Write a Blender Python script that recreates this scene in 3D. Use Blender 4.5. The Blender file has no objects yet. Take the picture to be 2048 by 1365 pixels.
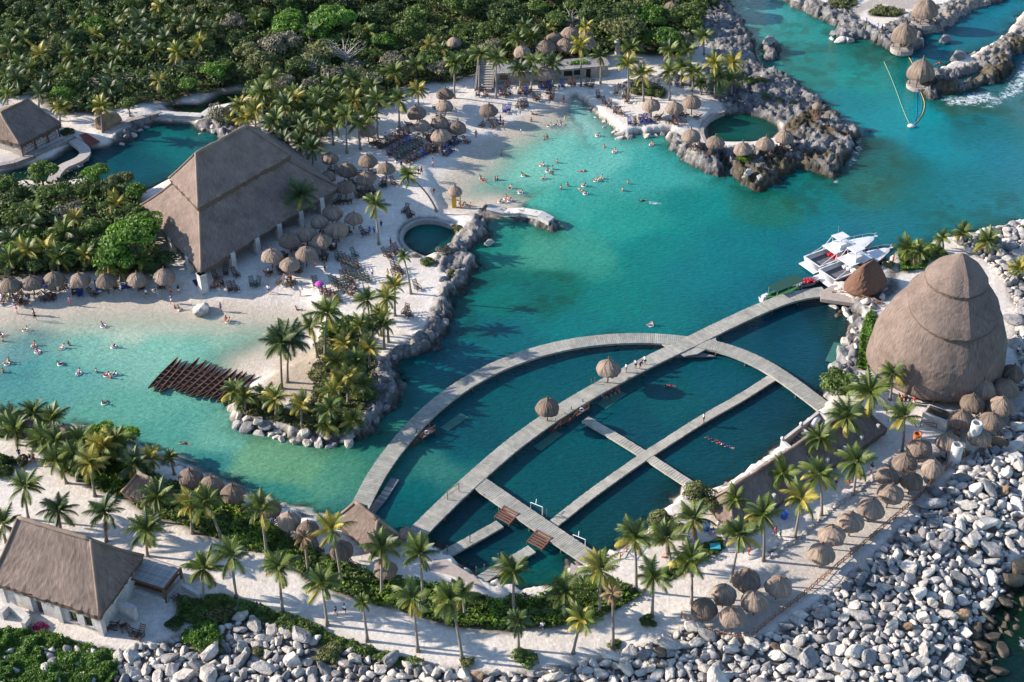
import bpy, bmesh, math, random
import numpy as np
from mathutils import Vector, Matrix

rnd = random.Random(7)
R = math.radians
D = bpy.data
scene = bpy.context.scene
COL = scene.collection

# ------------------------------------------------------------------ camera, sky, sun, exposure
F = 2844.4                      # focal length in pixels of the 2048 px wide photograph (50 mm lens)
TH = R(36.2)                    # camera pitch below the horizon
CH = 127.6                      # camera height above the water (m)
CY = -CH / math.tan(TH)
cd = D.cameras.new('camera'); cam = D.objects.new('camera', cd); COL.objects.link(cam)
cd.lens = 50; cd.sensor_width = 36; cd.clip_start = 1; cd.clip_end = 9000
cam.location = (0, CY, CH); cam.rotation_euler = (math.pi / 2 - TH, 0, 0)
scene.camera = cam
SUN_EL, SHADOW_AZ = R(24), R(-8)                 # shadows run to +X and slightly towards the camera
sd = Vector((math.cos(SUN_EL) * math.cos(SHADOW_AZ), math.cos(SUN_EL) * math.sin(SHADOW_AZ), -math.sin(SUN_EL)))
w = D.worlds.new('World'); scene.world = w; w.use_nodes = True
nt = w.node_tree; bg = nt.nodes['Background']
sky = nt.nodes.new('ShaderNodeTexSky'); sky.sky_type = 'NISHITA'; sky.sun_disc = False
sky.sun_elevation = SUN_EL
tosun = -sd
sky.sun_rotation = math.atan2(tosun.x, tosun.y)
sky.air_density = 1.0; sky.dust_density = 0.4; sky.ozone_density = 3.0
nt.links.new(sky.outputs[0], bg.inputs[0]); bg.inputs[1].default_value = 0.14
ld = D.lights.new('sun', 'SUN'); ld.energy = 5.0; ld.angle = R(0.55); ld.color = (1.0, 0.885, 0.765)
lo = D.objects.new('sun', ld); COL.objects.link(lo); lo.rotation_euler = sd.to_track_quat('-Z', 'Y').to_euler()
vs = scene.view_settings; vs.view_transform = 'Standard'; vs.look = 'None'; vs.gamma = 1; vs.use_curve_mapping = False
vs.exposure = 1.08
scene.cycles.max_bounces = 6; scene.cycles.diffuse_bounces = 3; scene.cycles.transparent_max_bounces = 6
scene.cycles.use_denoising = True

# ------------------------------------------------------------------ photo pixel -> place on a level at height z
def P(x, y, z=0.0):
    u = x - 1024; v = y - 682.5
    dz = -math.sin(TH) - v / F * math.cos(TH)
    t = (z - CH) / dz
    return (u / F * t, CY + (math.cos(TH) - v / F * math.sin(TH)) * t)
def proj(X, Y, Z):
    dy = Y - CY; dz = Z - CH
    d = dy * math.cos(TH) - dz * math.sin(TH)
    return (1024 + F * X / d, 682.5 - F * (dy * math.sin(TH) + dz * math.cos(TH)) / d)
def PW(pts, z=0.0):
    return np.array([(p[0], p[1]) if len(p) == 3 else P(p[0], p[1], z) for p in pts], dtype=np.float64)

# ------------------------------------------------------------------ numpy noise and distance
def vnoise(x, y, seed):
    rs = np.random.RandomState(seed); T = rs.rand(256, 256).astype(np.float32)
    xi = np.floor(x).astype(np.int64); yi = np.floor(y).astype(np.int64)
    fx = (x - xi); fy = (y - yi)
    fx = fx * fx * (3 - 2 * fx); fy = fy * fy * (3 - 2 * fy)
    a = T[xi & 255, yi & 255]; b = T[(xi + 1) & 255, yi & 255]; c = T[xi & 255, (yi + 1) & 255]; d = T[(xi + 1) & 255, (yi + 1) & 255]
    return a + (b - a) * fx + (c - a) * fy + (a - b - c + d) * fx * fy
def fbm(x, y, seed, o=4, g=0.5):
    s = 0; a = 1; t = 0
    for i in range(o):
        s = s + a * vnoise(x * 2 ** i + 17.3 * i, y * 2 ** i - 9.1 * i, seed + i); t += a; a *= g
    return s / t
def sdf(X, Y, poly):
    """signed distance to a polygon, positive inside"""
    px = X.ravel(); py = Y.ravel()
    best = np.full(px.shape, 1e18); ins = np.zeros(px.shape, bool)
    n = len(poly)
    for i in range(n):
        ax, ay = poly[i]; bx, by = poly[(i + 1) % n]
        dx, dy = bx - ax, by - ay; L = dx * dx + dy * dy + 1e-12
        t = np.clip(((px - ax) * dx + (py - ay) * dy) / L, 0, 1)
        qx = px - ax - t * dx; qy = py - ay - t * dy
        best = np.minimum(best, qx * qx + qy * qy)
        c = ((ay > py) != (by > py))
        if abs(dy) > 1e-12:
            ins ^= c & (px < (py - ay) * dx / dy + ax)
    return (np.where(ins, 1, -1) * np.sqrt(best)).reshape(X.shape)
def sst(a, b, x):
    t = np.clip((x - a) / (b - a), 0, 1); return t * t * (3 - 2 * t)
def inpoly(x, y, poly):
    c = False; n = len(poly)
    for i in range(n):
        ax, ay = poly[i]; bx, by = poly[i - 1]
        if (ay > y) != (by > y) and x < (bx - ax) * (y - ay) / (by - ay) + ax: c = not c
    return c

# ------------------------------------------------------------------ coast lines (photo pixels; a third item marks metres)
LAND_MAIN = [(-3000, -14, 'w'), (-60, 640), (0, 632), (60, 626), (130, 616), (200, 610), (280, 610), (340, 612), (400, 617), (460, 622), (540, 628),
  (600, 634), (618, 644), (600, 665), (565, 700), (535, 720), (505, 735), (490, 760), (470, 790), (463, 815), (466, 842), (512, 858), (545, 868), (579, 876), (622, 884),
  (655, 890), (690, 885), (712, 880), (742, 870), (755, 838), (779, 822), (795, 805), (799, 768), (789, 755), (779, 738), (805, 718), (832, 710), (862, 702), (882, 682),
  (900, 642), (899, 622), (894, 588), (912, 592), (929, 570), (949, 542), (945, 525), (935, 510), (926, 502), (939, 493), (972, 472), (969, 458), (972, 436), (985, 432),
  (1020, 437), (1060, 446), (1095, 458), (1115, 463), (1118, 455), (1100, 444), (1060, 427), (1020, 417), (985, 411), (940, 409), (905, 406), (900, 390), (905, 370),
  (918, 348), (940, 325), (965, 305), (990, 287), (1020, 266), (1055, 246), (1095, 228), (1130, 208), (1150, 195), (1158, 200), (1171, 212), (1197, 234), (1224, 254), (1237, 273), (1257, 274),
  (1307, 269), (1342, 266), (1334, 277), (1337, 293), (1361, 311), (1374, 324), (1401, 338), (1434, 354), (1448, 346), (1440, 322), (1446, 312), (1456, 332), (1464, 350), (1487, 370), (1507, 381), (1540, 374),
  (1560, 358), (1596, 335), (1636, 345), (1665, 362), (1680, 338), (1683, 320), (1709, 307), (1713, 262), (1676, 240), (1653, 227), (1645, 207), (1623, 200), (1603, 180),
  (1579, 160), (1536, 143), (1517, 133), (1501, 110), (1504, 93), (1487, 50), (1467, 30), (1457, 13), (1448, -10), (1430, -80), (90, 420, 'w'), (300, 3000, 'w'), (-3000, 3000, 'w')]
LAND_NE = [(1545, -30), (1563, 0), (1579, 10), (1619, 27), (1659, 47), (1680, 58), (1664, 68), (1680, 80), (1712, 80), (1736, 78), (1753, 87), (1783, 101), (1806, 110), (1829, 102), (1852, 94), (1849, 80),
  (1833, 67), (1876, 66), (1903, 48), (1936, 26), (1993, 4), (2040, -8), (400, 300, 'w'), (400, 900, 'w'), (160, 420, 'w')]
LAND_JETTY = [(2048, 27), (2033, 38), (2016, 67), (2003, 84), (1969, 101), (1933, 110), (1938, 120), (1919, 118), (1896, 132), (1872, 143), (1835, 152), (1826, 162), (1836, 176), (1856, 192), (1869, 198),
  (1883, 190), (1909, 188), (1953, 174), (1979, 168), (2003, 158), (2019, 134), (2022, 114), (2050, 98), (2120, 70), (2120, 10)]
LAND_SOUTH = [(-3000, -45, 'w'), (-60, 826), (0, 828), (40, 833), (100, 843), (150, 856), (190, 860), (240, 875), (285, 900), (315, 925), (345, 932), (372, 936), (400, 948), (440, 968), (490, 992),
  (520, 1004), (560, 1014), (600, 1024), (640, 1036), (662, 1042), (690, 1040), (720, 1055), (760, 1070), (800, 1076), (840, 1086), (872, 1100), (890, 1116), (949, 1153), (965, 1165), (985, 1174), (1020, 1180),
  (1060, 1178), (1100, 1172), (1132, 1163), (1142, 1126), (1185, 1128), (1215, 1118), (1240, 1100), (1290, 1062), (1312, 1040), (1340, 1012), (1365, 975), (1390, 975), (1410, 990), (1440, 985), (1500, 935),
  (1565, 892), (1568, 880), (1640, 826), (1655, 808), (1652, 795), (1655, 775), (1665, 760), (1680, 730), (1690, 700), (1697, 680), (1700, 655), (1705, 635), (1690, 615), (1664, 604), (1652, 590), (1660, 572), (1690, 566),
  (1745, 548), (1768, 528), (1780, 518), (1800, 503), (1838, 497), (1860, 490), (1900, 478), (1940, 469), (1980, 461), (2010, 454), (2048, 440), (2110, 425), (2150, 600), (2140, 900), (2110, 1080), (2048, 1150),
  (2012, 1178), (1990, 1220), (1975, 1260), (1960, 1300), (1945, 1365), (1920, 1450), (1500, 1560), (900, 1600), (-200, 1580), (-3000, -140, 'w')]
RIVER = [(-60, 356), (0, 346), (33, 338), (100, 320), (143, 293), (152, 286), (178, 300), (202, 296), (224, 292), (264, 281), (272, 262), (300, 251), (315, 246), (388, 249), (400, 262), (430, 268), (450, 290), (440, 330),
  (360, 345), (330, 362), (288, 386), (240, 380), (200, 368), (180, 356), (120, 366), (60, 362), (0, 368), (-60, 374)]
CHANNEL = [(330, 214), (345, 209), (395, 211), (440, 189), (480, 184), (505, 192), (470, 206), (430, 216), (405, 229), (370, 228), (345, 224)]
PLUNGE = [(804, 484), (802, 468), (814, 451), (838, 441), (872, 440), (902, 450), (910, 470), (900, 488), (873, 506), (850, 514), (820, 504)]
TIDEPOOL = [(1408, 268), (1410, 248), (1424, 234), (1445, 229), (1500, 229), (1530, 238), (1553, 248), (1560, 262), (1545, 278), (1500, 286), (1440, 286), (1415, 281)]
ROCKPOOL = [(1908, 160), (1935, 150), (1957, 139), (1962, 150), (1945, 162), (1920, 168)]
ISLET = [(1522, 92), (1536, 84), (1552, 92), (1553, 108), (1545, 120), (1530, 122), (1521, 108)]

# ------------------------------------------------------------------ terrain grid
gx = np.concatenate([[-3000, -1200, -600, -300, -200, -160], np.arange(-135, 135.01, 0.37), [160, 200, 300, 600, 1200, 3000]])
gy = np.concatenate([[-400, -200, -120, -90], np.arange(-78, 150.01, 0.37), [175, 220, 300, 500, 1000, 3000]])
X, Y = np.meshgrid(gx, gy, indexing='ij')
jx = (fbm(X / 3, Y / 3, 11, 3) - .5) * 2.2; jy = (fbm(X / 3, Y / 3, 21, 3) - .5) * 2.2
kx = (fbm(X / 1.1, Y / 1.1, 13, 3) - .5) * 2.4; ky = (fbm(X / 1.1, Y / 1.1, 23, 3) - .5) * 2.4
XJ = X + jx * .7; YJ = Y + jy * .7
rough_shore = 1 - np.maximum.reduce([sst(-4, 2, sdf(X, Y, PW(p))) for p in ([(-80, 540), (640, 540), (640, 690), (470, 770), (-80, 770)], [(1150, 170), (1225, 320), (1000, 430), (880, 430), (850, 300), (950, 160)])])
s_land = np.maximum.reduce([sdf(XJ + kx * rough_shore, YJ + ky * rough_shore, PW(p)) for p in (LAND_MAIN, LAND_NE, LAND_JETTY, LAND_SOUTH, ISLET)])
pools = np.maximum.reduce([sdf(X + jx * .3, Y + jy * .3, PW(p)) for p in (RIVER, CHANNEL, PLUNGE, TIDEPOOL, ROCKPOOL)])
s_land = np.minimum(s_land, -pools)
def mask(poly, soft=1.0, z=1.2, jit=True):
    return sst(-soft, soft, sdf(XJ if jit else X, YJ if jit else Y, PW(poly, z)))
beach = np.maximum.reduce([mask([(-80, 560), (620, 560), (650, 700), (470, 770), (-80, 770)], 3), mask([(1145, 190), (1225, 320), (1000, 430), (890, 420), (850, 330), (950, 180)], 2)])
shelf = mask([(-80, 800), (250, 840), (400, 910), (640, 1000), (640, 1080), (-80, 1000)], 3)
boulder_zone_px = [(-80, 1300), (0, 1290), (230, 1300), (330, 1285), (420, 1252), (470, 1228), (520, 1243), (600, 1268), (680, 1294), (760, 1315), (850, 1332), (930, 1342), (1000, 1347), (1080, 1345), (1160, 1332), (1250, 1310),
  (1330, 1285), (1375, 1262), (1480, 1288), (1560, 1275), (1680, 1175), (1790, 1075), (1870, 992), (1975, 900), (2060, 815), (2200, 700), (2200, 1500), (1500, 1600), (-80, 1600)]
boulder_zone2_px = [(1905, 480), (2060, 438), (2120, 430), (2120, 820), (2045, 735), (2030, 690), (2035, 620), (2010, 560), (1965, 515)]
boulder_zone3_px = [(1780, 530), (1800, 550), (1790, 590), (1745, 615), (1700, 600), (1735, 590), (1775, 562)]
boulder_zone4_px = [(1664, 604), (1700, 608), (1722, 618), (1715, 650), (1712, 740), (1700, 770), (1660, 775), (1690, 700), (1705, 635)]
bz = np.maximum.reduce([mask(p, .8) for p in (boulder_zone_px, boulder_zone2_px, boulder_zone3_px)])
sea_slope = mask([(1300, 1250), (1700, 1190), (1980, 930), (2200, 700), (2300, 1700), (1200, 1700)], 4)
width = 1.1 + 10 * beach + 2.5 * shelf * (1 - beach) + 9 * sea_slope * (1 - beach)
base = 1.25 + 0.25 * (fbm(X / 9, Y / 9, 31, 3) - .5) * (1 - .5 * beach) + 0.9 * sea_slope
hl = base * sst(0, 1, s_land / width) ** (.75)
hl = hl * (.5 + .5 * sst(0, 5, -pools))
# beach keeps one even fall to the water
hb = np.clip(s_land * 0.085, 0, 1.25)
hl = hl * (1 - beach) + hb * beach + 0.01
slope_uw = 0.9 * (1 - beach) * (1 - shelf) + 0.085 * beach + .3 * shelf * (1 - beach)
hu = np.maximum(s_land * slope_uw, -3.2)
rock_polys = [[(1385, -60), (1475, -60), (1530, 80), (1600, 150), (1745, 255), (1700, 370), (1520, 400), (1430, 370), (1315, 285), (1345, 266), (1395, 290), (1560, 297), (1572, 240), (1505, 222), (1445, 218), (1440, 205), (1395, 175), (1280, 168), (1250, 190), (1230, 170), (1290, 158), (1400, 150), (1425, 100), (1390, 60)],
  [(905, 470), (935, 440), (972, 398), (1125, 438), (1140, 475), (980, 448), (990, 480), (960, 560), (910, 605), (915, 650), (885, 700), (805, 735), (810, 810), (770, 870), (720, 890), (600, 900), (455, 870), (455, 835), (500, 835), (600, 868), (680, 860), (725, 840), (745, 800), (740, 760), (760, 720), (800, 690), (850, 660), (872, 590), (893, 545), (865, 525), (875, 500)],
  [(1545, -20), (1570, -20), (1700, 25), (1760, 60), (1830, 20), (2000, -20), (2040, -5), (1990, 30), (1860, 75), (1850, 110), (1800, 120), (1540, 20)],
  [(2060, 20), (2030, 60), (1950, 115), (1930, 130), (1820, 150), (1820, 190), (1880, 210), (2030, 170), (2060, 95)],
  [(1660, 595), (1725, 602), (1715, 650), (1712, 745), (1660, 800), (1640, 760), (1690, 690), (1700, 640)],
  [(225, 268), (270, 240), (320, 232), (395, 240), (470, 215), (500, 205), (460, 280), (400, 280), (380, 250), (300, 255), (270, 290), (222, 300)],
  [(1510, 80), (1560, 80), (1560, 130), (1510, 130)]]
rk = np.maximum.reduce([mask(p, .6) for p in rock_polys])
dark_reef = np.maximum(mask([(1560, 250), (1640, 215), (1745, 255), (1710, 370), (1600, 370), (1520, 405), (1480, 395), (1462, 320), (1500, 300), (1560, 300)], 1.0), mask([(2060, 90), (2030, 75), (1960, 118), (1935, 160), (1840, 165), (1840, 200), (1880, 210), (2060, 190)], .6))
ridge = 1 - np.abs(fbm(X / 2.6, Y / 2.6, 41, 4) * 2 - 1)
ridge2 = 1 - np.abs(fbm(X / 1.1, Y / 1.1, 51, 3) * 2 - 1)
ridge3 = 1 - np.abs(fbm(X / .5, Y / .5, 57, 2) * 2 - 1)
crag = rk * sst(-.3, 1.2, s_land)
H = np.where(s_land > 0, hl + crag * ((ridge - .72) * 1.7 + (ridge2 - .7) * (1.5 + .9 * dark_reef) + (ridge3 - .7) * .9), hu)
H = np.where((s_land > 0.35) & (crag > .2), np.maximum(H, .12), H)
# building pads, paths and decks stay level
H = H + 0.05 * (fbm(X / .9, Y / .9, 61, 2) - .5) * (s_land > 1)
far = (np.abs(X) > 136) | (Y > 151)
H = np.where(far & (s_land > 0), 1.2, H); H = np.where(far & (s_land <= 0), -3.2, H)

def height(x, y):
    i = min(max(int(np.searchsorted(gx, x)) - 1, 0), len(gx) - 2); j = min(max(int(np.searchsorted(gy, y)) - 1, 0), len(gy) - 2)
    tx = (x - gx[i]) / (gx[i + 1] - gx[i]); ty = (y - gy[j]) / (gy[j + 1] - gy[j])
    return float((H[i, j] * (1 - tx) + H[i + 1, j] * tx) * (1 - ty) + (H[i, j + 1] * (1 - tx) + H[i + 1, j + 1] * tx) * ty)
def G(px, py, extra=0.0):
    """the place on the ground (or on the water) that the photo pixel shows; extra lifts the sighted point above the ground"""
    z = 1.2
    for _ in range(4):
        x, y = P(px, py, z + extra); z = max(height(x, y), 0.0)
    return Vector((x, y, z))

# ground colours by zone
def lerp(C, col, m): return C * (1 - m[..., None]) + np.array(col)[None, None, :] * m[..., None]
n1 = fbm(X / 4, Y / 4, 71, 4); n2 = fbm(X / 1.2, Y / 1.2, 81, 3); n3 = fbm(X / 14, Y / 14, 91, 3)
C = np.zeros(X.shape + (3,)) + np.array((.60, .55, .49))
C = lerp(C, (.50, .45, .395), sst(.45, .7, n1) * .6)
C = lerp(C, (.34, .29, .24), sst(.6, .8, n2) * .25)
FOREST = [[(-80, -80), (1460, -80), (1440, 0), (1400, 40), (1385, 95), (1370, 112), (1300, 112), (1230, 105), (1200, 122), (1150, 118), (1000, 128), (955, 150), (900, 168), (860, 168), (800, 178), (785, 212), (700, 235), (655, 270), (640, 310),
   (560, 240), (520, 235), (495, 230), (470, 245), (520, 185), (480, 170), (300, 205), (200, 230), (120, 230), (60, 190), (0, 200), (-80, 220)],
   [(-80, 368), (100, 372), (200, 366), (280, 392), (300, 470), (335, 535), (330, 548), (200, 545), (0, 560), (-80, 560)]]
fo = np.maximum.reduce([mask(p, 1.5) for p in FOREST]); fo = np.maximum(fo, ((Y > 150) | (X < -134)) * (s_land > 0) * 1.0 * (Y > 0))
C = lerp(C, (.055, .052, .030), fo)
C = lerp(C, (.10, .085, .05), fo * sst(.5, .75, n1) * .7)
for poly in ([(310, 215), (400, 196), (500, 165), (520, 185), (450, 195), (400, 215), (340, 228)], [(130, 190), (170, 160), (230, 145), (330, 130), (420, 115), (400, 140), (300, 158), (260, 175), (190, 200), (140, 215)]):
    C = lerp(C, (.33, .29, .25), mask(poly, .8))
BEDS = {'main': [(-40, 850), (80, 858), (200, 890), (290, 925), (330, 965), (400, 985), (480, 1003), (510, 1030), (560, 1066), (620, 1096), (650, 1118), (700, 1134), (760, 1156), (860, 1172), (950, 1192), (1000, 1200), (1070, 1195), (1125, 1172), (1180, 1158),
   (1235, 1165), (1290, 1192), (1200, 1240), (1120, 1258), (1000, 1262), (900, 1255), (800, 1225), (740, 1210), (680, 1190), (610, 1165), (590, 1140), (550, 1112), (480, 1102), (440, 1080), (380, 1065), (340, 1045), (300, 1035), (250, 1000), (200, 985), (150, 960), (110, 940), (95, 900), (60, 880), (-40, 876)],
  'strip': [(480, 1205), (520, 1215), (600, 1240), (680, 1275), (760, 1305), (850, 1325), (850, 1345), (760, 1330), (680, 1302), (600, 1277), (520, 1252), (470, 1237)],
  'lush': [(-40, 1258), (60, 1262), (150, 1285), (235, 1312), (240, 1350), (200, 1400), (-40, 1400)],
  'isle': [(650, 655), (700, 650), (745, 680), (752, 740), (735, 810), (705, 868), (640, 878), (600, 858), (480, 828), (462, 790), (520, 796), (600, 828), (632, 780), (612, 750), (645, 720), (625, 690)],
  'cone': [(1742, 618), (1756, 640), (1738, 700), (1736, 742), (1712, 742), (1718, 680), (1727, 640)],
  'seaside': [(1792, 500), (1830, 487), (1880, 490), (1850, 540), (1800, 548)],
  'ledge': [(1262, 172), (1290, 166), (1332, 180), (1325, 196), (1268, 192)],
  'north': [(1655, 0), (1708, -5), (1715, 10), (1690, 24), (1657, 16)],
  'mound': [(1735, 24), (1760, 13), (1812, 26), (1790, 36), (1742, 33)],
  'pen': [(1400, 1090), (1440, 1078), (1452, 1098), (1400, 1130), (1340, 1162), (1318, 1150), (1350, 1118)],
  'bank': [(360, 1200), (450, 1195), (480, 1210), (440, 1240), (400, 1255), (350, 1240)]}
bedm = np.maximum.reduce([mask(p, .6) for p in BEDS.values()])
C = lerp(C, (.075, .07, .04), bedm)
C = lerp(C, (.20, .185, .165), bz)
C = lerp(C, (.22, .15, .10), bz * sst(.6, .8, n1) * .5)
# rock: pale karst, grey lichen, brown reef at the surf
C = lerp(C, (.345, .335, .325), rk)
C = lerp(C, (.17, .17, .175), rk * sst(.44, .62, n2 * .5 + n1 * .5))
C = lerp(C, (.13, .105, .06), rk * dark_reef * sst(.35, .6, n1) * .9)
C = lerp(C, (.46, .43, .39), rk * (1 - dark_reef) * sst(.55, .75, n3 * .6 + n2 * .4))
wet = sst(.65, .05, np.abs(s_land)) * (1 - beach)
C = lerp(C, (.05, .042, .028), wet * .85)
wb = beach * sst(4.5, 0.2, s_land)
C = lerp(C, (.38, .325, .25), wb * .75)
C = lerp(C, (.34, .31, .275), mask([(1360, 1238), (1480, 1285), (1560, 1250), (1680, 1150), (1780, 1055), (1860, 975), (1975, 880), (2060, 790), (2060, 760), (1950, 800), (1800, 920), (1640, 1040), (1540, 1130), (1430, 1180)], .4, jit=False) * .5)
# concrete paths on the far jetty and around pools
for poly in ([(2048, 27), (2036, 40), (2018, 68), (2004, 86), (1969, 103), (1936, 111), (1958, 124), (1960, 134), (1880, 150), (1880, 142), (1950, 122), (1998, 104), (2018, 90), (2030, 66), (2060, 40)],
             [(1850, 60), (1880, 64), (1905, 45), (1940, 22), (1990, 2), (1970, -10), (1900, 15)],
             [(1690, 26), (1720, 10), (1790, -20), (1850, -20), (1840, 20), (1795, 20), (1770, 10), (1730, 22), (1700, 38)]):
    C = lerp(C, (.36, .32, .28), mask(poly, .35, jit=False))
C = lerp(C, (.40, .33, .25), mask([(560, 700), (640, 690), (640, 740), (625, 790), (560, 800), (530, 760)], 1.0))

MATS = {}
def mat(name, col, rough=.7, var=.25, scale=3.0, bump=0., bscale=12., spec=.3, metal=0., trans=0., obvar=0., stretch=None, uv=False, col2=None, emit=None, alpha=1.):
    if name in MATS: return MATS[name]
    m = D.materials.new(name); m.use_nodes = True; t = m.node_tree; n = t.nodes; L = t.links
    b = n['Principled BSDF']; b.inputs['Roughness'].default_value = rough
    b.inputs['Specular IOR Level'].default_value = spec; b.inputs['Metallic'].default_value = metal
    tc = n.new('ShaderNodeTexCoord'); co = tc.outputs['UV' if uv else 'Object']
    if stretch:
        mp = n.new('ShaderNodeMapping'); mp.inputs['Scale'].default_value = stretch; L.new(co, mp.inputs[0]); co = mp.outputs[0]
    ns = n.new('ShaderNodeTexNoise'); ns.inputs['Scale'].default_value = scale; ns.inputs['Detail'].default_value = 6; ns.inputs['Roughness'].default_value = .65
    L.new(co, ns.inputs['Vector'])
    rp = n.new('ShaderNodeValToRGB'); rp.color_ramp.elements[0].position = .32; rp.color_ramp.elements[1].position = .68
    c2 = col2 or tuple(min(1, c * (1 + var)) for c in col); c1 = tuple(c * (1 - var) for c in col) if not col2 else col
    rp.color_ramp.elements[0].color = (*c1, 1); rp.color_ramp.elements[1].color = (*c2, 1)
    L.new(ns.outputs[0], rp.inputs[0]); out = rp.outputs[0]
    if obvar:
        oi = n.new('ShaderNodeObjectInfo'); mr = n.new('ShaderNodeMapRange'); mr.inputs['To Min'].default_value = 1 - obvar; mr.inputs['To Max'].default_value = 1 + obvar
        L.new(oi.outputs['Random'], mr.inputs[0])
        mx = n.new('ShaderNodeVectorMath'); mx.operation = 'SCALE'; L.new(out, mx.inputs[0]); L.new(mr.outputs[0], mx.inputs['Scale']); out = mx.outputs[0]
    if name.startswith(('thatch_grey', 'thatch_small', 'weathered', 'white_plaster', 'pale_stone', 'boulder')):
        g_ = n.new('ShaderNodeNewGeometry'); nw = n.new('ShaderNodeTexNoise'); nw.inputs['Scale'].default_value = .38; nw.inputs['Detail'].default_value = 7; nw.inputs['Roughness'].default_value = .7; L.new(g_.outputs[0], nw.inputs['Vector'])
        mw = n.new('ShaderNodeMapRange'); mw.inputs['From Min'].default_value = .3; mw.inputs['From Max'].default_value = .7; mw.inputs['To Min'].default_value = .72; mw.inputs['To Max'].default_value = 1.22; L.new(nw.outputs[0], mw.inputs[0])
        mx_ = n.new('ShaderNodeVectorMath'); mx_.operation = 'SCALE'; L.new(out, mx_.inputs[0]); L.new(mw.outputs[0], mx_.inputs['Scale']); out = mx_.outputs[0]
    L.new(out, b.inputs['Base Color'])
    if bump:
        n2_ = n.new('ShaderNodeTexNoise'); n2_.inputs['Scale'].default_value = bscale; n2_.inputs['Detail'].default_value = 8; L.new(co, n2_.inputs['Vector'])
        bp = n.new('ShaderNodeBump'); bp.inputs['Strength'].default_value = bump; bp.inputs['Distance'].default_value = .12; L.new(n2_.outputs[0], bp.inputs['Height']); L.new(bp.outputs[0], b.inputs['Normal'])
    if trans:
        tr = n.new('ShaderNodeBsdfTranslucent'); L.new(out, tr.inputs[0]); mi = n.new('ShaderNodeMixShader'); mi.inputs[0].default_value = trans
        L.new(b.outputs[0], mi.inputs[1]); L.new(tr.outputs[0], mi.inputs[2]); L.new(mi.outputs[0], n['Material Output'].inputs[0])
    if alpha < 1: b.inputs['Alpha'].default_value = alpha
    MATS[name] = m; return m

def grid_mesh(name, X, Y, Z, keep=None):
    nx, ny = X.shape
    v = np.stack([X.ravel(), Y.ravel(), Z.ravel()], 1).astype(np.float32)
    idx = np.arange(nx * ny).reshape(nx, ny)
    q = np.stack([idx[:-1, :-1], idx[1:, :-1], idx[1:, 1:], idx[:-1, 1:]], -1).reshape(-1, 4)
    if keep is not None:
        k = (keep[:-1, :-1] | keep[1:, :-1] | keep[1:, 1:] | keep[:-1, 1:]).ravel(); q = q[k]
    me = D.meshes.new(name); me.vertices.add(len(v)); me.vertices.foreach_set('co', v.ravel())
    me.loops.add(q.size); me.loops.foreach_set('vertex_index', q.ravel().astype(np.int32))
    me.polygons.add(len(q)); me.polygons.foreach_set('loop_start', np.arange(0, q.size, 4, dtype=np.int32)); me.polygons.foreach_set('loop_total', np.full(len(q), 4, np.int32))
    me.update(calc_edges=True); me.shade_smooth(); return me
def set_attr(me, name, arr, kind='FLOAT_COLOR'):
    a = me.attributes.new(name, kind, 'POINT')
    if kind == 'FLOAT_COLOR':
        c = np.ones((arr.shape[0], 4), np.float32); c[:, :3] = arr; a.data.foreach_set('color', c.ravel())
    else: a.data.foreach_set('value', arr.astype(np.float32).ravel())

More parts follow.
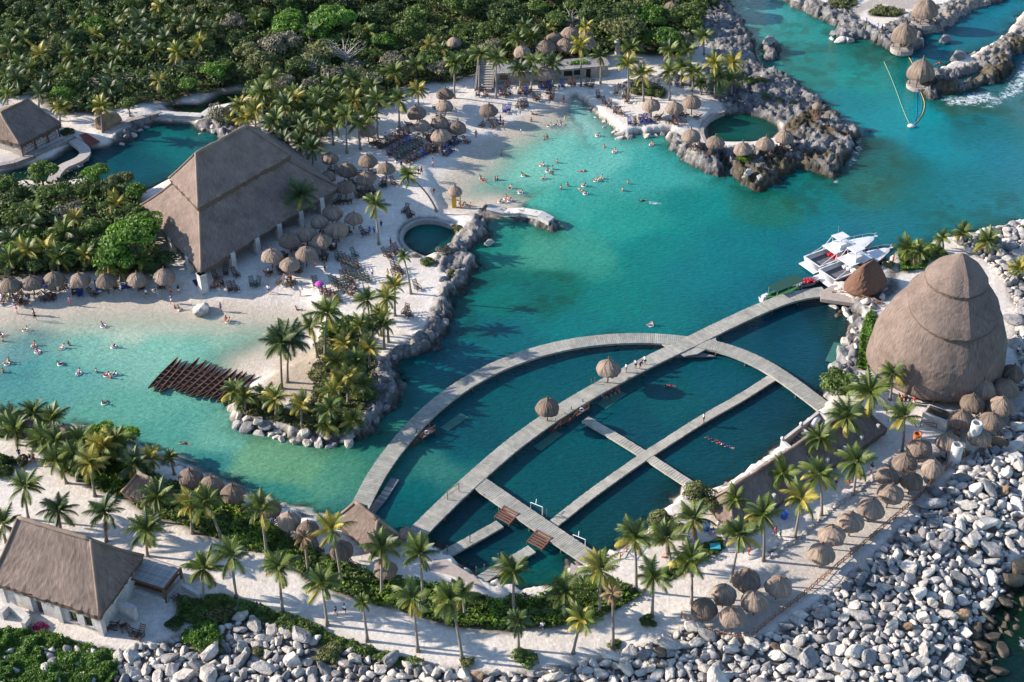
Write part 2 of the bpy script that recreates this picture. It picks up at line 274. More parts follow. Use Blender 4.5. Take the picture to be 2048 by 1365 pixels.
me = grid_mesh('ground', X, Y, H)
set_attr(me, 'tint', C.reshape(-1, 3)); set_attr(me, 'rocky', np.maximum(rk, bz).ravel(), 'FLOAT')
def ground_mat():
    m = D.materials.new('ground_surface'); m.use_nodes = True; t = m.node_tree; n = t.nodes; L = t.links; b = n['Principled BSDF']
    b.inputs['Roughness'].default_value = .95; b.inputs['Specular IOR Level'].default_value = .1
    at = n.new('ShaderNodeAttribute'); at.attribute_name = 'tint'; rk_ = n.new('ShaderNodeAttribute'); rk_.attribute_name = 'rocky'
    g = n.new('ShaderNodeNewGeometry')
    ns = n.new('ShaderNodeTexNoise'); ns.inputs['Scale'].default_value = 1.6; ns.inputs['Detail'].default_value = 9; ns.inputs['Roughness'].default_value = .75; L.new(g.outputs[0], ns.inputs['Vector'])
    mr = n.new('ShaderNodeMapRange'); mr.inputs['From Min'].default_value = .3; mr.inputs['From Max'].default_value = .7; mr.inputs['To Min'].default_value = .72; mr.inputs['To Max'].default_value = 1.18; L.new(ns.outputs[0], mr.inputs[0])
    # rock mottling is stronger than the footprints of the sand
    vo = n.new('ShaderNodeTexVoronoi'); vo.inputs['Scale'].default_value = 1.3; L.new(g.outputs[0], vo.inputs['Vector'])
    m2 = n.new('ShaderNodeMapRange'); m2.inputs['From Min'].default_value = .0; m2.inputs['From Max'].default_value = .7; m2.inputs['To Min'].default_value = 1.15; m2.inputs['To Max'].default_value = .6; L.new(vo.outputs[0], m2.inputs[0])
    mm = n.new('ShaderNodeMix'); mm.data_type = 'FLOAT'; L.new(rk_.outputs['Fac'], mm.inputs[0]); mm.inputs[2].default_value = 1; L.new(m2.outputs[0], mm.inputs[3])
    ml = n.new('ShaderNodeMath'); ml.operation = 'MULTIPLY'; L.new(mr.outputs[0], ml.inputs[0]); L.new(mm.outputs[0], ml.inputs[1])
    vm = n.new('ShaderNodeVectorMath'); vm.operation = 'SCALE'; L.new(at.outputs['Color'], vm.inputs[0]); L.new(ml.outputs[0], vm.inputs['Scale']); L.new(vm.outputs[0], b.inputs['Base Color'])
    n2_ = n.new('ShaderNodeTexNoise'); n2_.inputs['Scale'].default_value = 2.2; n2_.inputs['Detail'].default_value = 10; n2_.inputs['Roughness'].default_value = .7; L.new(g.outputs[0], n2_.inputs['Vector'])
    st = n.new('ShaderNodeMapRange'); st.inputs['To Min'].default_value = .35; st.inputs['To Max'].default_value = 1.0; L.new(rk_.outputs['Fac'], st.inputs[0])
    bp = n.new('ShaderNodeBump'); bp.inputs['Distance'].default_value = .5; L.new(st.outputs[0], bp.inputs['Strength']); L.new(n2_.outputs[0], bp.inputs['Height']); L.new(bp.outputs[0], b.inputs['Normal'])
    return m
me.materials.append(ground_mat())
ground = D.objects.new('ground', me); COL.objects.link(ground); ground['kind'] = 'structure'

# ------------------------------------------------------------------ water: colour control points read off the photograph (x, y, sRGB)
WC = [(50,640,165,195,172),(150,640,185,208,185),(250,645,190,212,188),(350,645,190,212,188),(450,650,185,210,185),(590,660,175,205,178),(300,690,120,186,165),(480,690,140,192,168),(180,690,115,178,160),(150,740,85,158,148),(400,720,112,180,160),(30,760,66,138,138),(250,830,86,162,142),(450,870,95,168,146),(540,900,112,165,128),(540,680,140,190,165),
 (650,960,88,150,124),(600,940,105,160,122),(560,980,62,132,120),(420,915,62,132,126),(330,880,70,150,135),(60,690,90,140,140),(60,650,130,165,158),(0,800,70,140,135),(-40,650,120,155,148),(850,800,46,116,116),(780,880,62,126,110),(700,930,80,140,115),(920,720,30,100,110),(820,950,50,110,105),(690,1000,70,130,120),  # one leftmost lagoon point keeps shade in its colour
 (1000,600,22,112,104),(1000,500,45,130,115),(1100,500,72,150,126),(1180,510,60,150,130),(1060,580,30,100,95),(950,560,25,92,88),(1100,560,38,108,95),(1200,600,10,122,116),(1300,500,10,125,120),(1400,560,5,115,120),(1500,600,5,103,115),(1500,480,5,115,120),(1000,680,20,95,105),(1150,650,15,115,115),(1300,640,8,115,115),
 (1650,450,8,112,122),(1400,420,32,130,124),(1300,350,62,160,150),(1200,320,102,185,170),(1100,300,118,195,176),(1030,330,128,198,175),(1000,380,106,190,170),(1050,400,80,175,155),(1150,420,60,160,145),(1240,440,45,150,135),(1100,240,140,190,178),(940,350,165,198,182),(960,380,125,190,170),(1330,330,60,160,150),
 (1600,390,30,115,114),(1560,410,45,110,95),(1530,420,45,110,100),(1780,330,42,95,92),(1730,370,48,105,96),(1740,300,45,85,85),(1850,300,14,130,140),(1780,250,20,138,145),(1850,230,15,140,145),(1700,150,36,140,130),(1600,60,48,142,132),(1550,30,62,155,150),(1500,0,40,130,135),(1620,150,40,125,115),(1690,130,38,128,118),(1690,200,25,125,130),(1560,130,45,130,120),
 (1950,250,24,108,116),(2020,330,10,115,130),(1950,400,15,115,125),(1900,440,30,108,112),(2030,400,20,110,120),(2000,200,65,110,115),(1930,220,58,98,88),(1900,90,10,105,118),(1980,60,10,110,128),(2020,20,10,120,138),(2100,0,10,110,135),(1700,480,5,98,118),(1600,500,6,105,118),(1800,450,10,108,118),(1880,110,10,115,125),(1750,110,45,105,95),
 (850,980,36,96,100),(800,1010,32,86,95),(960,870,12,76,90),(880,940,60,118,110),(900,800,18,86,95),(1100,740,10,82,95),(1250,710,10,75,90),(1150,900,10,80,90),(1100,990,6,80,90),(1300,860,5,70,86),(1350,800,5,82,90),(1420,760,5,80,95),(1300,1000,5,60,76),(1200,1060,5,65,76),(1100,1110,5,80,86),(1000,1080,5,58,74),(930,1030,5,60,76),(1040,790,12,84,94),
 (1450,880,5,65,80),(1550,820,5,58,78),(1600,680,5,70,92),(1640,620,5,45,66),(1670,650,20,60,70),(1560,650,5,60,80),(1480,960,5,70,86),(1050,1150,10,92,90),(850,480,30,98,98),(1480,255,12,78,74),(1450,250,18,85,70),(250,320,5,75,90),(370,280,22,105,105),(60,345,10,52,58),(400,210,10,25,30),(1930,155,25,75,85),(2020,1250,25,32,32),(1990,1340,15,30,46)]
wxy = np.array([P(c[0], c[1], 0) for c in WC]); wc = np.array([c[2:] for c in WC], float) / 255
for i_, c_ in enumerate(WC):
    if c_[0] < 600 and 620 < c_[1] < 900: wc[i_] = wc[i_] * .86 + np.array((200, 212, 190)) / 255 * .14
wc = wc ** 2.2
wx = np.concatenate([[-3000, -600, -200], np.arange(-136, 136.01, 0.7), [200, 600, 3000]]); wy = np.concatenate([[-400, -150], np.arange(-79, 151, 0.7), [200, 500, 1200, 3000]])
WX, WY = np.meshgrid(wx, wy, indexing='ij')
wj = fbm(WX / 7, WY / 7, 5, 4) - .5; wj2 = fbm(WX / 7 + 50, WY / 7, 6, 4) - .5
qx = WX + wj * 7; qy = WY + wj2 * 7
num = np.zeros(WX.shape + (3,)); den = np.zeros(WX.shape)
for (a, b_), c in zip(wxy, wc):
    wgt = 1 / (((qx - a) ** 2 + (qy - b_) ** 2 + 3) ** 2.3); num += wgt[..., None] * c; den += wgt
WCOL = num / den[..., None]
s_w = np.maximum.reduce([sdf(WX, WY, PW(p)) for p in (LAND_MAIN, LAND_NE, LAND_JETTY, LAND_SOUTH, ISLET)])
pl_w = np.maximum.reduce([sdf(WX, WY, PW(p)) for p in (RIVER, CHANNEL, PLUNGE, TIDEPOOL, ROCKPOOL)])
s_w = np.where(pl_w > -1, np.minimum(s_w, -pl_w), s_w)
def wmask(poly, soft): return sst(-soft, soft, sdf(WX, WY, PW(poly)))
w_beach = np.maximum.reduce([wmask([(-80, 560), (620, 560), (650, 700), (470, 770), (-80, 770)], 3), wmask([(1145, 190), (1225, 320), (1000, 430), (890, 420), (850, 330), (950, 180)], 2), wmask([(-80, 800), (250, 840), (400, 910), (640, 1000), (640, 1080), (-80, 1000)], 3)])
nn = fbm(WX / 2.2, WY / 2.2, 7, 4); nb = fbm(WX / 10, WY / 10, 8, 4)
# rock feet and bottom patches seen through the water
foot = sst(-4.5 - 3 * (nb - .5), -.5, s_w) * (1 - w_beach)
WCOL *= (1 - foot * .45 * sst(.2, .6, nn))[..., None]
reef = np.maximum.reduce([wmask(p, 4) for p in ([(1560, 380), (1700, 260), (1800, 290), (1830, 340), (1750, 420), (1600, 440), (1500, 420)], [(1500, 20), (1700, 70), (1830, 110), (1750, 170), (1650, 180), (1530, 130)], [(1860, 190), (2080, 150), (2080, 220), (1980, 260), (1900, 260)], [(1010, 540), (1150, 540), (1160, 610), (1080, 640), (1000, 600)], [(930, 600), (1010, 620), (980, 690), (920, 680)], [(1820, 400), (2060, 380), (2060, 440), (1850, 470)])])
pt = sst(.45, .62, nn) * reef
WCOL = WCOL * (1 - pt * .38)[..., None] + np.array((.03, .03, .008)) * (pt * .35)[..., None]
WCOL *= (0.93 + .16 * (nb - .35) + .10 * (nn - .5))[..., None]
WCOL = np.clip(WCOL * 0.69 + np.array((-.014, .007, -.003)) * np.exp(-WCOL.sum(-1, keepdims=True) * 2.2), .001, 1)
HW = np.array([[0.]])
fi = np.clip(np.searchsorted(gx, WX.ravel()) - 1, 0, len(gx) - 2); fj = np.clip(np.searchsorted(gy, WY.ravel()) - 1, 0, len(gy) - 2)
HW = H[fi, fj].reshape(WX.shape)
alpha = sst(0.03, -.9, HW) * .985 + 0.0
me = grid_mesh('sea_water', WX, WY, WX * 0, keep=(s_w < 1.6))
set_attr(me, 'tint', WCOL.reshape(-1, 3)); set_attr(me, 'depth', alpha.ravel(), 'FLOAT')
foam = np.maximum.reduce([wmask([(1950, 215), (2000, 175), (2030, 120), (2060, 95), (2090, 150), (2060, 190), (1980, 225)], 3), wmask([(1868, 196), (1900, 190), (1990, 175), (2000, 205), (1940, 218), (1890, 212)], 2), wmask([(1690, 335), (1715, 250), (1728, 300), (1705, 350)], 1.5), wmask([(1660, 350), (1680, 352), (1682, 368), (1664, 370)], 1.), wmask([(1290, 400), (1330, 404), (1326, 414), (1292, 408)], .6), wmask([(2030, 1270), (2060, 1280), (2060, 1310), (2035, 1300)], .5)])
set_attr(me, 'foam', foam.ravel(), 'FLOAT')
def water_mat():
    m = D.materials.new('water_surface'); m.use_nodes = True; t = m.node_tree; n = t.nodes; L = t.links; b = n['Principled BSDF']
    b.inputs['Roughness'].default_value = .11; b.inputs['IOR'].default_value = 1.33; b.inputs['Specular IOR Level'].default_value = .25
    at = n.new('ShaderNodeAttribute'); at.attribute_name = 'tint'; dp = n.new('ShaderNodeAttribute'); dp.attribute_name = 'depth'; fm = n.new('ShaderNodeAttribute'); fm.attribute_name = 'foam'
    g = n.new('ShaderNodeNewGeometry')
    mp = n.new('ShaderNodeMapping'); mp.inputs['Rotation'].default_value = (0, 0, R(25)); mp.inputs['Scale'].default_value = (1, 2.2, 1); L.new(g.outputs[0], mp.inputs[0])
    ns = n.new('ShaderNodeTexNoise'); ns.inputs['Scale'].default_value = 1.1; ns.inputs['Detail'].default_value = 7; ns.inputs['Roughness'].default_value = .6; L.new(mp.outputs[0], ns.inputs['Vector'])
    bp = n.new('ShaderNodeBump'); bp.inputs['Strength'].default_value = .8; bp.inputs['Distance'].default_value = .28; L.new(ns.outputs[0], bp.inputs['Height']); L.new(bp.outputs[0], b.inputs['Normal'])
    nf = n.new('ShaderNodeTexNoise'); nf.inputs['Scale'].default_value = .9; nf.inputs['Detail'].default_value = 9; nf.inputs['Roughness'].default_value = .72; nf.inputs['Distortion'].default_value = 1.2; L.new(g.outputs[0], nf.inputs['Vector'])
    ad = n.new('ShaderNodeMath'); ad.operation = 'MULTIPLY_ADD'; L.new(fm.outputs['Fac'], ad.inputs[0]); ad.inputs[1].default_value = .50; L.new(nf.outputs[0], ad.inputs[2])
    fr = n.new('ShaderNodeMapRange'); fr.inputs['From Min'].default_value = .92; fr.inputs['From Max'].default_value = 1.15; L.new(ad.outputs[0], fr.inputs[0])
    # small colour drift as the bottom shows through the ripples
    n3_ = n.new('ShaderNodeTexNoise'); n3_.inputs['Scale'].default_value = .7; n3_.inputs['Detail'].default_value = 8; n3_.inputs['Roughness'].default_value = .7; L.new(mp.outputs[0], n3_.inputs['Vector'])
    mr = n.new('ShaderNodeMapRange'); mr.inputs['From Min'].default_value = .3; mr.inputs['From Max'].default_value = .7; mr.inputs['To Min'].default_value = .80; mr.inputs['To Max'].default_value = 1.20; L.new(n3_.outputs[0], mr.inputs[0])
    vm = n.new('ShaderNodeVectorMath'); vm.operation = 'SCALE'; L.new(at.outputs['Color'], vm.inputs[0]); L.new(mr.outputs[0], vm.inputs['Scale'])
    mx = n.new('ShaderNodeMix'); mx.data_type = 'RGBA'; L.new(fr.outputs[0], mx.inputs[0]); L.new(vm.outputs[0], mx.inputs[6]); mx.inputs[7].default_value = (.75, .78, .8, 1); L.new(mx.outputs[2], b.inputs['Base Color'])
    mxa = n.new('ShaderNodeMath'); mxa.operation = 'MAXIMUM'; L.new(dp.outputs['Fac'], mxa.inputs[0]); L.new(fr.outputs[0], mxa.inputs[1]); L.new(mxa.outputs[0], b.inputs['Alpha'])
    return m
me.materials.append(water_mat())
sea = D.objects.new('sea_water', me); COL.objects.link(sea); sea['kind'] = 'structure'

# ------------------------------------------------------------------ mesh and object helpers
class MB:
    def __init__(s): s.v = []; s.f = []; s.m = []; s.uv = []; s.hasuv = False
    def add(s, v, f, mi=0, uv=None):
        o = len(s.v); s.v.extend(v)
        for i, q in enumerate(f):
            s.f.append(tuple(a + o for a in q)); s.m.append(mi)
            if uv: s.uv.extend([uv[a] for a in q]); s.hasuv = True
            else: s.uv.extend([(0, 0)] * len(q))
    def box(s, c, size, rz=0, mi=0, M=None):
        hx, hy, hz = size[0] / 2, size[1] / 2, size[2] / 2
        vs_ = [Vector((x, y, z)) for x in (-hx, hx) for y in (-hy, hy) for z in (-hz, hz)]
        Rm = M or Matrix.Rotation(rz, 3, 'Z'); c = Vector(c)
        s.add([tuple(Rm @ v + c) for v in vs_], [(0, 1, 3, 2), (4, 6, 7, 5), (0, 4, 5, 1), (2, 3, 7, 6), (0, 2, 6, 4), (1, 5, 7, 3)], mi)
    def beam(s, a, b, wd, ht=None, mi=0):
        a = Vector(a); b = Vector(b); d = b - a; L = d.length
        if L < 1e-5: return
        x = d / L; up = Vector((0, 0, 1)) if abs(x.z) < .95 else Vector((0, 1, 0)); y = up.cross(x).normalized(); z = x.cross(y)
        s.box((a + b) / 2, (L, wd, ht or wd), mi=mi, M=Matrix((x, y, z)).transposed())
    def tube(s, pts, rad, n=6, mi=0, cap=True):
        pts = [Vector(p) for p in pts]; vs_ = []; k = len(pts)
        if not hasattr(rad, '__len__'): rad = [rad] * k
        for i, p in enumerate(pts):
            d = (pts[min(i + 1, k - 1)] - pts[max(i - 1, 0)]).normalized(); up = Vector((0, 0, 1)) if abs(d.z) < .9 else Vector((1, 0, 0))
            a = d.cross(up).normalized(); b = d.cross(a)
            for j in range(n):
                t = 2 * math.pi * j / n; vs_.append(tuple(p + (a * math.cos(t) + b * math.sin(t)) * rad[i]))
        f = [(i * n + j, i * n + (j + 1) % n, (i + 1) * n + (j + 1) % n, (i + 1) * n + j) for i in range(k - 1) for j in range(n)]
        if cap: f += [tuple(range(n - 1, -1, -1)), tuple(range((k - 1) * n, k * n))]
        s.add(vs_, f, mi)
    def lathe(s, prof, n=16, c=(0, 0, 0), mi=0, jit=0, rs=None):
        vs_ = []; f = []
        for r, z in prof:
            for j in range(n):
                t = 2 * math.pi * j / n; q = jit * (rs.random() - .5) if rs else 0
                vs_.append((c[0] + (r + q) * math.cos(t), c[1] + (r + q) * math.sin(t), c[2] + z + (q * .5)))
        for i in range(len(prof) - 1):
            for j in range(n): f.append((i * n + j, i * n + (j + 1) % n, (i + 1) * n + (j + 1) % n, (i + 1) * n + j))
        s.add(vs_, f, mi)
    def mesh(s, name, mats, smooth=False):
        me = D.meshes.new(name); me.from_pydata([tuple(v) for v in s.v], [], s.f)
        for m in (mats if isinstance(mats, (list, tuple)) else [mats]): me.materials.append(m)
        if any(s.m): me.polygons.foreach_set('material_index', s.m)
        if s.hasuv:
            u = me.uv_layers.new(name='UVMap'); u.data.foreach_set('uv', [c for q in s.uv for c in q])
        if smooth: me.shade_smooth()
        me.update(); return me
KIDS = {}
def ob(name, me, parent=None, loc=None, rot=None, scale=None, kind=None):
    o = D.objects.new(name, me); COL.objects.link(o)
    if loc is not None: o.location = loc
    if rot is not None: o.rotation_euler = rot
    if scale is not None: o.scale = scale
    if parent is not None: o.parent = parent; KIDS.setdefault(parent.name, []).append(o)
    if kind: o['kind'] = kind
    return o
def tag(o, label, cat, group=None):
    o['label'] = label; o['category'] = cat
    if group: o['group'] = group
    return o
def thing(name, label, cat, loc=(0, 0, 0), rz=0, group=None, scale=None):
    o = ob(name, None, loc=loc, rot=(0, 0, rz), scale=scale); o.empty_display_size = .3
    return tag(o, label, cat, group)
def dup(root, loc, rz=0, scale=None):
    r = root.copy(); COL.objects.link(r); r.location = loc; r.rotation_euler = (0, 0, rz)
    if scale: r.scale = scale
    for c in KIDS.get(root.name, []):
        k = c.copy(); COL.objects.link(k); k.parent = r; KIDS.setdefault(r.name, []).append(k)
        for g in KIDS.get(c.name, []):
            h = g.copy(); COL.objects.link(h); h.parent = k; KIDS.setdefault(k.name, []).append(h)
    return r
def paint(o, m):
    """give this one object its own material although it shares its mesh"""
    o.material_slots[0].link = 'OBJECT'; o.material_slots[0].material = m

# things whose label is completed at the end from what they stand next to
PENDING = []
def later(o, desc, px, py, cat, group=None):
    o['category'] = cat
    if group: o['group'] = group
    PENDING.append((o, desc, px, py, cat))
    return o
LM = [('the great two-tiered palapa', 470, 420), ('the huge conical palapa', 1885, 690), ('the white-walled seaside hut', 110, 1150), ('the slatted veranda roof', 305, 1135), ('the stone riverside hut', 60, 240), ('the long pen-side hall', 1590, 950),
  ('the dockside thatched hut', 1730, 550), ('the pier-end thatched hut', 745, 1055), ('the half-hidden garden hut', 300, 975), ('the lifeguard hut', 910, 383), ('the round plunge pool', 855, 475), ('the natural rock pool', 1480, 255),
  ('the rocky bathing jetty', 1040, 432), ('the moored canoes', 405, 760), ('the lone beach boulder', 400, 622), ('the sandy spit clearing', 590, 770), ('the beach stairway', 972, 165), ('the terrace wall', 1160, 145), ('the white sport boats', 1690, 505),
  ('the stone boundary columns', 1925, 900), ('the stone stairwell box', 1605, 852), ('the curved footbridge', 140, 325), ('the narrow channel', 410, 210), ('the leaning beach palm', 845, 380), ('the white buoy', 1822, 253),
  ('the cliffside lookout hut', 1636, 208), ('the jetty-tip shade', 1844, 135), ('the crossing of the piers', 1385, 685), ('the stone ring planter', 638, 722), ('the row of deckchairs', 693, 525), ('the four-row lounger block', 810, 295),
  ('the dark sea inlet', 2010, 1240), ('the wooden stick fence', 1560, 1240), ('the path-side shrub', 400, 1270), ('the arched boardwalk', 1000, 735), ('the magenta parasol', 640, 576), ('the thatched terrace cluster', 1110, 90),
  ('the river lagoon', 300, 300), ('the corner of the beach wall', 1245, 270), ('the stone planter box', 1865, 835), ('the pale forest clearing', 40, 15), ('the bare grey tree', 680, 140), ('the north shore islet', 1537, 103)]
UN_ = ['first', 'second', 'third', 'fourth', 'fifth', 'sixth', 'seventh', 'eighth', 'ninth']
ORD = ['', 'second ', 'third ', 'fourth ', 'fifth ', 'sixth ', 'seventh ', 'eighth ', 'ninth ', 'tenth ', 'eleventh ', 'twelfth ', 'thirteenth ', 'fourteenth ', 'fifteenth ', 'sixteenth ', 'seventeenth ', 'eighteenth ', 'nineteenth ', 'twentieth '] + ['twenty-' + u + ' ' for u in UN_] + ['thirtieth '] + ['thirty-' + u + ' ' for u in UN_] + ['fortieth '] + ['forty-' + u + ' ' for u in UN_] + ['fiftieth '] + ['fifty-' + u + ' ' for u in UN_]
def finish_labels():
    B = {}
    for o, desc, px, py, cat in PENDING:
        cand = sorted(((px - a) ** 2 + ((py - b) * 1.3) ** 2, nm, a, b) for nm, a, b in LM)
        d, nm, a, b = cand[0]
        dx, dy = px - a, (py - b) * 1.3
        side = ('right of ' if dx > 0 else 'left of ') if abs(dx) > abs(dy) else ('behind ' if dy < 0 else 'in front of ')
        B.setdefault((desc, side + nm), []).append((d, o))
    for (desc, where), rows in B.items():
        rows.sort(key=lambda r: r[0])
        for i, (d, o) in enumerate(rows):
            if len(rows) == 1: o['label'] = f'{desc}, {where}'
            elif i < 59: o['label'] = f'{desc}, {ORD[i]}nearest {where}'
            else: o['label'] = f'{desc}, number {i + 1} outward {where}'
            while len(o['label'].replace(',', ' ').split()) > 16 and ' the ' in o['label']: o['label'] = o['label'].replace(' the ', ' ', 1)

# ------------------------------------------------------------------ materials
THATCH = mat('thatch_grey', (.178, .137, .116), .95, .42, 7, .45, 30, .05, uv=True, stretch=(1, .10, 1), obvar=.10)
THATCH2 = mat('thatch_small', (.205, .158, .125), .95, .45, 4.5, .6, 24, .05, uv=True, stretch=(1, .12, 1), obvar=.30)
THATCH3 = mat('thatch_rust', (.15, .085, .06), .95, .3, 8, .8, 25, .05, uv=True, stretch=(1, .2, 1))
THATCH_DARK = mat('thatch_lip_shade_and_cap', (.12, .09, .07), .95, .4, 14, .5, 30, .05)  # darker thatch: roof-lip shadow put into the colour; umbrella caps use it too
WOOD = mat('dark_pole_wood', (.13, .075, .045), .8, .3, 5, .3, 20)
REDWOOD = mat('red_beam_wood', (.15, .07, .048), .7, .3, 5, .3, 20)
CHAIRW = mat('chair_wood', (.085, .055, .045), .7, .25, 5, obvar=.3)
CHAIRG = mat('chair_green_grey', (.075, .095, .085), .7, .2, 5, obvar=.2)
BLUE = mat('blue_canvas', (.02, .055, .28), .8, .2, 4)
WALL = mat('white_plaster', (.46, .44, .41), .9, .16, 2.2, .35, 9, .1)
STONE = mat('pale_stone', (.30, .27, .245), .95, .3, 2.5, .8, 9, .1)
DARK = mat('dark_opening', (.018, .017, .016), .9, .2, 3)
DECK = mat('weathered_planks', (.29, .285, .25), .85, .16, 1.3, .3, 20, .1)
DECK2 = mat('weathered_planks_pale', (.34, .32, .275), .85, .16, 1.1, .3, 20, .1)
DECKS = mat('planks_grey', (.17, .165, .17), .85, .2, 1.3, .3, 20, .1)  # darker grey planks of the low side decks
POSTM = mat('pier_post_wood', (.10, .085, .065), .9, .3, 4)
WHITE = mat('white_gelcoat', (.55, .55, .55), .25, .04, 1, spec=.5)
TINT = mat('boat_dark_glass', (.02, .025, .03), .12, .1, 1, spec=.6)
METAL = mat('pale_metal_rail', (.6, .6, .6), .35, .05, 2, metal=.6)
SKIN = mat('skin_tan', (.36, .19, .125), .6, .12, 4, obvar=.35)
HAIR = mat('hair_dark', (.02, .014, .01), .6, .2, 8)
PALML = mat('palm_leaf_green', (.115, .155, .030), .5, .35, 1.5, spec=.35, trans=.32, obvar=.28)
PALMY = mat('palm_leaf_yellow', (.34, .29, .05), .5, .3, 1.5, spec=.35, trans=.3, obvar=.25)
PALMD = mat('palm_leaf_deep', (.062, .10, .030), .5, .3, 1.5, spec=.4, trans=.28, obvar=.25)
PALMB = mat('palm_leaf_dead', (.22, .15, .08), .8, .3, 1.5, trans=.2, obvar=.2)
TRUNK = mat('palm_trunk_grey', (.22, .19, .16), .9, .25, 3, .5, 10, stretch=(1, 1, 4), obvar=.15)
BARK = mat('tree_bark', (.15, .12, .095), .95, .3, 4, .4, 12)
LEAF = {'dark': mat('leaf_dark', (.058, .092, .026), .6, .4, .8, trans=.25, obvar=.25), 'mid': mat('leaf_mid', (.092, .140, .032), .6, .4, .8, trans=.28, obvar=.25), 'bright': mat('leaf_bright', (.10, .195, .028), .55, .35, .8, trans=.3, obvar=.18),
        'olive': mat('leaf_olive', (.145, .16, .06), .65, .35, .8, trans=.25, obvar=.22), 'grey': mat('leaf_grey', (.19, .18, .125), .8, .35, .9, trans=.15, obvar=.2), 'lime': mat('leaf_lime', (.15, .25, .025), .55, .3, .8, trans=.35, obvar=.12)}
BOULD = mat('boulder_limestone', (.43, .395, .35), .92, .30, 1.5, 1.0, 5, .1, obvar=.17)
BOULD2 = mat('boulder_weathered', (.22, .213, .21), .95, .35, 1.6, 1.0, 6, .1, obvar=.2)
BOULD3 = mat('boulder_rusty', (.23, .16, .105), .95, .35, 1.2, 1.0, 6, .1, obvar=.2)
BOULDW = mat('boulder_wet_dark', (.06, .048, .032), .6, .4, 1.2, .8, 6, .4, obvar=.3)

# ------------------------------------------------------------------ thatched roofs: loops lerped between an eave polygon and a ridge
def roof_mesh(name, eave, ridge, t0=0., t1=1., nseg=(26, 14), m=None, lift=0., sag=.06, seed=0, thick=.7, fringe=.35, ncurve=1.0, rough=.09):
    """eave: four 3D corners N,R,B,L ; ridge: (r0 above the N-L end, r1 above the R-B end)"""
    rs = random.Random(seed); Ev = [Vector(e) for e in eave]; r0, r1 = Vector(ridge[0]), Vector(ridge[1])
    na, nb = nseg; per = []
    def top(i, s):
        if i == 0: return r0.lerp(r1, s)
        if i == 1: return r1
        if i == 2: return r1.lerp(r0, s)
        return r0
    u = 0
    for i, n_ in enumerate((na, nb, na, nb)):
        a, b = Ev[i], Ev[(i + 1) % 4]
        for k in range(n_):
            s = k / n_; per.append((a.lerp(b, s), top(i, s), u + (b - a).length * s))
        u += (b - a).length
    rows = max(8, int((Ev[0] - r0).length * (t1 - t0) / .7)); V = []; UV = []; n = len(per)
    slope = (Ev[0] - r0).length
    for j in range(rows + 1):
        t = t0 + (t1 - t0) * j / rows
        for k, (e, tp, uu) in enumerate(per):
            p = e.lerp(tp, t); p.z -= sag * slope * math.sin(math.pi * t) * .5
            q = (rs.random() - .5) * rough; p.z += lift + q
            if j == 0:
                p.z += rs.uniform(-.18, .1); c = (r0 + r1) / 2; dv = Vector((p.x - c.x, p.y - c.y, 0)).normalized(); p += dv * rs.uniform(-.08, .14)
            V.append(tuple(p)); UV.append((uu, t * slope))
    b = MB(); f = []
    for j in range(rows):
        for k in range(n): f.append((j * n + k, j * n + (k + 1) % n, (j + 1) * n + (k + 1) % n, (j + 1) * n + k))
    # cut edge of the thatch below the eave, and its underside
    o = len(V); c = (r0 + r1) / 2; nf_ = len(f)
    for k in range(n):
        p = Vector(V[k]); dv = Vector((c.x - p.x, c.y - p.y, 0)).normalized(); p = p + dv * .25; p.z -= thick + rs.uniform(0, fringe); V.append(tuple(p)); UV.append((UV[k][0], -1))
    for k in range(n):
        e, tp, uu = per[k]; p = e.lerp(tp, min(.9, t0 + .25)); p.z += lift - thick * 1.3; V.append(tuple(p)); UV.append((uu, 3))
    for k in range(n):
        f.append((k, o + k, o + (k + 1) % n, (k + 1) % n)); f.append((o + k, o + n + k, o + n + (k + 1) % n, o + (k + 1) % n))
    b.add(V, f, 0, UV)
    for i_ in range(nf_, len(f)): b.m[i_] = 1  # dark lip faces paint the shadow line below each tier
    return b.mesh(name, [m or THATCH, THATCH_DARK], smooth=False)
def ridge_cap(name, a, b_, rad, m=None):
    mb = MB(); a = Vector(a); b_ = Vector(b_); rs = random.Random(3); k = max(3, int((b_ - a).length / .8)); pts = [a.lerp(b_, i / k) + Vector((0, 0, rs.uniform(-.06, .06))) for i in range(k + 1)]
    mb.tube(pts, [rad * rs.uniform(.8, 1.15) for _ in pts], 7); return mb.mesh(name, m or THATCH2, True)
def v3(px, py, z): return Vector((*P(px, py, z), z))
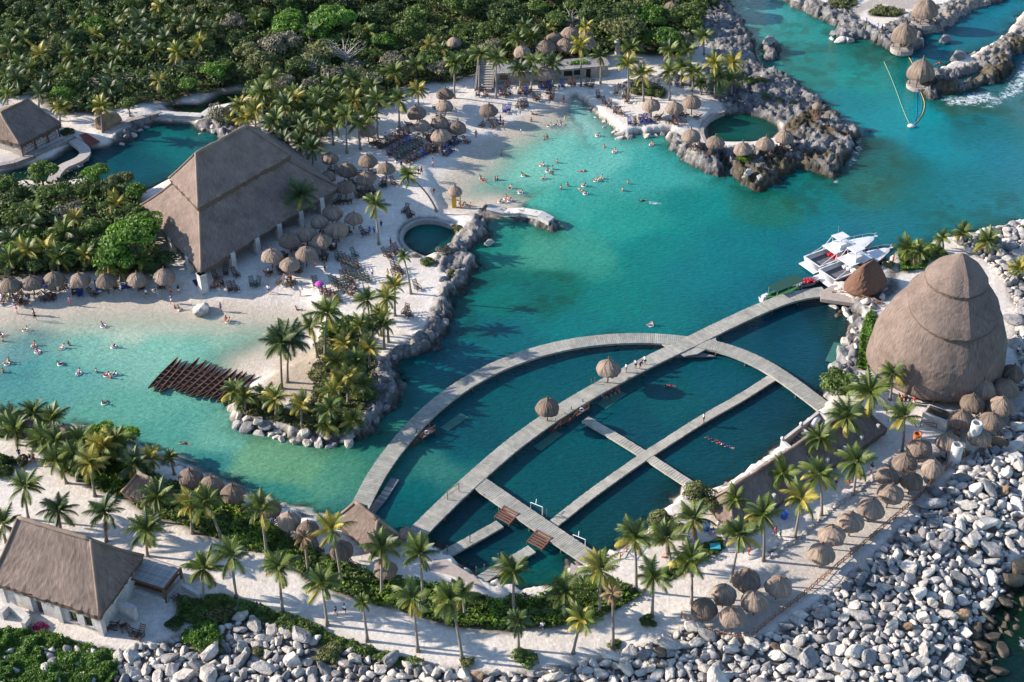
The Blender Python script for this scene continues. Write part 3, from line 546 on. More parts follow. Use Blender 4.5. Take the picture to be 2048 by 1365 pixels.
def hip_building(name, label, N, L_, Rr, ze, ridge, group=None, m=None, tiers=((0, 1),), sag=.06, cat='hut', rc=.28, nseg=(26, 14), seed=1):
    n, l, r = v3(*N, ze), v3(*L_, ze), v3(*Rr, ze); bk = l + (r - n)
    c0 = (n + bk) / 2; gz = height(c0.x, c0.y); 
    root = thing(name, label, cat, (c0.x, c0.y, gz), 0, group)
    off = Vector((c0.x, c0.y, gz)); rr = [n + (l - n) * a + (r - n) * b + Vector((0, 0, ridge[2] - ze)) for a, b in ridge[:2]]
    eave = [p - off for p in (n, r, bk, l)]; rr = [p - off for p in rr]
    ev_o = eave
    if abs(ridge[1][0] - ridge[0][0]) > abs(ridge[1][1] - ridge[0][1]):
        eave = [eave[1], eave[2], eave[3], eave[0]]
    for k, (a, b) in enumerate(tiers):
        ob('roof_tier' if len(tiers) > 1 else 'thatched_roof', roof_mesh(name + '_roof', eave, rr, a, b, nseg, m, lift=1.35 * k, sag=sag, seed=seed + k), root)
    ob('ridge_cap', ridge_cap(name + '_ridge', rr[0] + Vector((0, 0, 1.35 * (len(tiers) - 1))), rr[1] + Vector((0, 0, 1.35 * (len(tiers) - 1))), rc, m), root)
    for k, e in enumerate((eave[0], eave[1], eave[2], eave[3])):
        tp = rr[0] if k in (0, 3) else rr[1]
        for ti, (a, b) in enumerate(tiers):
            pts = []
            for i in range(9):
                t = a + (b - a) * i / 8; p = e.lerp(tp, t); p.z += 1.35 * ti - sag * (eave[0] - rr[0]).length * math.sin(math.pi * t) * .5 + .05; pts.append(p)
            mb = MB(); mb.tube(pts, .2, 6); ob('hip_cap', mb.mesh('hip_cap', m or THATCH2, True), root)
    return root, ev_o, rr, off

# the great palapa
gp, ev, rg, off = hip_building('great_palapa', 'huge grey palapa hall with a two-tiered thatched hip roof on white columns beside the sand', (402, 545), (280, 412), (678, 375), 4.2, ((.5, .245), (.5, .60), 14.9), tiers=((0, .60), (.53, 1)), cat='palapa hall', nseg=(44, 30))
def column(root, off, px, py, w_, h_, m=WALL, gz=None, name='column', rz=.7):
    g = G(px, py); z = g.z if gz is None else gz
    mb = MB(); mb.box((0, 0, h_ / 2), (w_, w_, h_)); mb.box((0, 0, .12), (w_ * 1.15, w_ * 1.15, .24)); mb.box((0, 0, h_ - .08), (w_ * 1.12, w_ * 1.12, .16))
    return ob(name, mb.mesh(name, m), root, (g.x - off.x, g.y - off.y, z - off.z), (0, 0, rz))
column(gp, off, 408, 585, 1.15, 3.6)
def eave_column(root, p, w_, h_, rz):
    mb = MB(); mb.box((0, 0, h_ / 2), (w_, w_, h_)); mb.box((0, 0, .12), (w_ * 1.15, w_ * 1.15, .24)); return ob('column', mb.mesh('column', WALL), root, (p.x, p.y, 0), (0, 0, rz))
ex_ = (ev[1] - ev[0]).normalized(); ey_ = (ev[3] - ev[0]).normalized()
for s_ in (.21, .38, .54, .70, .86): eave_column(gp, ev[0].lerp(ev[1], s_) + ey_ * .25, .85, 2.95, .8)
for s_ in (.22, .5, .8): eave_column(gp, ev[0].lerp(ev[3], s_) + ex_ * .3, .85, 2.95, .8)
a, b = ev[0], ev[1]
for (s0, s1) in ((.05, .2), (.22, .37), (.39, .53), (.55, .69), (.71, .86)):
    mb = MB(); inn = (ev[3] - ev[0]).normalized() * 1.1; mb.beam(a.lerp(b, s0) + inn - Vector((0, 0, .45)), a.lerp(b, s1) + inn - Vector((0, 0, .45)), .35, .4); ob('lintel', mb.mesh('lintel', WALL), gp)
mb = MB(); inn = (ev[3] - ev[0]).normalized()
mb.beam(a.lerp(b, .12) + inn * 5.5 + Vector((0, 0, -3.3)), a.lerp(b, .9) + inn * 5.5 + Vector((0, 0, -3.3)), .6, 1.1); ob('bar_counter', mb.mesh('bar_counter', WOOD), gp)
mb = MB(); mb.beam(a.lerp(b, .16) + inn * 3.4 + Vector((0, 0, -2.0)), a.lerp(b, .95) + inn * 3.4 + Vector((0, 0, -2.0)), .2, 2.2); ob('interior_shade_sheet', mb.mesh('interior_shade_sheet', DARK), gp)  # added near-black sheet, paints the shade of the interior under the roof

# the white-walled seaside hut
sh, ev, rg, off = hip_building('seaside_hut', 'large thatched hip-roofed hut on white plaster walls above the boulders', (199, 1233), (-20, 1163), (287, 1112), 5.2, ((.20, .5), (.86, .5), 11.6), nseg=(34, 24), seed=4, cat='building')
n_, r_, b_, l_ = ev
ax = (l_ - n_).normalized(); ay = (r_ - n_).normalized()
def wallpiece(root, a, b, z0, z1, th, m, name):
    mb = MB(); a = Vector((a.x, a.y, (z0 + z1) / 2)); b = Vector((b.x, b.y, (z0 + z1) / 2)); mb.beam(a, b, th, z1 - z0); return ob(name, mb.mesh(name, m), root)
in0 = n_ + ax * .7 + ay * .8; in1 = n_ + (l_ - n_) * .97 + ay * .8; in2 = n_ + ax * .7 + ay * 8.5
LL = (in1 - in0).length
cur = 0.0
for (g0, g1, kind) in ((1.2, 2.3, 'w'), (3.3, 4.4, 'w'), (8.2, 9.1, 'd')):
    wallpiece(sh, in0 + ax * cur, in0 + ax * g0, 0, 3.1, .35, WALL, 'wall')
    if kind == 'w':
        wallpiece(sh, in0 + ax * g0, in0 + ax * g1, 0, .5, .35, WALL, 'wall')
        wn_ = wallpiece(sh, in0 + ax * (g0 + .02) + ay * .12, in0 + ax * (g1 - .02) + ay * .12, .5, 2.2, .05, DARK, 'window'); wallpiece(wn_, in0 + ax * (g0 - .05) - ay * .22, in0 + ax * (g1 + .05) - ay * .22, .38, .5, .12, STONE, 'sill')
    else: wallpiece(sh, in0 + ax * (g0 + .02) + ay * .12, in0 + ax * (g1 - .02) + ay * .12, 0, 2.2, .08, REDWOOD, 'door')
    wallpiece(sh, in0 + ax * g0, in0 + ax * g1, 2.2, 3.1, .35, WALL, 'wall'); cur = g1
wallpiece(sh, in0 + ax * cur, in1, 0, 3.1, .35, WALL, 'wall')
wallpiece(sh, in0 + ay * .2, in2, 0, 3.1, .35, WALL, 'wall')
for s in (0, 5.6, 9.8, 13.6): 
    mb = MB(); mb.box((0, 0, 1.75), (.7, .7, 3.5)); p = in0 + ax * s - ay * .12; ob('pilaster', mb.mesh('pilaster', WALL), sh, (p.x, p.y, 0), (0, 0, math.atan2(ax.y, ax.x)))
wallpiece(sh, in0 - ay * .55 - ax * .3, in1 - ay * .55, 3.32, 3.56, .28, REDWOOD, 'eave_beam')
wallpiece(sh, in0 - ay * .2, in1 - ay * .2, 3.62, 3.86, .28, REDWOOD, 'eave_beam')
for s in (0, 4.8, 9.6, 14):
    mb = MB(); p = in0 + ax * s - ay * .2; mb.box((0, 0, 3.9), (.26, .26, .9)); ob('post', mb.mesh('post', REDWOOD), sh, (p.x, p.y, 0), (0, 0, math.atan2(ax.y, ax.x)))
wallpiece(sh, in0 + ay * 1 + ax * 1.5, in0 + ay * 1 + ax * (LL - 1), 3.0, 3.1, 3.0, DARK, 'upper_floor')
# veranda with a slatted roof
vn, vr, vb, vl = v3(327, 1178, 3.6), v3(360, 1137, 3.6), v3(285, 1110, 3.6), v3(254, 1155, 3.6)
c0 = (vn + vb) / 2; gz = height(c0.x, c0.y)
vd = thing('veranda', 'open veranda with a grey slatted roof on red posts', 'veranda', (c0.x, c0.y, gz)); vo = Vector((c0.x, c0.y, gz))
ns = 26; slat = None
d1 = vr - vn; d2 = vl - vn
slat_me = None
for i in range(ns):
    s = (i + .5) / ns; a = vn + d1 * s; b = a + d2
    if slat_me is None:
        mb = MB(); mb.box((0, 0, 0), (d2.length, d1.length / ns * .78, .07)); slat_me = mb.mesh('roof_slat', mat('slat_grey', (.34, .33, .315), .85, .3, 3, .3, 20, obvar=.3))
    ob('roof_slat', slat_me, vd, (a + b) / 2 - vo + Vector((0, 0, .12 + .03 * rnd.random())), (0, 0, math.atan2(d2.y, d2.x)))
for a, b in ((vn, vr), (vn, vl), (vr, vr + d2), (vl, vl + d1)):
    mb = MB(); mb.beam(a - vo, b - vo, .22, .26); ob('roof_beam', mb.mesh('roof_beam', REDWOOD), vd)
for p in (vn, vr, vl, vr + d2):
    mb = MB(); mb.box((0, 0, (3.6 - gz) / 2), (.3, .3, 3.6 - gz)); ob('post', mb.mesh('post', REDWOOD), vd, (p.x - vo.x, p.y - vo.y, 0), (0, 0, math.atan2(d1.y, d1.x)))
for a, b in ((vn, vr), (vn, vl)):
    mb = MB(); q = -vo - Vector((0, 0, 3.6)); mb.beam(a + q + Vector((0, 0, 1.45)), b + q + Vector((0, 0, 1.45)), .34, .9); ob('wall', mb.mesh('wall', WALL), vd)
mb = MB(); cc = (vn + vr + d2) / 2; mb.box((0, 0, 1.1), (d1.length * .95, d2.length * .95, .1)); ob('floor_deck', mb.mesh('floor_deck', WOOD), vd, None, (0, 0, math.atan2(d1.y, d1.x)))
for k in range(3):
    mb = MB(); mb.box((0, 0, 1.5), (.9, .5, .7)); ob('bench', mb.mesh('bench', CHAIRW), vd, d1.normalized() * (k - 1) * 1.2 + Vector((0, .4, 0)))

# stone riverside hut
rh, ev, rg, off = hip_building('riverside_hut', 'stone-walled hut with a long curved thatched roof above the river lagoon', (40, 290), (-75, 256), (122, 247), 4.0, ((.40, .2), (.40, .86), 8.2), nseg=(26, 22), seed=8, cat='building')
n_, r_, b_, l_ = ev; ax = (l_ - n_).normalized(); ay = (r_ - n_).normalized()
for a, b in ((n_ + ax * 1 + ay * 1, r_ + ax * 1 - ay * .8), (n_ + ax * 1 + ay * 1, l_ + ay * 1), (r_ + ax * 1 - ay * .8, b_ - ay * .8)):
    wallpiece(rh, a, b, 0, 3.0, .5, STONE, 'wall')
wd_ = (r_ - n_).length
stone_me = []
for k in range(3):
    mb = MB(); mb.box((0, 0, 0), (.42 + .1 * k, .10, .26)); stone_me.append(mb.mesh('stone', WALL))
for row in range(4):
    for k in range(int(wd_ / .75) - 3):
        p = n_ + ax * .72 + ay * (1.5 + k * .75 + (row % 2) * .3); ob('stone', stone_me[(k + row) % 3], rh, (p.x, p.y, .5 + row * .55), (0, 0, math.atan2(ay.y, ay.x)))
for s in (0, .36, .7, 1.):
    mb = MB(); mb.tube([(0, 0, 0), (0, 0, 2.9)], .14, 6); p = n_ + (r_ - n_) * (.05 + .9 * s) + ax * .45; ob('post', mb.mesh('post', REDWOOD), rh, (p.x, p.y, 0))

# dockside hut, pier-end hut, half-hidden garden hut, long hall
def round_roof(name, px, py, ze, zr, a, b, rh, ang, m, seed=5, n=44):
    c = P(px, py, ze); rs = random.Random(seed); V = []; UV = []; f = []; rows = 13; cc, ss = math.cos(ang), math.sin(ang)
    for i in range(rows + 3):
        t = min(1, max(0, (i - 2) / rows)); k = (1 - t) ** .8; z = ze + (zr - ze) * (1 - (1 - t) ** 1.25); ha = rh + (a - rh) * k; hb = b * k
        if i == 0: z -= .5; ha *= .93; hb *= .93
        if i == 1: z -= .3
        for j in range(n):
            th = 2 * math.pi * j / n; e = .8; x = math.copysign(abs(math.cos(th)) ** e, math.cos(th)) * ha; y = math.copysign(abs(math.sin(th)) ** e, math.sin(th)) * hb
            q = rs.uniform(-.06, .06); x += q; y += q; zz = z + (rs.uniform(-.2, .1) if i < 2 else rs.uniform(-.04, .04)); V.append((x * cc - y * ss, x * ss + y * cc, zz)); UV.append((th * 2, i * .4))
    for i in range(rows + 2):
        for j in range(n): f.append((i * n + j, i * n + (j + 1) % n, (i + 1) * n + (j + 1) % n, (i + 1) * n + j))
    mb = MB(); mb.add(V, f, 0, UV); return mb.mesh(name, m), c
me_, c_ = round_roof('thatched_roof', 1731, 566, 2.2, 5.9, 3.9, 2.7, 1.3, R(44), THATCH3)
gz = height(*c_); root = thing('dockside_hut', 'small rust-brown thatched hut on the dock landing beside the moored boats', 'hut', (c_[0], c_[1], 0)); ob('thatched_roof', me_, root)
ob('ridge_cap', ridge_cap('ridge_cap', (-1.3 * math.cos(R(44)), -1.3 * math.sin(R(44)), 5.9), (1.3 * math.cos(R(44)), 1.3 * math.sin(R(44)), 5.9), .2, THATCH3), root)
for sx, sy in ((1, 1), (1, -1), (-1, 1), (-1, -1)):
    mb = MB(); mb.tube([(0, 0, 0), (0, 0, 2.4)], .12, 6); x, y = sx * 2.6, sy * 1.6; ob('post', mb.mesh('post', WOOD), root, (x * .72 - y * .69, x * .69 + y * .72, 0))
ph, ev, rg, off = hip_building('pier_hut', 'thatched hip-roofed hut straddling the shore where the piers begin', (744, 1106), (666, 1040), (812, 1078), 2.8, ((.22, .47), (.78, .47), 6.0), nseg=(18, 20), seed=14)
for e, i in ((ev[0], 2), (ev[1], 3), (ev[2], 0), (ev[3], 1)):
    mb = MB(); p = e.lerp(ev[i], .12); mb.tube([(0, 0, -1), (0, 0, 2.4)], .13, 6); ob('post', mb.mesh('post', WOOD), ph, (p.x, p.y, 0))
gh_, ev, rg, off = hip_building('garden_hut', 'brown thatched hut half hidden by palms behind the south shore', (300, 1012), (243, 985), (352, 990), 2.6, ((.3, .5), (.75, .5), 5.6), nseg=(16, 14), seed=16)
lh, ev, rg, off = hip_building('pen_hall', 'long low thatched hall along the seawall of the swimming pens', (1466, 1068), (1408, 1004), (1774, 860), 2.7, ((.66, .09), (.66, .93), 5.1), nseg=(60, 10), seed=18, sag=.03, cat='building')
for s in range(9):
    mb = MB(); mb.box((0, 0, 1.2), (.4, .4, 2.4)); p = ev[0].lerp(ev[1], .04 + s * .115) + (ev[3] - ev[0]).normalized() * .9; ob('post', mb.mesh('post', WALL), lh, (p.x, p.y, 0), (0, 0, .7))
    p = ev[3].lerp(ev[2], .04 + s * .115) + (ev[0] - ev[3]).normalized() * .9; ob('post', mb.mesh('post', WALL), lh, (p.x, p.y, 0), (0, 0, .7))

# the huge conical palapa: three lathed tiers of thatch
gz = height(61.53, -8.57)
cp = thing('conical_palapa', 'huge bulging conical palapa of grey thatch in three tiers', 'palapa', (61.53, -8.57, gz))
CONE_H = 19.9
DOME = [(0, 9.75), (.06, 9.75), (.12, 9.7), (.3, 9.3), (.5, 7.8), (.6, 6.45), (.68, 5.1), (.76, 3.8), (.85, 2.55), (.93, 1.3), (.98, .5), (1.0, .05)]
def dome_r(h):
    for (a, b), (c, d) in zip(DOME, DOME[1:]):
        if h <= c: return b + (d - b) * (h - a) / (c - a)
    return .05
def dome_shell(rim, top, off_, seed, n=110):
    """rim(t): height of the lower edge at the angle t; off_: how far this layer stands proud"""
    rs = random.Random(seed); rows = 26; V = []; UV = []; f = []
    for i in range(rows + 3):
        for j in range(n):
            t = 2 * math.pi * j / n; z0 = rim(t) ; k = max(0, i - 2) / rows; z = z0 + (top - z0) * k; h = z / CONE_H; rr = dome_r(h) + off_ * min(1, (1 - h) * 9)
            if i == 0: rr -= .55; z -= .42
            if i == 1: z -= .34 + rs.uniform(-.16, .12)
            if i == 2: z += rs.uniform(-.08, .1)
            rr += rs.uniform(-.025, .025) + .03 * math.sin(7 * t + z * 1.3); ds = abs(((t - R(-82)) + math.pi) % (2 * math.pi) - math.pi); rr += .22 * max(0, 1 - ds / .16) * min(1, rr / 3)
            V.append((.78 * h + rr * math.cos(t), .12 * h + rr * .97 * math.sin(t), z)); UV.append((t * 10, -i * .5))
    for i in range(rows + 2):
        for j in range(n): f.append((i * n + j, i * n + (j + 1) % n, (i + 1) * n + (j + 1) % n, (i + 1) * n + j))
    b = MB(); b.add(V, f, 0, UV)
    for i_ in range(0, 2 * n): b.m[i_] = 1  # rim rows darkened to draw the shadow under the lip
    return b.mesh('roof_tier', [THATCH, THATCH_DARK])
ob('roof_tier', dome_shell(lambda t: 1.5, 14.2, 0, 21), cp)
ob('roof_tier', dome_shell(lambda t: 13.2 - 2.5 * max(0, -math.sin(t)) ** 1.2, 17.0, .75, 22), cp)
ob('roof_tier', dome_shell(lambda t: 16.1 - .5 * max(0, -math.sin(t)), CONE_H, 1.2, 23), cp)
for k in range(14):
    t = 2 * math.pi * k / 14; mb = MB(); mb.tube([(0, 0, 0), (0, 0, 1.6)], .2, 7); ob('post', mb.mesh('post', WOOD), cp, (8.8 * math.cos(t), 8.8 * math.sin(t), 0))
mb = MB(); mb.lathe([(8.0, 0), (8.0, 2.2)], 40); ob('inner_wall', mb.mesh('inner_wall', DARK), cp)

# ------------------------------------------------------------------ boardwalks
def poly_at(pts, d):
    for i in range(len(pts) - 1):
        L = (pts[i + 1] - pts[i]).length
        if d <= L or i == len(pts) - 2: return pts[i].lerp(pts[i + 1], d / L), (pts[i + 1] - pts[i]).normalized()
        d -= L
def smooth(pts, it=2):
    for _ in range(it):
        q = [pts[0]]
        for i in range(len(pts) - 1): q += [pts[i].lerp(pts[i + 1], .25), pts[i].lerp(pts[i + 1], .75)]
        q.append(pts[-1]); pts = q
    return pts
def boardwalk(label, px, wd, z=1.0, pitch=.30, m=DECK, post_every=5.0, sm=True, group=None, name='boardwalk', beamh=.28):
    pts = [v3(x, y, z) for x, y in px]
    if sm: pts = smooth(pts, 3)
    L = sum((pts[i + 1] - pts[i]).length for i in range(len(pts) - 1)); o = pts[len(pts) // 2].copy(); o.z = 0
    root = thing(name, label, 'boardwalk', o, 0, group); mb = MB(); n = int(L / pitch); e1, e2 = [], []
    rs = random.Random(int(L * 10))
    for i in range(n):
        p, d = poly_at(pts, (i + .5) * L / n); nr = Vector((-d.y, d.x, 0)); q = rs.uniform(-.012, .012); k = i // 9 % 2
        mb.box(p - o + Vector((0, 0, q)), (L / n * .86, wd + rs.uniform(-.06, .06), .07), math.atan2(d.y, d.x) + rs.uniform(-.006, .006), mi=1 if rs.random() < (.32 if k else .12) else 0)
    pl = ob('deck_planking', mb.mesh('deck_planking', [m, DECK2]), root, kind='stuff')
    for sgn in (-1, 1):
        mb = MB(); k = max(2, int(L / 2.5)); prev = None
        for i in range(k + 1):
            p, d = poly_at(pts, min(L - 1e-3, i * L / k)); nr = Vector((-d.y, d.x, 0)); q = p - o + nr * sgn * (wd / 2 - .12) - Vector((0, 0, .04 + beamh / 2))
            if prev is not None: mb.beam(prev, q, .14, beamh)
            prev = q
        ob('side_beam', mb.mesh('side_beam', m), root)
    k = max(1, int(L / post_every)); pm = None
    for i in range(k + 1):
        p, d = poly_at(pts, min(L - 1e-3, i * L / k)); nr = Vector((-d.y, d.x, 0))
        for sgn in (-1, 1):
            if pm is None:
                b = MB(); b.tube([(0, 0, -2), (0, 0, z - .1)], .14, 7); pm = b.mesh('post', POSTM)
            q = p + nr * sgn * (wd / 2 - .22); ob('post', pm, root, (q.x - o.x, q.y - o.y, 0))
    return root
boardwalk('long arched boardwalk curving round the swimming pens', [(716, 1022), (728, 998), (750, 955), (778, 913), (815, 867), (858, 822), (905, 784), (960, 750), (1015, 724), (1080, 702), (1150, 686), (1220, 678), (1290, 676), (1350, 680), (1400, 686), (1445, 695), (1495, 713), (1540, 736), (1580, 763), (1620, 793), (1652, 818)], 2.5)
boardwalk('long straight boardwalk from the thatched pier hut to the boat dock', [(828, 1072), (868, 1032), (915, 986), (962, 944), (1012, 900), (1062, 862), (1120, 822), (1180, 786), (1240, 753), (1300, 722), (1360, 694), (1405, 672), (1460, 645), (1530, 613), (1590, 591), (1650, 583)], 2.5, z=1.06)
boardwalk('wide cross boardwalk at the near end of the pens', [(952, 961), (1015, 1005), (1075, 1046), (1135, 1087), (1200, 1130)], 2.5, z=1.0, sm=False)
boardwalk('narrow board walkway running the length of the pens', [(1104, 1050), (1160, 1005), (1200, 975), (1290, 912), (1340, 880), (1410, 835), (1480, 797), (1550, 752)], 1.45, z=.62, m=DECK2, pitch=.42, name='walkway')
boardwalk('narrow board walkway cutting across the middle of the pens', [(1170, 838), (1230, 873), (1290, 910), (1340, 943), (1394, 978)], 1.45, z=.58, m=DECK2, pitch=.42, sm=False, name='walkway')
boardwalk('low board walkway left of the middle small pen', [(872, 1118), (940, 1082), (1000, 1048)], 1.5, z=.62, sm=False, name='walkway')
boardwalk('low board walkway right of the middle small pen', [(955, 1163), (1010, 1130), (1064, 1098)], 1.5, z=.62, sm=False, name='walkway')
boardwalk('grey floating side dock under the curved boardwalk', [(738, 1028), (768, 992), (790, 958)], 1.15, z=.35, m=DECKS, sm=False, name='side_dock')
def slab(name, label, cat, px, z, th, m, group=None):
    pts = [v3(x, y, z) for x, y in px]; c = sum(pts, Vector()) / len(pts); c.z = z - th; mb = MB(); n = len(pts)
    a = sum(pts[i].x * pts[(i + 1) % n].y - pts[(i + 1) % n].x * pts[i].y for i in range(n))
    if a < 0: pts.reverse()
    V = [tuple(p - c - Vector((0, 0, th))) for p in pts] + [tuple(p - c) for p in pts]
    mb.add(V, [tuple(range(n - 1, -1, -1)), tuple(range(n, 2 * n))] + [(i, (i + 1) % n, n + (i + 1) % n, n + i) for i in range(n)])
    o = ob(name, mb.mesh(name, m), None, c); return tag(o, label, cat, group)
slab('deck_platform', 'planked junction platform where the two boardwalks cross', 'platform', [(1350, 705), (1320, 686), (1400, 676), (1430, 672), (1434, 686), (1395, 708), (1370, 712)], .96, .2, DECK)
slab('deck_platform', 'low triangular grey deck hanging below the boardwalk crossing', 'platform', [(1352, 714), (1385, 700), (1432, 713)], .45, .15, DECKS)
AWASH = mat('awash_green_deck', (.045, .16, .125), .5, .2, 2, alpha=.75)
for px, lb in (([(880, 856), (921, 826), (937, 834), (896, 863)], 'pale green submerged platform under the curved boardwalk'), ([(1067, 893), (1110, 862), (1127, 868), (1082, 902)], 'pale green submerged platform below the overwater palapas'),
               ([(1193, 808), (1232, 780), (1254, 788), (1212, 818)], 'submerged platform with seated people at the main boardwalk'), ([(1668, 684), (1690, 690), (1673, 727), (1650, 722)], 'green submerged mat by the rocks under the conical palapa')):
    slab('submerged_platform', lb, 'platform', px, .05, .05, AWASH, 'platforms just under the water')
PINKST = mat('rosy_concrete', (.33, .28, .245), .9, .15, 1.5, .4, 6, .1)
slab('stone_ramp', 'rosy stone slab wedge at the foot of the wide cross boardwalk', 'slab', [(1142, 1126), (1176, 1148), (1172, 1162), (1136, 1166)], 1.3, 1.5, PINKST)
slab('stone_ramp', 'flat rosy stone quay beside the three small pens', 'slab', [(893, 1119), (950, 1154), (975, 1180), (900, 1150), (860, 1140), (868, 1118)], 1.32, 1.5, PINKST)
slab('dock_landing', 'pale concrete dock landing between the boats and the conical palapa', 'platform', [(1640, 584), (1662, 572), (1695, 562), (1712, 585), (1745, 590), (1782, 600), (1775, 622), (1740, 612), (1700, 606), (1655, 600), (1642, 598)], 1.2, .6, PINKST)
# red plank steps
for (a, b, lb) in (((1003, 1044), (1024, 1020), 'upper set of red wooden steps'), ((1068, 1094), (1090, 1068), 'lower set of red wooden steps')):
    p0 = v3(*a, .55); p1 = v3(*b, 1.0); root = thing('steps', lb + ' from the cross boardwalk down to the low walkway', 'steps', (p0 + p1) / 2, 0, 'red wooden steps'); c = (p0 + p1) / 2; d = (p1 - p0); nr = Vector((-d.y, d.x, 0)).normalized()
    tm = None
    for i in range(6):
        p = p0.lerp(p1, (i + .5) / 6) - c + Vector((0, 0, .12))
        if tm is None: mb = MB(); mb.box((0, 0, 0), (d.length / 6 * .6, 2.3, .1)); tm = mb.mesh('tread', REDWOOD)
        ob('tread', tm, root, p, (0, 0, math.atan2(d.y, d.x)))
    for s in (-1, 1):
        mb = MB(); mb.beam(p0 - c + nr * s * 1.15, p1 - c + nr * s * 1.15, .1, .4); ob('stringer', mb.mesh('stringer', REDWOOD), root)
# white ladder rails, thin posts and the swing gate
for px, py, lb in ((1073, 1023, 'white tubular ladder rail beside the longest narrow walkway'), (1158, 1088, 'white tubular ladder rail nearest the shore end of the cross boardwalk')):
    g = v3(px, py, 1.0); mb = MB(); mb.tube([(-.75, .45, -.6), (-.75, .45, 1.15), (.75, -.45, 1.15), (.75, -.45, -.4)], .05, 6); mb.tube([(-.1, .2, 1.15), (.0, .9, 1.3)], .04, 5)
    tag(ob('ladder_rail', mb.mesh('ladder_rail', mat('white_rail_paint', (.75, .75, .74), .4, .05, 1)), None, g), lb, 'ladder', 'white ladder rails')
for px, py, lb in ((940, 1085, 'thin dark post'), (895, 1105, 'thin dark post'), (997, 1121, 'thin pale-capped post'), (953, 1148, 'thin pale-capped post'), (969, 1143, 'short dark post'), (1183, 772, 'thin leaning post'), (1190, 768, 'thin leaning post'), (1087, 1030, 'thin dark post'), (1094, 1034, 'thin dark post')):
    g = v3(px, py, .7); mb = MB(); mb.tube([(0, 0, 0), (0, 0, 1.1)], .055, 5); mb.lathe([(.02, 1.22), (.1, 1.18), (.1, 1.06), (.05, 1.05)], 6)
    later(ob('mooring_post', mb.mesh('mooring_post', POSTM), None, g), lb + ' on the pen walkways', px, py, 'post', 'thin posts on the walkways')
g = v3(905, 1000, 1.1); mb = MB()
a, b = v3(895, 1000, 1.1) - g, v3(918, 984, 1.1) - g
for q in (a, b): mb.tube([q + Vector((0, 0, -.6)), q + Vector((0, 0, 1.5))], .05, 5)
mb.tube([a + Vector((0, 0, 1.5)), b + Vector((0, 0, 1.5))], .05, 5); mb.tube([a + Vector((0, 0, .7)), b + Vector((0, 0, .7))], .03, 5)
tag(ob('gate_frame', mb.mesh('gate_frame', WOOD), None, g), 'thin metal gate frame standing on the main boardwalk', 'gate')

# swimming ladders and gear stands of brown wood at the pens
for px, py, sc, lb in ((852, 868, 1, 'brown wooden steps and gear landing below the curved boardwalk'), (1160, 823, 1, 'brown wooden gear landing below the middle of the main boardwalk'), (1125, 845, .8, 'brown wooden steps going down from the main boardwalk')):
    g = v3(px, py, .4); root = thing('swim_landing', lb, 'landing', g, R(45), scale=(sc,) * 3)
    mb = MB(); mb.box((0, 0, .25), (2.6, 1.3, .1)); ob('platform', mb.mesh('platform', REDWOOD), root)
    for k in range(5):
        mb = MB(); mb.box((-1.7 - .35 * k, 0, .1 - .12 * k), (.26, 1.1, .07)); ob('tread', mb.mesh('tread', WOOD), root)
    for x, y in ((-1.2, -.6), (1.2, -.6), (-1.2, .6), (1.2, .6)):
        mb = MB(); mb.tube([(x, y, -.8), (x, y, 1.2)], .07, 5); ob('post', mb.mesh('post', WOOD), root)
    mb = MB(); mb.tube([(-1.2, -.6, 1.1), (1.2, -.6, 1.1)], .05, 5); mb.tube([(-1.2, -.6, 1.1), (-3, -.6, .3)], .05, 5); ob('handrail', mb.mesh('handrail', REDWOOD), root)
    rp = [(.28 * math.cos(t * math.pi / 6), 0, .28 * math.sin(t * math.pi / 6)) for t in range(13)]
    if sc == 1:
        mb = MB(); mb.tube(rp, .08, 6); o = ob('life_ring', mb.mesh('life_ring', WHITE), None, g + Vector((.2, -.75, .9))); tag(o, 'white life ring hung on the ' + ('landing under the curved boardwalk' if px < 1000 else 'landing at the main boardwalk'), 'life ring', 'white life rings')

# ------------------------------------------------------------------ thatched umbrellas
def umb_mesh(seed, tall=1.0, rad=1.75):
    rs = random.Random(seed); n = 30; prof = [(0.09, 1.72), (.15, 1.46), (.5, 1.31), (.95, 1.09), (1.35, .78), (1.63, .40), (1.77, .02), (1.71, -.30), (1.45, -.24)]
    V = []; UV = []; f = []
    for i, (r, z) in enumerate(prof):
        for j in range(n):
            t = 2 * math.pi * j / n; k = 1 + .035 * math.sin(5 * t + seed) + rs.uniform(-.03, .03)
            zz = z * tall + rs.uniform(-.05, .05) + (rs.uniform(-.16, .08) if i in (6, 7) else 0); V.append((r * rad / 1.75 * k * math.cos(t), r * rad / 1.75 * k * math.sin(t), zz)); UV.append((t * 2.2, -i * .28))
    for i in range(len(prof) - 1):
        for j in range(n): f.append((i * n + j, (i + 1) * n + j, (i + 1) * n + (j + 1) % n, i * n + (j + 1) % n))
    b = MB(); b.add(V, f, 0, UV); return b.mesh('thatch_umbrella', THATCH2)
UM = [umb_mesh(i) for i in range(4)]
mb = MB(); mb.lathe([(.12, 1.65), (.15, 1.85), (.06, 2.05), (.0, 2.06)], 8); CAPM = mb.mesh('roof_cap', THATCH_DARK)
mb = MB(); mb.tube([(0, 0, -2.3), (0, 0, 1.5)], .11, 7); POLEM = mb.mesh('pole', WOOD)
mb = MB()
for k in range(6):
    t = k * math.pi / 3; mb.beam((.1 * math.cos(t), .1 * math.sin(t), .9), (1.5 * math.cos(t), 1.5 * math.sin(t), -.1), .06)
RAFM = mb.mesh('rafter_ring', WOOD)
mb = MB(); mb.lathe([(.55, -1.55), (.55, -1.48), (0, -1.48)], 14); mb.tube([(0, 0, -2.2), (0, 0, -1.55)], .08, 6)
uproto = []
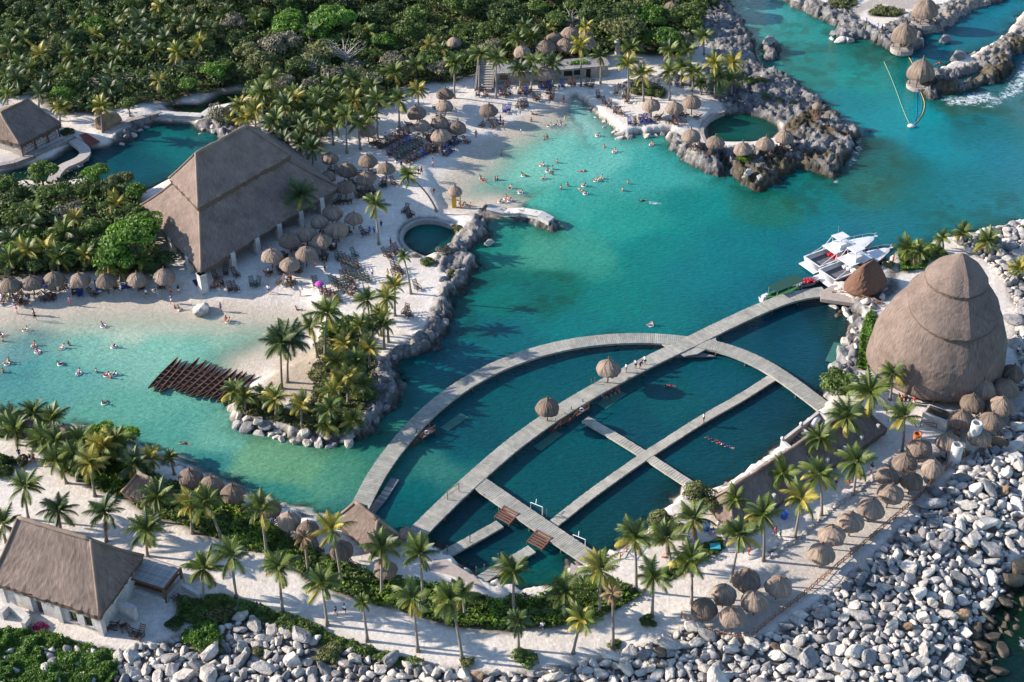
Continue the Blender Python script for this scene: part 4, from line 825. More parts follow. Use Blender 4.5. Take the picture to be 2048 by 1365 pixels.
for i in range(4):
    r = thing('palapa_umbrella', 'x', 'palapa umbrella', (0, 0, 0)); tr_ = ob('thatch_roof', UM[i], r); ob('roof_cap', CAPM, tr_); ob('pole', POLEM, r); ob('rafter_ring', RAFM, r); uproto.append(r)
uused = [False] * 4
UMB = [(20, 567, 42, 'b'), (63, 562, 44, 'b'), (107, 554, 42, 'b'), (159, 556, 42, 'b'), (211, 558, 42, 'b'), (273, 555, 42, 'b'), (327, 549, 44, 'b'),
 (579, 477, 44, 'b'), (612, 465, 46, 'b'), (642, 478, 40, 'b'), (543, 508, 44, 'b'), (579, 525, 42, 'b'), (612, 503, 42, 'b'), (675, 455, 44, 'b'), (707, 433, 38, 'b'), (664, 422, 42, 'b'), (638, 440, 36, 'b'), (690, 370, 40, 'b'), (732, 352, 38, 'b'), (772, 333, 38, 'b'), (735, 318, 40, 'b'), (695, 337, 40, 'b'),
 (660, 313, 34, 'b'), (655, 349, 34, 'b'), (735, 257, 36, 'b'), (882, 268, 42, 'b'), (914, 252, 38, 'b'), (880, 242, 38, 'b'), (845, 248, 34, 'b'), (833, 222, 38, 'b'), (889, 208, 36, 'b'), (890, 185, 34, 'b'), (977, 217, 38, 'b'),
 (1091, 100, 42, 't'), (1109, 83, 38, 't'), (1141, 72, 40, 't'), (1131, 96, 40, 't'), (1174, 90, 38, 't'), (1172, 72, 30, 't'), (1044, 108, 34, 't'), (1090, 152, 40, 't'),
 (1303, 207, 36, 'p'), (1349, 213, 36, 'p'), (1384, 202, 38, 'p'), (1383, 267, 38, 'p'), (1431, 282, 38, 'p'), (1487, 287, 37, 'p'), (1532, 282, 38, 'p'), (1570, 272, 38, 'p'), (1344, 13, 34, 'q'), (908, 82, 30, 'q'),
 (1095, 810, 47, 'o'), (1217, 733, 48, 'o'), (380, 950, 50, 's'), (422, 965, 48, 's'), (465, 982, 48, 's'), (541, 1013, 42, 's'), (577, 1036, 47, 's'), (615, 1055, 48, 's'), (682, 1095, 48, 's'), (770, 1133, 47, 's'), (812, 1060, 30, 's'), (60, 851, 46, 's'), (130, 858, 42, 's'),
 (2027, 742, 44, 'e'), (1968, 775, 50, 'e'), (2013, 772, 50, 'e'), (1946, 802, 50, 'e'), (2004, 807, 48, 'e'), (1924, 833, 50, 'e'), (1983, 838, 50, 'e'), (1960, 870, 48, 'e'), (1898, 880, 50, 'e'), (1841, 892, 50, 'e'), (1811, 920, 50, 'e'), (1866, 933, 46, 'e'), (1776, 948, 50, 'e'), (1825, 957, 46, 'e'),
 (1782, 982, 52, 'e'), (1743, 1012, 54, 'e'), (1703, 1038, 54, 'e'), (1665, 1065, 54, 'e'), (1644, 1102, 54, 'e'), (1558, 1167, 54, 'e'), (1494, 1155, 56, 'e'), (1449, 1183, 52, 'e'), (1409, 1212, 52, 'e'), (1466, 1228, 54, 'e'), (1509, 1197, 52, 'e')]
UDESC = {'b': 'grey thatched umbrella on the sand', 't': 'thatched palapa of the terrace cluster', 'p': 'peaked thatched umbrella of the rock pool terrace', 'q': 'lone thatched roof among the forest trees', 'o': 'overwater thatched umbrella beside the main boardwalk', 's': 'brown thatched umbrella along the south shore', 'e': 'round thatched umbrella of the seaside promenade'}
UGRP = {'b': 'thatched umbrellas on the beach', 't': 'thatched palapas on the terrace', 'p': 'umbrellas round the rock pool', 'q': 'roofs among the trees', 'o': 'overwater umbrellas', 's': 'thatched umbrellas on the south shore', 'e': 'thatched umbrellas on the seaside promenade'}
USPOT = []
for i, (x, y, w_, k) in enumerate(UMB):
    zt = 2.9
    g = G(x, y, zt)
    if k == 'o': g.z = 1.05; g = Vector((*P(x, y, 1.05 + zt), 1.05))
    d = math.hypot(g.y - CY, g.z - CH); dep = (g.y - CY) * math.cos(TH) + (CH - g.z) * math.sin(TH)
    rad = w_ / F * dep / 2; s = rad / 1.75; v = i % 4
    if k == 't': g.z += .8
    o = uproto[v] if not uused[v] else dup(uproto[v], (0, 0, 0)); uused[v] = True
    o.location = (g.x, g.y, g.z + 2.3); o.rotation_euler = (rnd.uniform(-.08, .08), rnd.uniform(-.08, .08), rnd.uniform(0, 6.28)); o.scale = (s, s * rnd.uniform(.95, 1.05), min(1.12, s) * (rnd.uniform(.88, 1.05) if k == 'b' else rnd.uniform(.98, 1.15)))
    later(o, UDESC[k], x, y, 'palapa umbrella', UGRP[k]); USPOT.append((g, rad, k, x, y))
# larger shades on the far shore and the lookouts
def shade(px, py, w_, label, postcol=WOOD, tall=1.35, posts=6, platform=True, hgt=2.6, seed=9, cat='shade hut', name='shade_hut'):
    g = G(px, py, hgt); dep = (g.y - CY) * math.cos(TH) + (CH - g.z) * math.sin(TH); rad = w_ / F * dep / 2
    root = thing(name, label, cat, (g.x, g.y, g.z)); ob('thatch_roof', umb_mesh(seed, tall * rad / 1.75, rad), root, (0, 0, hgt - .2)); ob('roof_cap', CAPM, root, (0, 0, hgt - .2 + (tall * rad / 1.75 - 1) * 1.75))
    for k in range(posts):
        t = k * 2 * math.pi / posts; mb = MB(); mb.tube([(0, 0, -.5), (0, 0, hgt)], .11, 6); ob('post', mb.mesh('post', postcol), root, (rad * .72 * math.cos(t), rad * .72 * math.sin(t), 0))
    if platform:
        mb = MB(); mb.lathe([(rad * .9, -1.), (rad * .9, .12), (0, .13)], 20); ob('platform', mb.mesh('platform', STONE), root)
    return root, g
shade(1850, 20, 50, 'large thatched shade on the walled point of the far shore')
shade(1809, 68, 50, 'large thatched shade with a crowd in red and blue gathered beneath', seed=10)
shade(1844, 136, 54, 'large thatched shade at the tip of the far stone jetty', seed=11)
shade(1636, 208, 21, 'small lookout hut with red posts on the dark reef', REDWOOD, 1.2, 4, False, 2.9, 12, name='lookout_hut')
YEL = mat('yellow_paint', (.55, .30, .03), .7, .15, 3)
lg, g = shade(910, 383, 28, 'lifeguard hut with a yellow post at the root of the rocky jetty', YEL, 1.2, 1, False, 3.1, 13, name='lifeguard_hut')
mb = MB(); mb.box((0, 0, 1.5), (.75, .6, 3.0)); ob('tower', mb.mesh('tower', YEL), lg, (-.2, -.2, 0))

# ------------------------------------------------------------------ beach chairs
def chair_meshes(wood, seatm):
    mb = MB()
    for k in range(5): mb.box((.10 + .17 * k, 0, .36 - .015 * k), (.13, .58, .04))
    seat = mb.mesh('chair_seat', seatm); mb = MB()
    for k in range(5):
        mb.box((-.02 - .13 * k, 0, .45 + .17 * k), (.04, .56, .13), M=Matrix.Rotation(R(-38), 3, 'Y'))
    back = mb.mesh('chair_back', seatm); mb = MB()
    for s in (-1, 1):
        mb.beam((.85, s * .3, .32), (-.25, s * .3, .05), .06); mb.beam((.1, s * .33, .0), (-.62, s * .3, 1.22), .06); mb.beam((.75, s * .33, .0), (.75, s * .33, .55), .06); mb.beam((.78, s * .34, .56), (-.2, s * .34, .6), .09, .04)
    return seat, back, mb.mesh('chair_frame', wood)
CH_ = {'w': chair_meshes(CHAIRW, CHAIRW), 'g': chair_meshes(CHAIRG, CHAIRG), 'b': chair_meshes(CHAIRW, BLUE)}
cproto = {}
for k, (a, b, c) in CH_.items():
    r = thing('beach_chair', 'x', 'beach chair'); ob('seat', a, r); ob('backrest', b, r); ob('frame', c, r); cproto[k] = [r, False]
CDESC = {'w': 'dark wooden beach chair', 'g': 'green-grey slatted lounge chair', 'b': 'chair draped in blue cloth'}
nchair = 0
def chair(px, py, k, yaw, w=None):
    global nchair
    g = G(px, py) if w is None else w
    if w is not None: px, py = proj(g.x, g.y, g.z)
    pr = cproto[k]
    o = dup(pr[0], (0, 0, 0)) if pr[1] else pr[0]; pr[1] = True
    o.location = g; o.rotation_euler = (0, 0, yaw + rnd.uniform(-.12, .12)); o.scale = (1.15,) * 3
    later(o, CDESC[k], px, py, 'beach chair', 'beach chairs'); nchair += 1; return g
def row(a, b, n, k, yaw, occ=0):
    out = []
    for i in range(n):
        t = i / max(1, n - 1); kk = k if rnd.random() > .12 else ('b' if k != 'g' else 'w')
        out.append(chair(a[0] + (b[0] - a[0]) * t, a[1] + (b[1] - a[1]) * t, kk, yaw))
    return out
SEATED = []
row((675, 518), (714, 535), 6, 'g', R(-65)); row((701, 549), (735, 562), 5, 'g', R(-65)); row((686, 558), (702, 567), 3, 'g', R(-65)); row((664, 567), (694, 584), 5, 'g', R(-65))
SEATED += row((700, 588), (708, 578), 2, 'w', R(-60)); SEATED += row((645, 588), (676, 602), 5, 'w', R(-60))
for q in ((708, 512), (631, 570), (504, 571), (516, 571), (431, 557), (431, 574), (443, 571), (460, 580), (470, 580), (452, 548), (471, 552), (788, 508), (779, 514), (793, 503), (788, 538), (801, 548), (795, 540), (818, 631), (812, 626), (833, 577), (771, 512), (812, 424), (820, 431), (818, 440), (745, 389), (715, 395), (728, 391), (737, 385), (690, 545), (790, 555)):
    chair(*q, 'g' if 500 < q[0] < 520 or q[0] in (708, 631) else 'w', rnd.choice([R(-70), R(-50), R(-110)]))
SEATED += row((759, 297), (816, 267), 8, 'w', R(-60))[2:7]; SEATED += row((778, 310), (818, 285), 7, 'w', R(-60))[1:6:2]; row((793, 318), (842, 289), 9, 'g', R(-60)); SEATED += row((812, 326), (866, 300), 9, 'w', R(-60))[2::2]
SEATED += row((905, 290), (913, 285), 2, 'b', R(-40)) + row((889, 310), (899, 303), 3, 'b', R(-40))
row((1282, 245), (1299, 242), 3, 'b', R(-80)); chair(1259, 248, 'b', R(-80)); SEATED.append(chair(1270, 248, 'w', R(-80)))
for q in ((1209, 208), (1219, 214), (1231, 225), (1241, 229), (1196, 195), (1233, 187), (1249, 195), (1255, 204), (1140, 169), (1148, 169), (1174, 171), (1184, 174), (1001, 190), (1010, 191), (1018, 189), (956, 191), (971, 191), (1048, 184), (1055, 186), (1040, 188), (1070, 201), (1077, 200), (1037, 215), (1045, 213), (1052, 212), (1098, 193), (1013, 173), (1080, 173), (1191, 150), (1104, 199)):
    g = chair(*q, 'w', rnd.uniform(R(-110), R(-50)))
    if rnd.random() < .5: SEATED.append(g)
for q in ((1124, 173), (1090, 174), (1098, 176), (1009, 224), (1018, 221), (1052, 190), (153, 578), (196, 578), (248, 576), (259, 575), (92, 572), (160, 590)): chair(*q, 'b', rnd.uniform(R(-110), R(-50)))
for q in ((130, 577), (150, 587), (285, 577), (325, 576), (231, 577), (20, 590), (8, 595), (40, 588)): chair(*q, 'w', rnd.uniform(R(-110), R(-50)))
for g, rad, k, x, y in USPOT:
    n = {'b': 3, 'p': 3, 'e': 2, 's': 1}.get(k, 0)
    for j in range(n):
        if nchair > 285: break
        t = rnd.uniform(-2.8, -.3); q = Vector((g.x + (rad + .1) * math.cos(t), g.y + (rad + .1) * math.sin(t), 0)); q.z = height(q.x, q.y)
        if q.z > .2: 
            chair(0, 0, 'w', t + math.pi * (rnd.random() < .4), w=q)
            if rnd.random() < .3 and k != 'e': SEATED.append(q)

# ------------------------------------------------------------------ people: one skinned body per pose
def body_mesh(name, J, E_, Rd):
    me = D.meshes.new(name + '_cage'); me.from_pydata(J, E_, []); o = D.objects.new(name + '_cage', me); COL.objects.link(o)
    sk = o.modifiers.new('s', 'SKIN'); me.skin_vertices.new() if not me.skin_vertices else None
    for i, r in enumerate(Rd): me.skin_vertices[0].data[i].radius = (r, r)
    me.skin_vertices[0].data[0].use_root = True
    sb = o.modifiers.new('u', 'SUBSURF'); sb.levels = 1
    dg = bpy.context.evaluated_depsgraph_get(); out = D.meshes.new_from_object(o.evaluated_get(dg)); out.name = name
    D.objects.remove(o); D.meshes.remove(me); out.materials.clear(); out.materials.append(SKIN); out.shade_smooth(); return out
def pose(name):
    # x forward, z up ; joints: pelvis, chest, neck, head, arms, legs
    if name == 'stand': L = [(.02, .09, .48), (.0, .09, .06), (.14, .09, .03)], [(-.02, -.09, .48), (-.02, -.09, .06), (.12, -.09, .03)]; A = [(.02, .26, 1.12), (.08, .27, .86)], [(.0, -.26, 1.12), (.06, -.28, .86)]; pz = .92; tilt = 0
    elif name == 'walk': L = [(.18, .09, .52), (.22, .09, .08), (.36, .09, .05)], [(-.12, -.09, .50), (-.34, -.09, .12), (-.24, -.09, .04)]; A = [(-.12, .25, 1.14), (-.2, .27, .9)], [(.16, -.25, 1.14), (.34, -.26, .98)]; pz = .92; tilt = .06
    elif name == 'sit': L = [(.42, .1, .50), (.62, .1, .12), (.76, .1, .10)], [(.42, -.1, .50), (.64, -.1, .14), (.78, -.1, .12)]; A = [(.06, .27, .82), (.28, .2, .62)], [(.06, -.27, .82), (.3, -.18, .66)]; pz = .46; tilt = -.30
    elif name == 'float': L = [(.38, .12, .20), (.72, .14, .02), (.84, .14, .08)], [(.38, -.12, .18), (.70, -.16, .0), (.82, -.16, .06)]; A = [(-.1, .38, .34), (.16, .46, .22)], [(-.1, -.38, .34), (.16, -.46, .22)]; pz = .08; tilt = -.55
    elif name == 'swim': L = [(-.42, .09, .03), (-.82, .12, .0), (-.95, .12, .02)], [(-.42, -.09, .02), (-.84, -.12, .05), (-.97, -.12, .06)]; A = [(.78, .24, .06), (1.05, .2, .02)], [(.3, -.36, .02), (.1, -.38, -.02)]; pz = .06; tilt = 1.35
    else: L = [(.22, .1, .52), (.1, .1, .08), (.24, .1, .04)], [(.18, -.1, .50), (.02, -.1, .08), (.16, -.1, .04)]; A = [(.52, .2, .78), (.56, .18, .48)], [(.48, -.2, .80), (.54, -.16, .5)]; pz = .88; tilt = .9
    def up(d, y=0): return (math.sin(tilt) * d, y, pz + math.cos(tilt) * d)
    J = [(0, 0, pz), up(.22), up(.42), up(.52), up(.62), up(.72)]; E_ = [(0, 1), (1, 2), (2, 3), (3, 4), (4, 5)]; Rd = [.13, .115, .15, .055, .095, .07]
    for side, (sh_, ar) in enumerate(((1, A[0]), (-1, A[1]))):
        i = len(J); J.append(up(.44, .19 * sh_)); E_.append((2, i)); Rd.append(.062)
        J += [ar[0], ar[1]]; E_ += [(i, i + 1), (i + 1, i + 2)]; Rd += [.048, .038]
    for side, lg_ in ((1, L[0]), (-1, L[1])):
        i = len(J); J.append((0, .09 * side, pz - .04)); E_.append((0, i)); Rd.append(.092)
        J += lg_; E_ += [(i, i + 1), (i + 1, i + 2), (i + 2, i + 3)]; Rd += [.068, .048, .04]
    me = body_mesh('body_' + name, J, E_, Rd); hd = Vector(up(.68))
    mb = MB(); n = 8
    mb.lathe([(0.001, .13), (.07, .11), (.105, .05), (.108, -.02), (.09, -.07)], n, c=(hd.x - .018, hd.y, hd.z)); hair = mb.mesh('hair', HAIR, True)
    mb = MB(); k = Vector(J[len(J) - 7]) if False else None
    mb.tube([up(-.08), up(.02), up(.14)], [.155, .16, .14], 8)
    for lg_, side in ((L[0], 1), (L[1], -1)):
        a = Vector((0, .09 * side, pz - .05)); b = a.lerp(Vector(lg_[0]), .62); mb.tube([a, b], [.115, .105], 7)
    sh = mb.mesh('shorts', WHITE, True)
    mb = MB(); mb.tube([up(.06), up(.2), up(.36), up(.50)], [.16, .15, .18, .10], 9)
    for ar, sg in ((A[0], 1), (A[1], -1)):
        a = Vector(up(.45, .16 * sg)); mb.tube([a, a.lerp(Vector(ar[0]), .75)], [.085, .07], 7)
    st = mb.mesh('shirt', WHITE, True)
    return me, hair, sh, st
CLO = {'white': (.75, .75, .75), 'navy': (.02, .03, .09), 'blue': (.04, .12, .42), 'red': (.45, .025, .03), 'pink': (.62, .10, .25), 'black': (.015, .015, .018), 'orange': (.65, .18, .03), 'green': (.05, .22, .08), 'yellow': (.6, .48, .06), 'turquoise': (.05, .38, .42)}
CM = {k: mat('cloth_' + k, v, .85, .08, 4) for k, v in CLO.items()}
POSE = {k: pose(k) for k in ('stand', 'walk', 'sit', 'float', 'swim', 'bend')}
PT = {'stand': 'standing', 'walk': 'walking', 'sit': 'sitting', 'float': 'floating', 'swim': 'swimming', 'bend': 'bending over'}
npeople = 0
def person(px, py, ps, col, shirt=False, on='on the sand', w=None, sc=1.0, yaw=None, z=None, sink=0):
    global npeople
    g = (G(px, py) if z is None else v3(px, py, z)) if w is None else w.copy()
    if w is not None: px, py = proj(g.x, g.y, g.z)
    g.z -= sink; body, hair, sh, st = POSE[ps]
    o = ob('person', body, None, g, (0, 0, rnd.uniform(0, 6.28) if yaw is None else yaw), (sc,) * 3); ob('hair', hair, o)
    k = ob('shorts', sh, o); paint(k, CM[col if not shirt else rnd.choice(['navy', 'black', 'white', 'blue'])])
    if shirt: k = ob('shirt', st, o); paint(k, CM[col])
    kid = 'child' if sc < .8 else 'person'
    later(o, (f'{kid} in {col} ' + ('shirt ' if shirt else 'swimwear ') + ('' if ps == 'float' else PT[ps] + ' ') + on), px, py, 'person', 'visitors ' + on); npeople += 1; return o
mb = MB(); rg_ = []
for i in range(19): rg_.append((.40 * math.cos(i * math.pi / 9), .40 * math.sin(i * math.pi / 9), 0))
mb.tube(rg_, .085, 7, cap=False); RING = mb.mesh('swim_ring', mat('clear_white_vinyl', (.60, .66, .68), .2, .05, 1, spec=.6), True)
def ring(px, py, z=.05):
    g = v3(px, py, z); o = ob('swim_ring', RING, None, g, (0, 0, rnd.random())); later(o, 'clear white inflatable swim ring on the water', px, py, 'swim ring', 'inflatable swim rings'); return g
cols = list(CLO)
for px, py in ((2, 671), (68, 692), (75, 704), (125, 697), (207, 653), (227, 694), (121, 729), (158, 747), (213, 751), (228, 749), (50, 660), (14, 728), (209, 807), (455, 643), (1000, 404), (1019, 401), (1041, 386), (1020, 377), (1012, 398), (1047, 352), (1083, 331), (1096, 343), (1087, 358), (1171, 388), (1192, 362), (1202, 358), (1168, 372), (1229, 304), (1303, 290), (1195, 272), (1098, 252), (1112, 250), (1123, 249), (963, 358), (1302, 651)):
    g = ring(px, py); person(px, py - 1, 'float', rnd.choice(cols), on='floating', w=g)
for px, py in ((6, 683), (18, 724), (7, 745), (138, 691), (193, 745), (222, 757), (452, 640), (1088, 280), (1094, 277), (1114, 326), (1105, 339), (1122, 379), (1135, 373), (1208, 296), (1245, 382), (1256, 368), (995, 360), (990, 361), (1003, 309), (1130, 237), (1062, 243), (1105, 350)):
    person(px, py, 'stand', rnd.choice(cols), on='standing chest-deep in the water', z=0, sink=.75) if False else person(px, py, 'stand', rnd.choice(cols), on='waist-deep', z=0, sink=.85)
for px, py in ((1286, 402), (1163, 343), (371, 888), (1340, 773), (1162, 381), (1740, 263), (1875, 128), (965, 362)): person(px, py, 'swim', rnd.choice(['black', 'navy', 'red']), on='in open water', z=0)
for k, (px, py) in enumerate(((1420, 877), (1427, 880), (1434, 885), (1443, 888), (1451, 891), (1459, 895))): person(px, py, 'swim', 'navy' if k != 3 else 'red', True, on='in a row', sc=.75, z=0, yaw=R(155))
for k, (px, py) in enumerate(((1203, 797), (1209, 796), (1218, 793), (1226, 789), (1234, 785))): person(px, py, 'sit', ['white', 'navy', 'navy', 'black', 'red'][k], True, on='on the submerged platform', z=-.2, yaw=R(-50))
for px, py, ps, c, s in ((35, 628, 'stand', 'pink', 1), (68, 630, 'stand', 'navy', 1), (71, 640, 'walk', 'black', 0), (142, 611, 'stand', 'pink', 0), (294, 595, 'walk', 'white', 1), (343, 592, 'walk', 'red', 0), (358, 588, 'walk', 'black', 1), (344, 607, 'walk', 'blue', 1), (350, 617, 'sit', 'red', 0), (358, 620, 'sit', 'white', 0), (442, 623, 'stand', 'blue', 0), (6, 603, 'walk', 'white', 1), (20, 597, 'bend', 'white', 1),
  (594, 620, 'sit', 'black', 0), (538, 587, 'walk', 'white', 1), (601, 593, 'stand', 'white', 1), (624, 562, 'walk', 'green', 0), (650, 543, 'stand', 'black', 0), (537, 552, 'walk', 'white', 1), (575, 567, 'walk', 'white', 1), (582, 565, 'stand', 'orange', 1), (632, 531, 'stand', 'red', 0), (572, 498, 'stand', 'white', 1), (726, 477, 'walk', 'blue', 1), (740, 470, 'walk', 'blue', 1), (749, 471, 'walk', 'blue', 1), (763, 458, 'walk', 'navy', 1),
  (782, 494, 'stand', 'red', 1), (745, 554, 'stand', 'white', 1), (776, 556, 'stand', 'yellow', 0), (758, 640, 'walk', 'orange', 0), (714, 655, 'stand', 'black', 1), (700, 692, 'stand', 'white', 1), (866, 333, 'stand', 'white', 0), (837, 352, 'walk', 'black', 1), (843, 350, 'walk', 'navy', 1), (867, 388, 'bend', 'black', 0), (792, 336, 'stand', 'white', 1), (803, 336, 'stand', 'navy', 1), (866, 300, 'stand', 'navy', 1), (882, 300, 'stand', 'red', 0),
  (1007, 256, 'stand', 'black', 0), (1001, 246, 'stand', 'navy', 1), (1042, 268, 'stand', 'white', 1), (952, 276, 'stand', 'pink', 0), (796, 270, 'stand', 'white', 1), (771, 281, 'stand', 'white', 1), (965, 182, 'stand', 'white', 1), (1127, 206, 'stand', 'red', 0), (1118, 189, 'stand', 'white', 1), (1100, 201, 'stand', 'black', 0), (1345, 241, 'stand', 'pink', 1), (1064, 229, 'sit', 'navy', 0), (1073, 230, 'sit', 'black', 0),
  (918, 408, 'sit', 'white', 1), (925, 412, 'sit', 'red', 0), (932, 411, 'sit', 'turquoise', 0), (940, 413, 'sit', 'black', 0), (1252, 745, 'stand', 'white', 1), (1271, 737, 'stand', 'white', 1), (1279, 739, 'bend', 'navy', 1), (1290, 730, 'bend', 'white', 1), (1407, 845, 'stand', 'white', 1), (672, 1233, 'walk', 'navy', 1), (690, 1227, 'walk', 'white', 1), (1085, 1262, 'walk', 'white', 1), (40, 915, 'stand', 'black', 1), (62, 927, 'stand', 'navy', 1), (69, 925, 'stand', 'red', 1), (51, 930, 'stand', 'black', 1),
  (1497, 1110, 'stand', 'red', 0), (1549, 1072, 'walk', 'red', 1), (1559, 1080, 'walk', 'green', 1), (1671, 972, 'stand', 'navy', 0), (1695, 972, 'stand', 'orange', 0), (1702, 965, 'stand', 'navy', 1), (1742, 945, 'stand', 'black', 1), (1740, 722, 'stand', 'red', 1), (1785, 527, 'stand', 'red', 1), (2034, 710, 'stand', 'white', 1), (1984, 765, 'stand', 'blue', 1), (1997, 760, 'stand', 'navy', 1), (1330, 1115, 'sit', 'red', 0), (1292, 1125, 'sit', 'pink', 0), (1365, 1090, 'stand', 'white', 1), (1382, 1085, 'stand', 'white', 1),
  (1415, 1060, 'sit', 'red', 1), (1424, 1066, 'sit', 'blue', 1), (1436, 1060, 'stand', 'white', 1), (1445, 1070, 'sit', 'blue', 1), (1452, 1085, 'walk', 'navy', 1), (1643, 225, 'stand', 'white', 1), (1800, 88, 'stand', 'red', 1), (1806, 92, 'stand', 'red', 1), (1813, 90, 'sit', 'blue', 1), (1820, 92, 'stand', 'blue', 1), (1824, 96, 'sit', 'white', 1), (1828, 89, 'stand', 'navy', 1), (1731, 52, 'stand', 'white', 1), (1754, 62, 'stand', 'white', 1), (1763, 64, 'stand', 'blue', 1), (1768, 60, 'stand', 'white', 1),
  (1795, 806, 'stand', 'black', 1), (1802, 809, 'stand', 'red', 1), (1810, 808, 'stand', 'black', 1), (1818, 810, 'stand', 'navy', 1), (1826, 812, 'stand', 'red', 1)):
    person(px, py, ps, c, bool(s), on='on the boardwalk' if 1240 < px < 1410 and 725 < py < 850 else 'on land', z=1.1 if 1240 < px < 1300 and py < 750 else (.66 if (px, py) == (1407, 845) else None), sink=.45 if ps == 'sit' else 0, sc=.68 if (px, py) in ((601, 593), (624, 562), (1042, 268)) else 1)
for g in SEATED[:70]:
    person(0, 0, 'sit', rnd.choice(['white', 'blue', 'red', 'pink', 'black', 'navy', 'turquoise', 'white']), rnd.random() < .5, on='on a beach chair', w=g, yaw=R(-65))

# ------------------------------------------------------------------ palms
def frond_mesh(name, L, droop, rise, m, seed, wind=0.0):
    """a curved midrib with two rows of drooping leaflets; base at the origin, running along +X"""
    rs = random.Random(seed); n = 15; pts = []
    x = z = 0; ang = rise
    for i in range(n + 1):
        pts.append(Vector((x, wind * (i / n) ** 2 * L * .3, z))); ang -= droop / n * (0.5 + i / n); x += L / n * math.cos(ang); z += L / n * math.sin(ang)
    mb = MB(); wv = [.05 * (1 - i / n) + .012 for i in range(n + 1)]
    V = []; 
    for i, p in enumerate(pts): V += [tuple(p + Vector((0, wv[i], 0))), tuple(p + Vector((0, 0, wv[i]))), tuple(p - Vector((0, wv[i], 0)))]
    mb.add(V, [(i * 3 + a, i * 3 + 3 + a, i * 3 + 4 + a, i * 3 + 1 + a) for i in range(n) for a in (0, 1)])
    for i in range(2, n + 1):
        for s in (-1, 1):
            for h in (0, .33, .66):
                if i == n and h: continue
                p = pts[i].lerp(pts[min(n, i + 1)], h); d = (pts[min(n, i + 1)] - pts[i - 1]).normalized(); t = (i + h) / n
                ll = L * .33 * math.sin(math.pi * min(1, t * .82 + .16)) * rs.uniform(.8, 1.15) + .06
                dr = Vector((d.x * .75, s * .85, d.z * .75 - .42 + rs.uniform(-.2, .12))).normalized(); q = p + dr * ll + Vector((0, 0, -ll * .18)); wd = .05
                mb.add([tuple(p - d * wd), tuple(p + d * wd), tuple(q)], [(0, 1, 2)])
    return mb.mesh(name, m)
FR = {}
for nm, m in (('g', PALML), ('d', PALMD), ('y', PALMY), ('b', PALMB)):
    FR[nm] = [[frond_mesh('frond', 3.0, .9, R(72), m, 1 + s, .3 * (-1) ** s) for s in range(2)], [frond_mesh('frond', 3.2, 1.35, R(42), m, 5 + s, .2) for s in range(2)], [frond_mesh('frond', 3.1, 1.5, R(8), m, 9 + s, -.2) for s in range(2)], [frond_mesh('frond', 2.6, 1.0, R(-35), m, 12 + s) for s in range(2)]]
mb = MB(); mb.lathe([(.10, -.45), (.2, -.15), (.17, .1), (.05, .35)], 8); HEARTM = mb.mesh('crown_shaft', mat('palm_shaft', (.15, .15, .05), .7, .3, 3), True)
mb = MB(); rs0 = random.Random(2)
for k in range(6):
    t = rs0.uniform(0, 6.28); mb.lathe([(.02, .12), (.1, .06), (.12, -.02), (.06, -.12), (.0, -.13)], 6, c=(.26 * math.cos(t), .26 * math.sin(t), -.15 + rs0.uniform(-.1, .1)))
NUTS = mb.mesh('coconuts', mat('coconut_husk', (.16, .13, .03), .6, .3, 5), True)
PALM_DESC = {'g': 'green coconut palm', 'd': 'deep green coconut palm', 'y': 'yellow-fronded coconut palm', 'b': 'half-dead brown palm'}
palm_no = 0
def wnd(a, k): return a + k * math.sin(R(130) - a)
PALM_PX = []
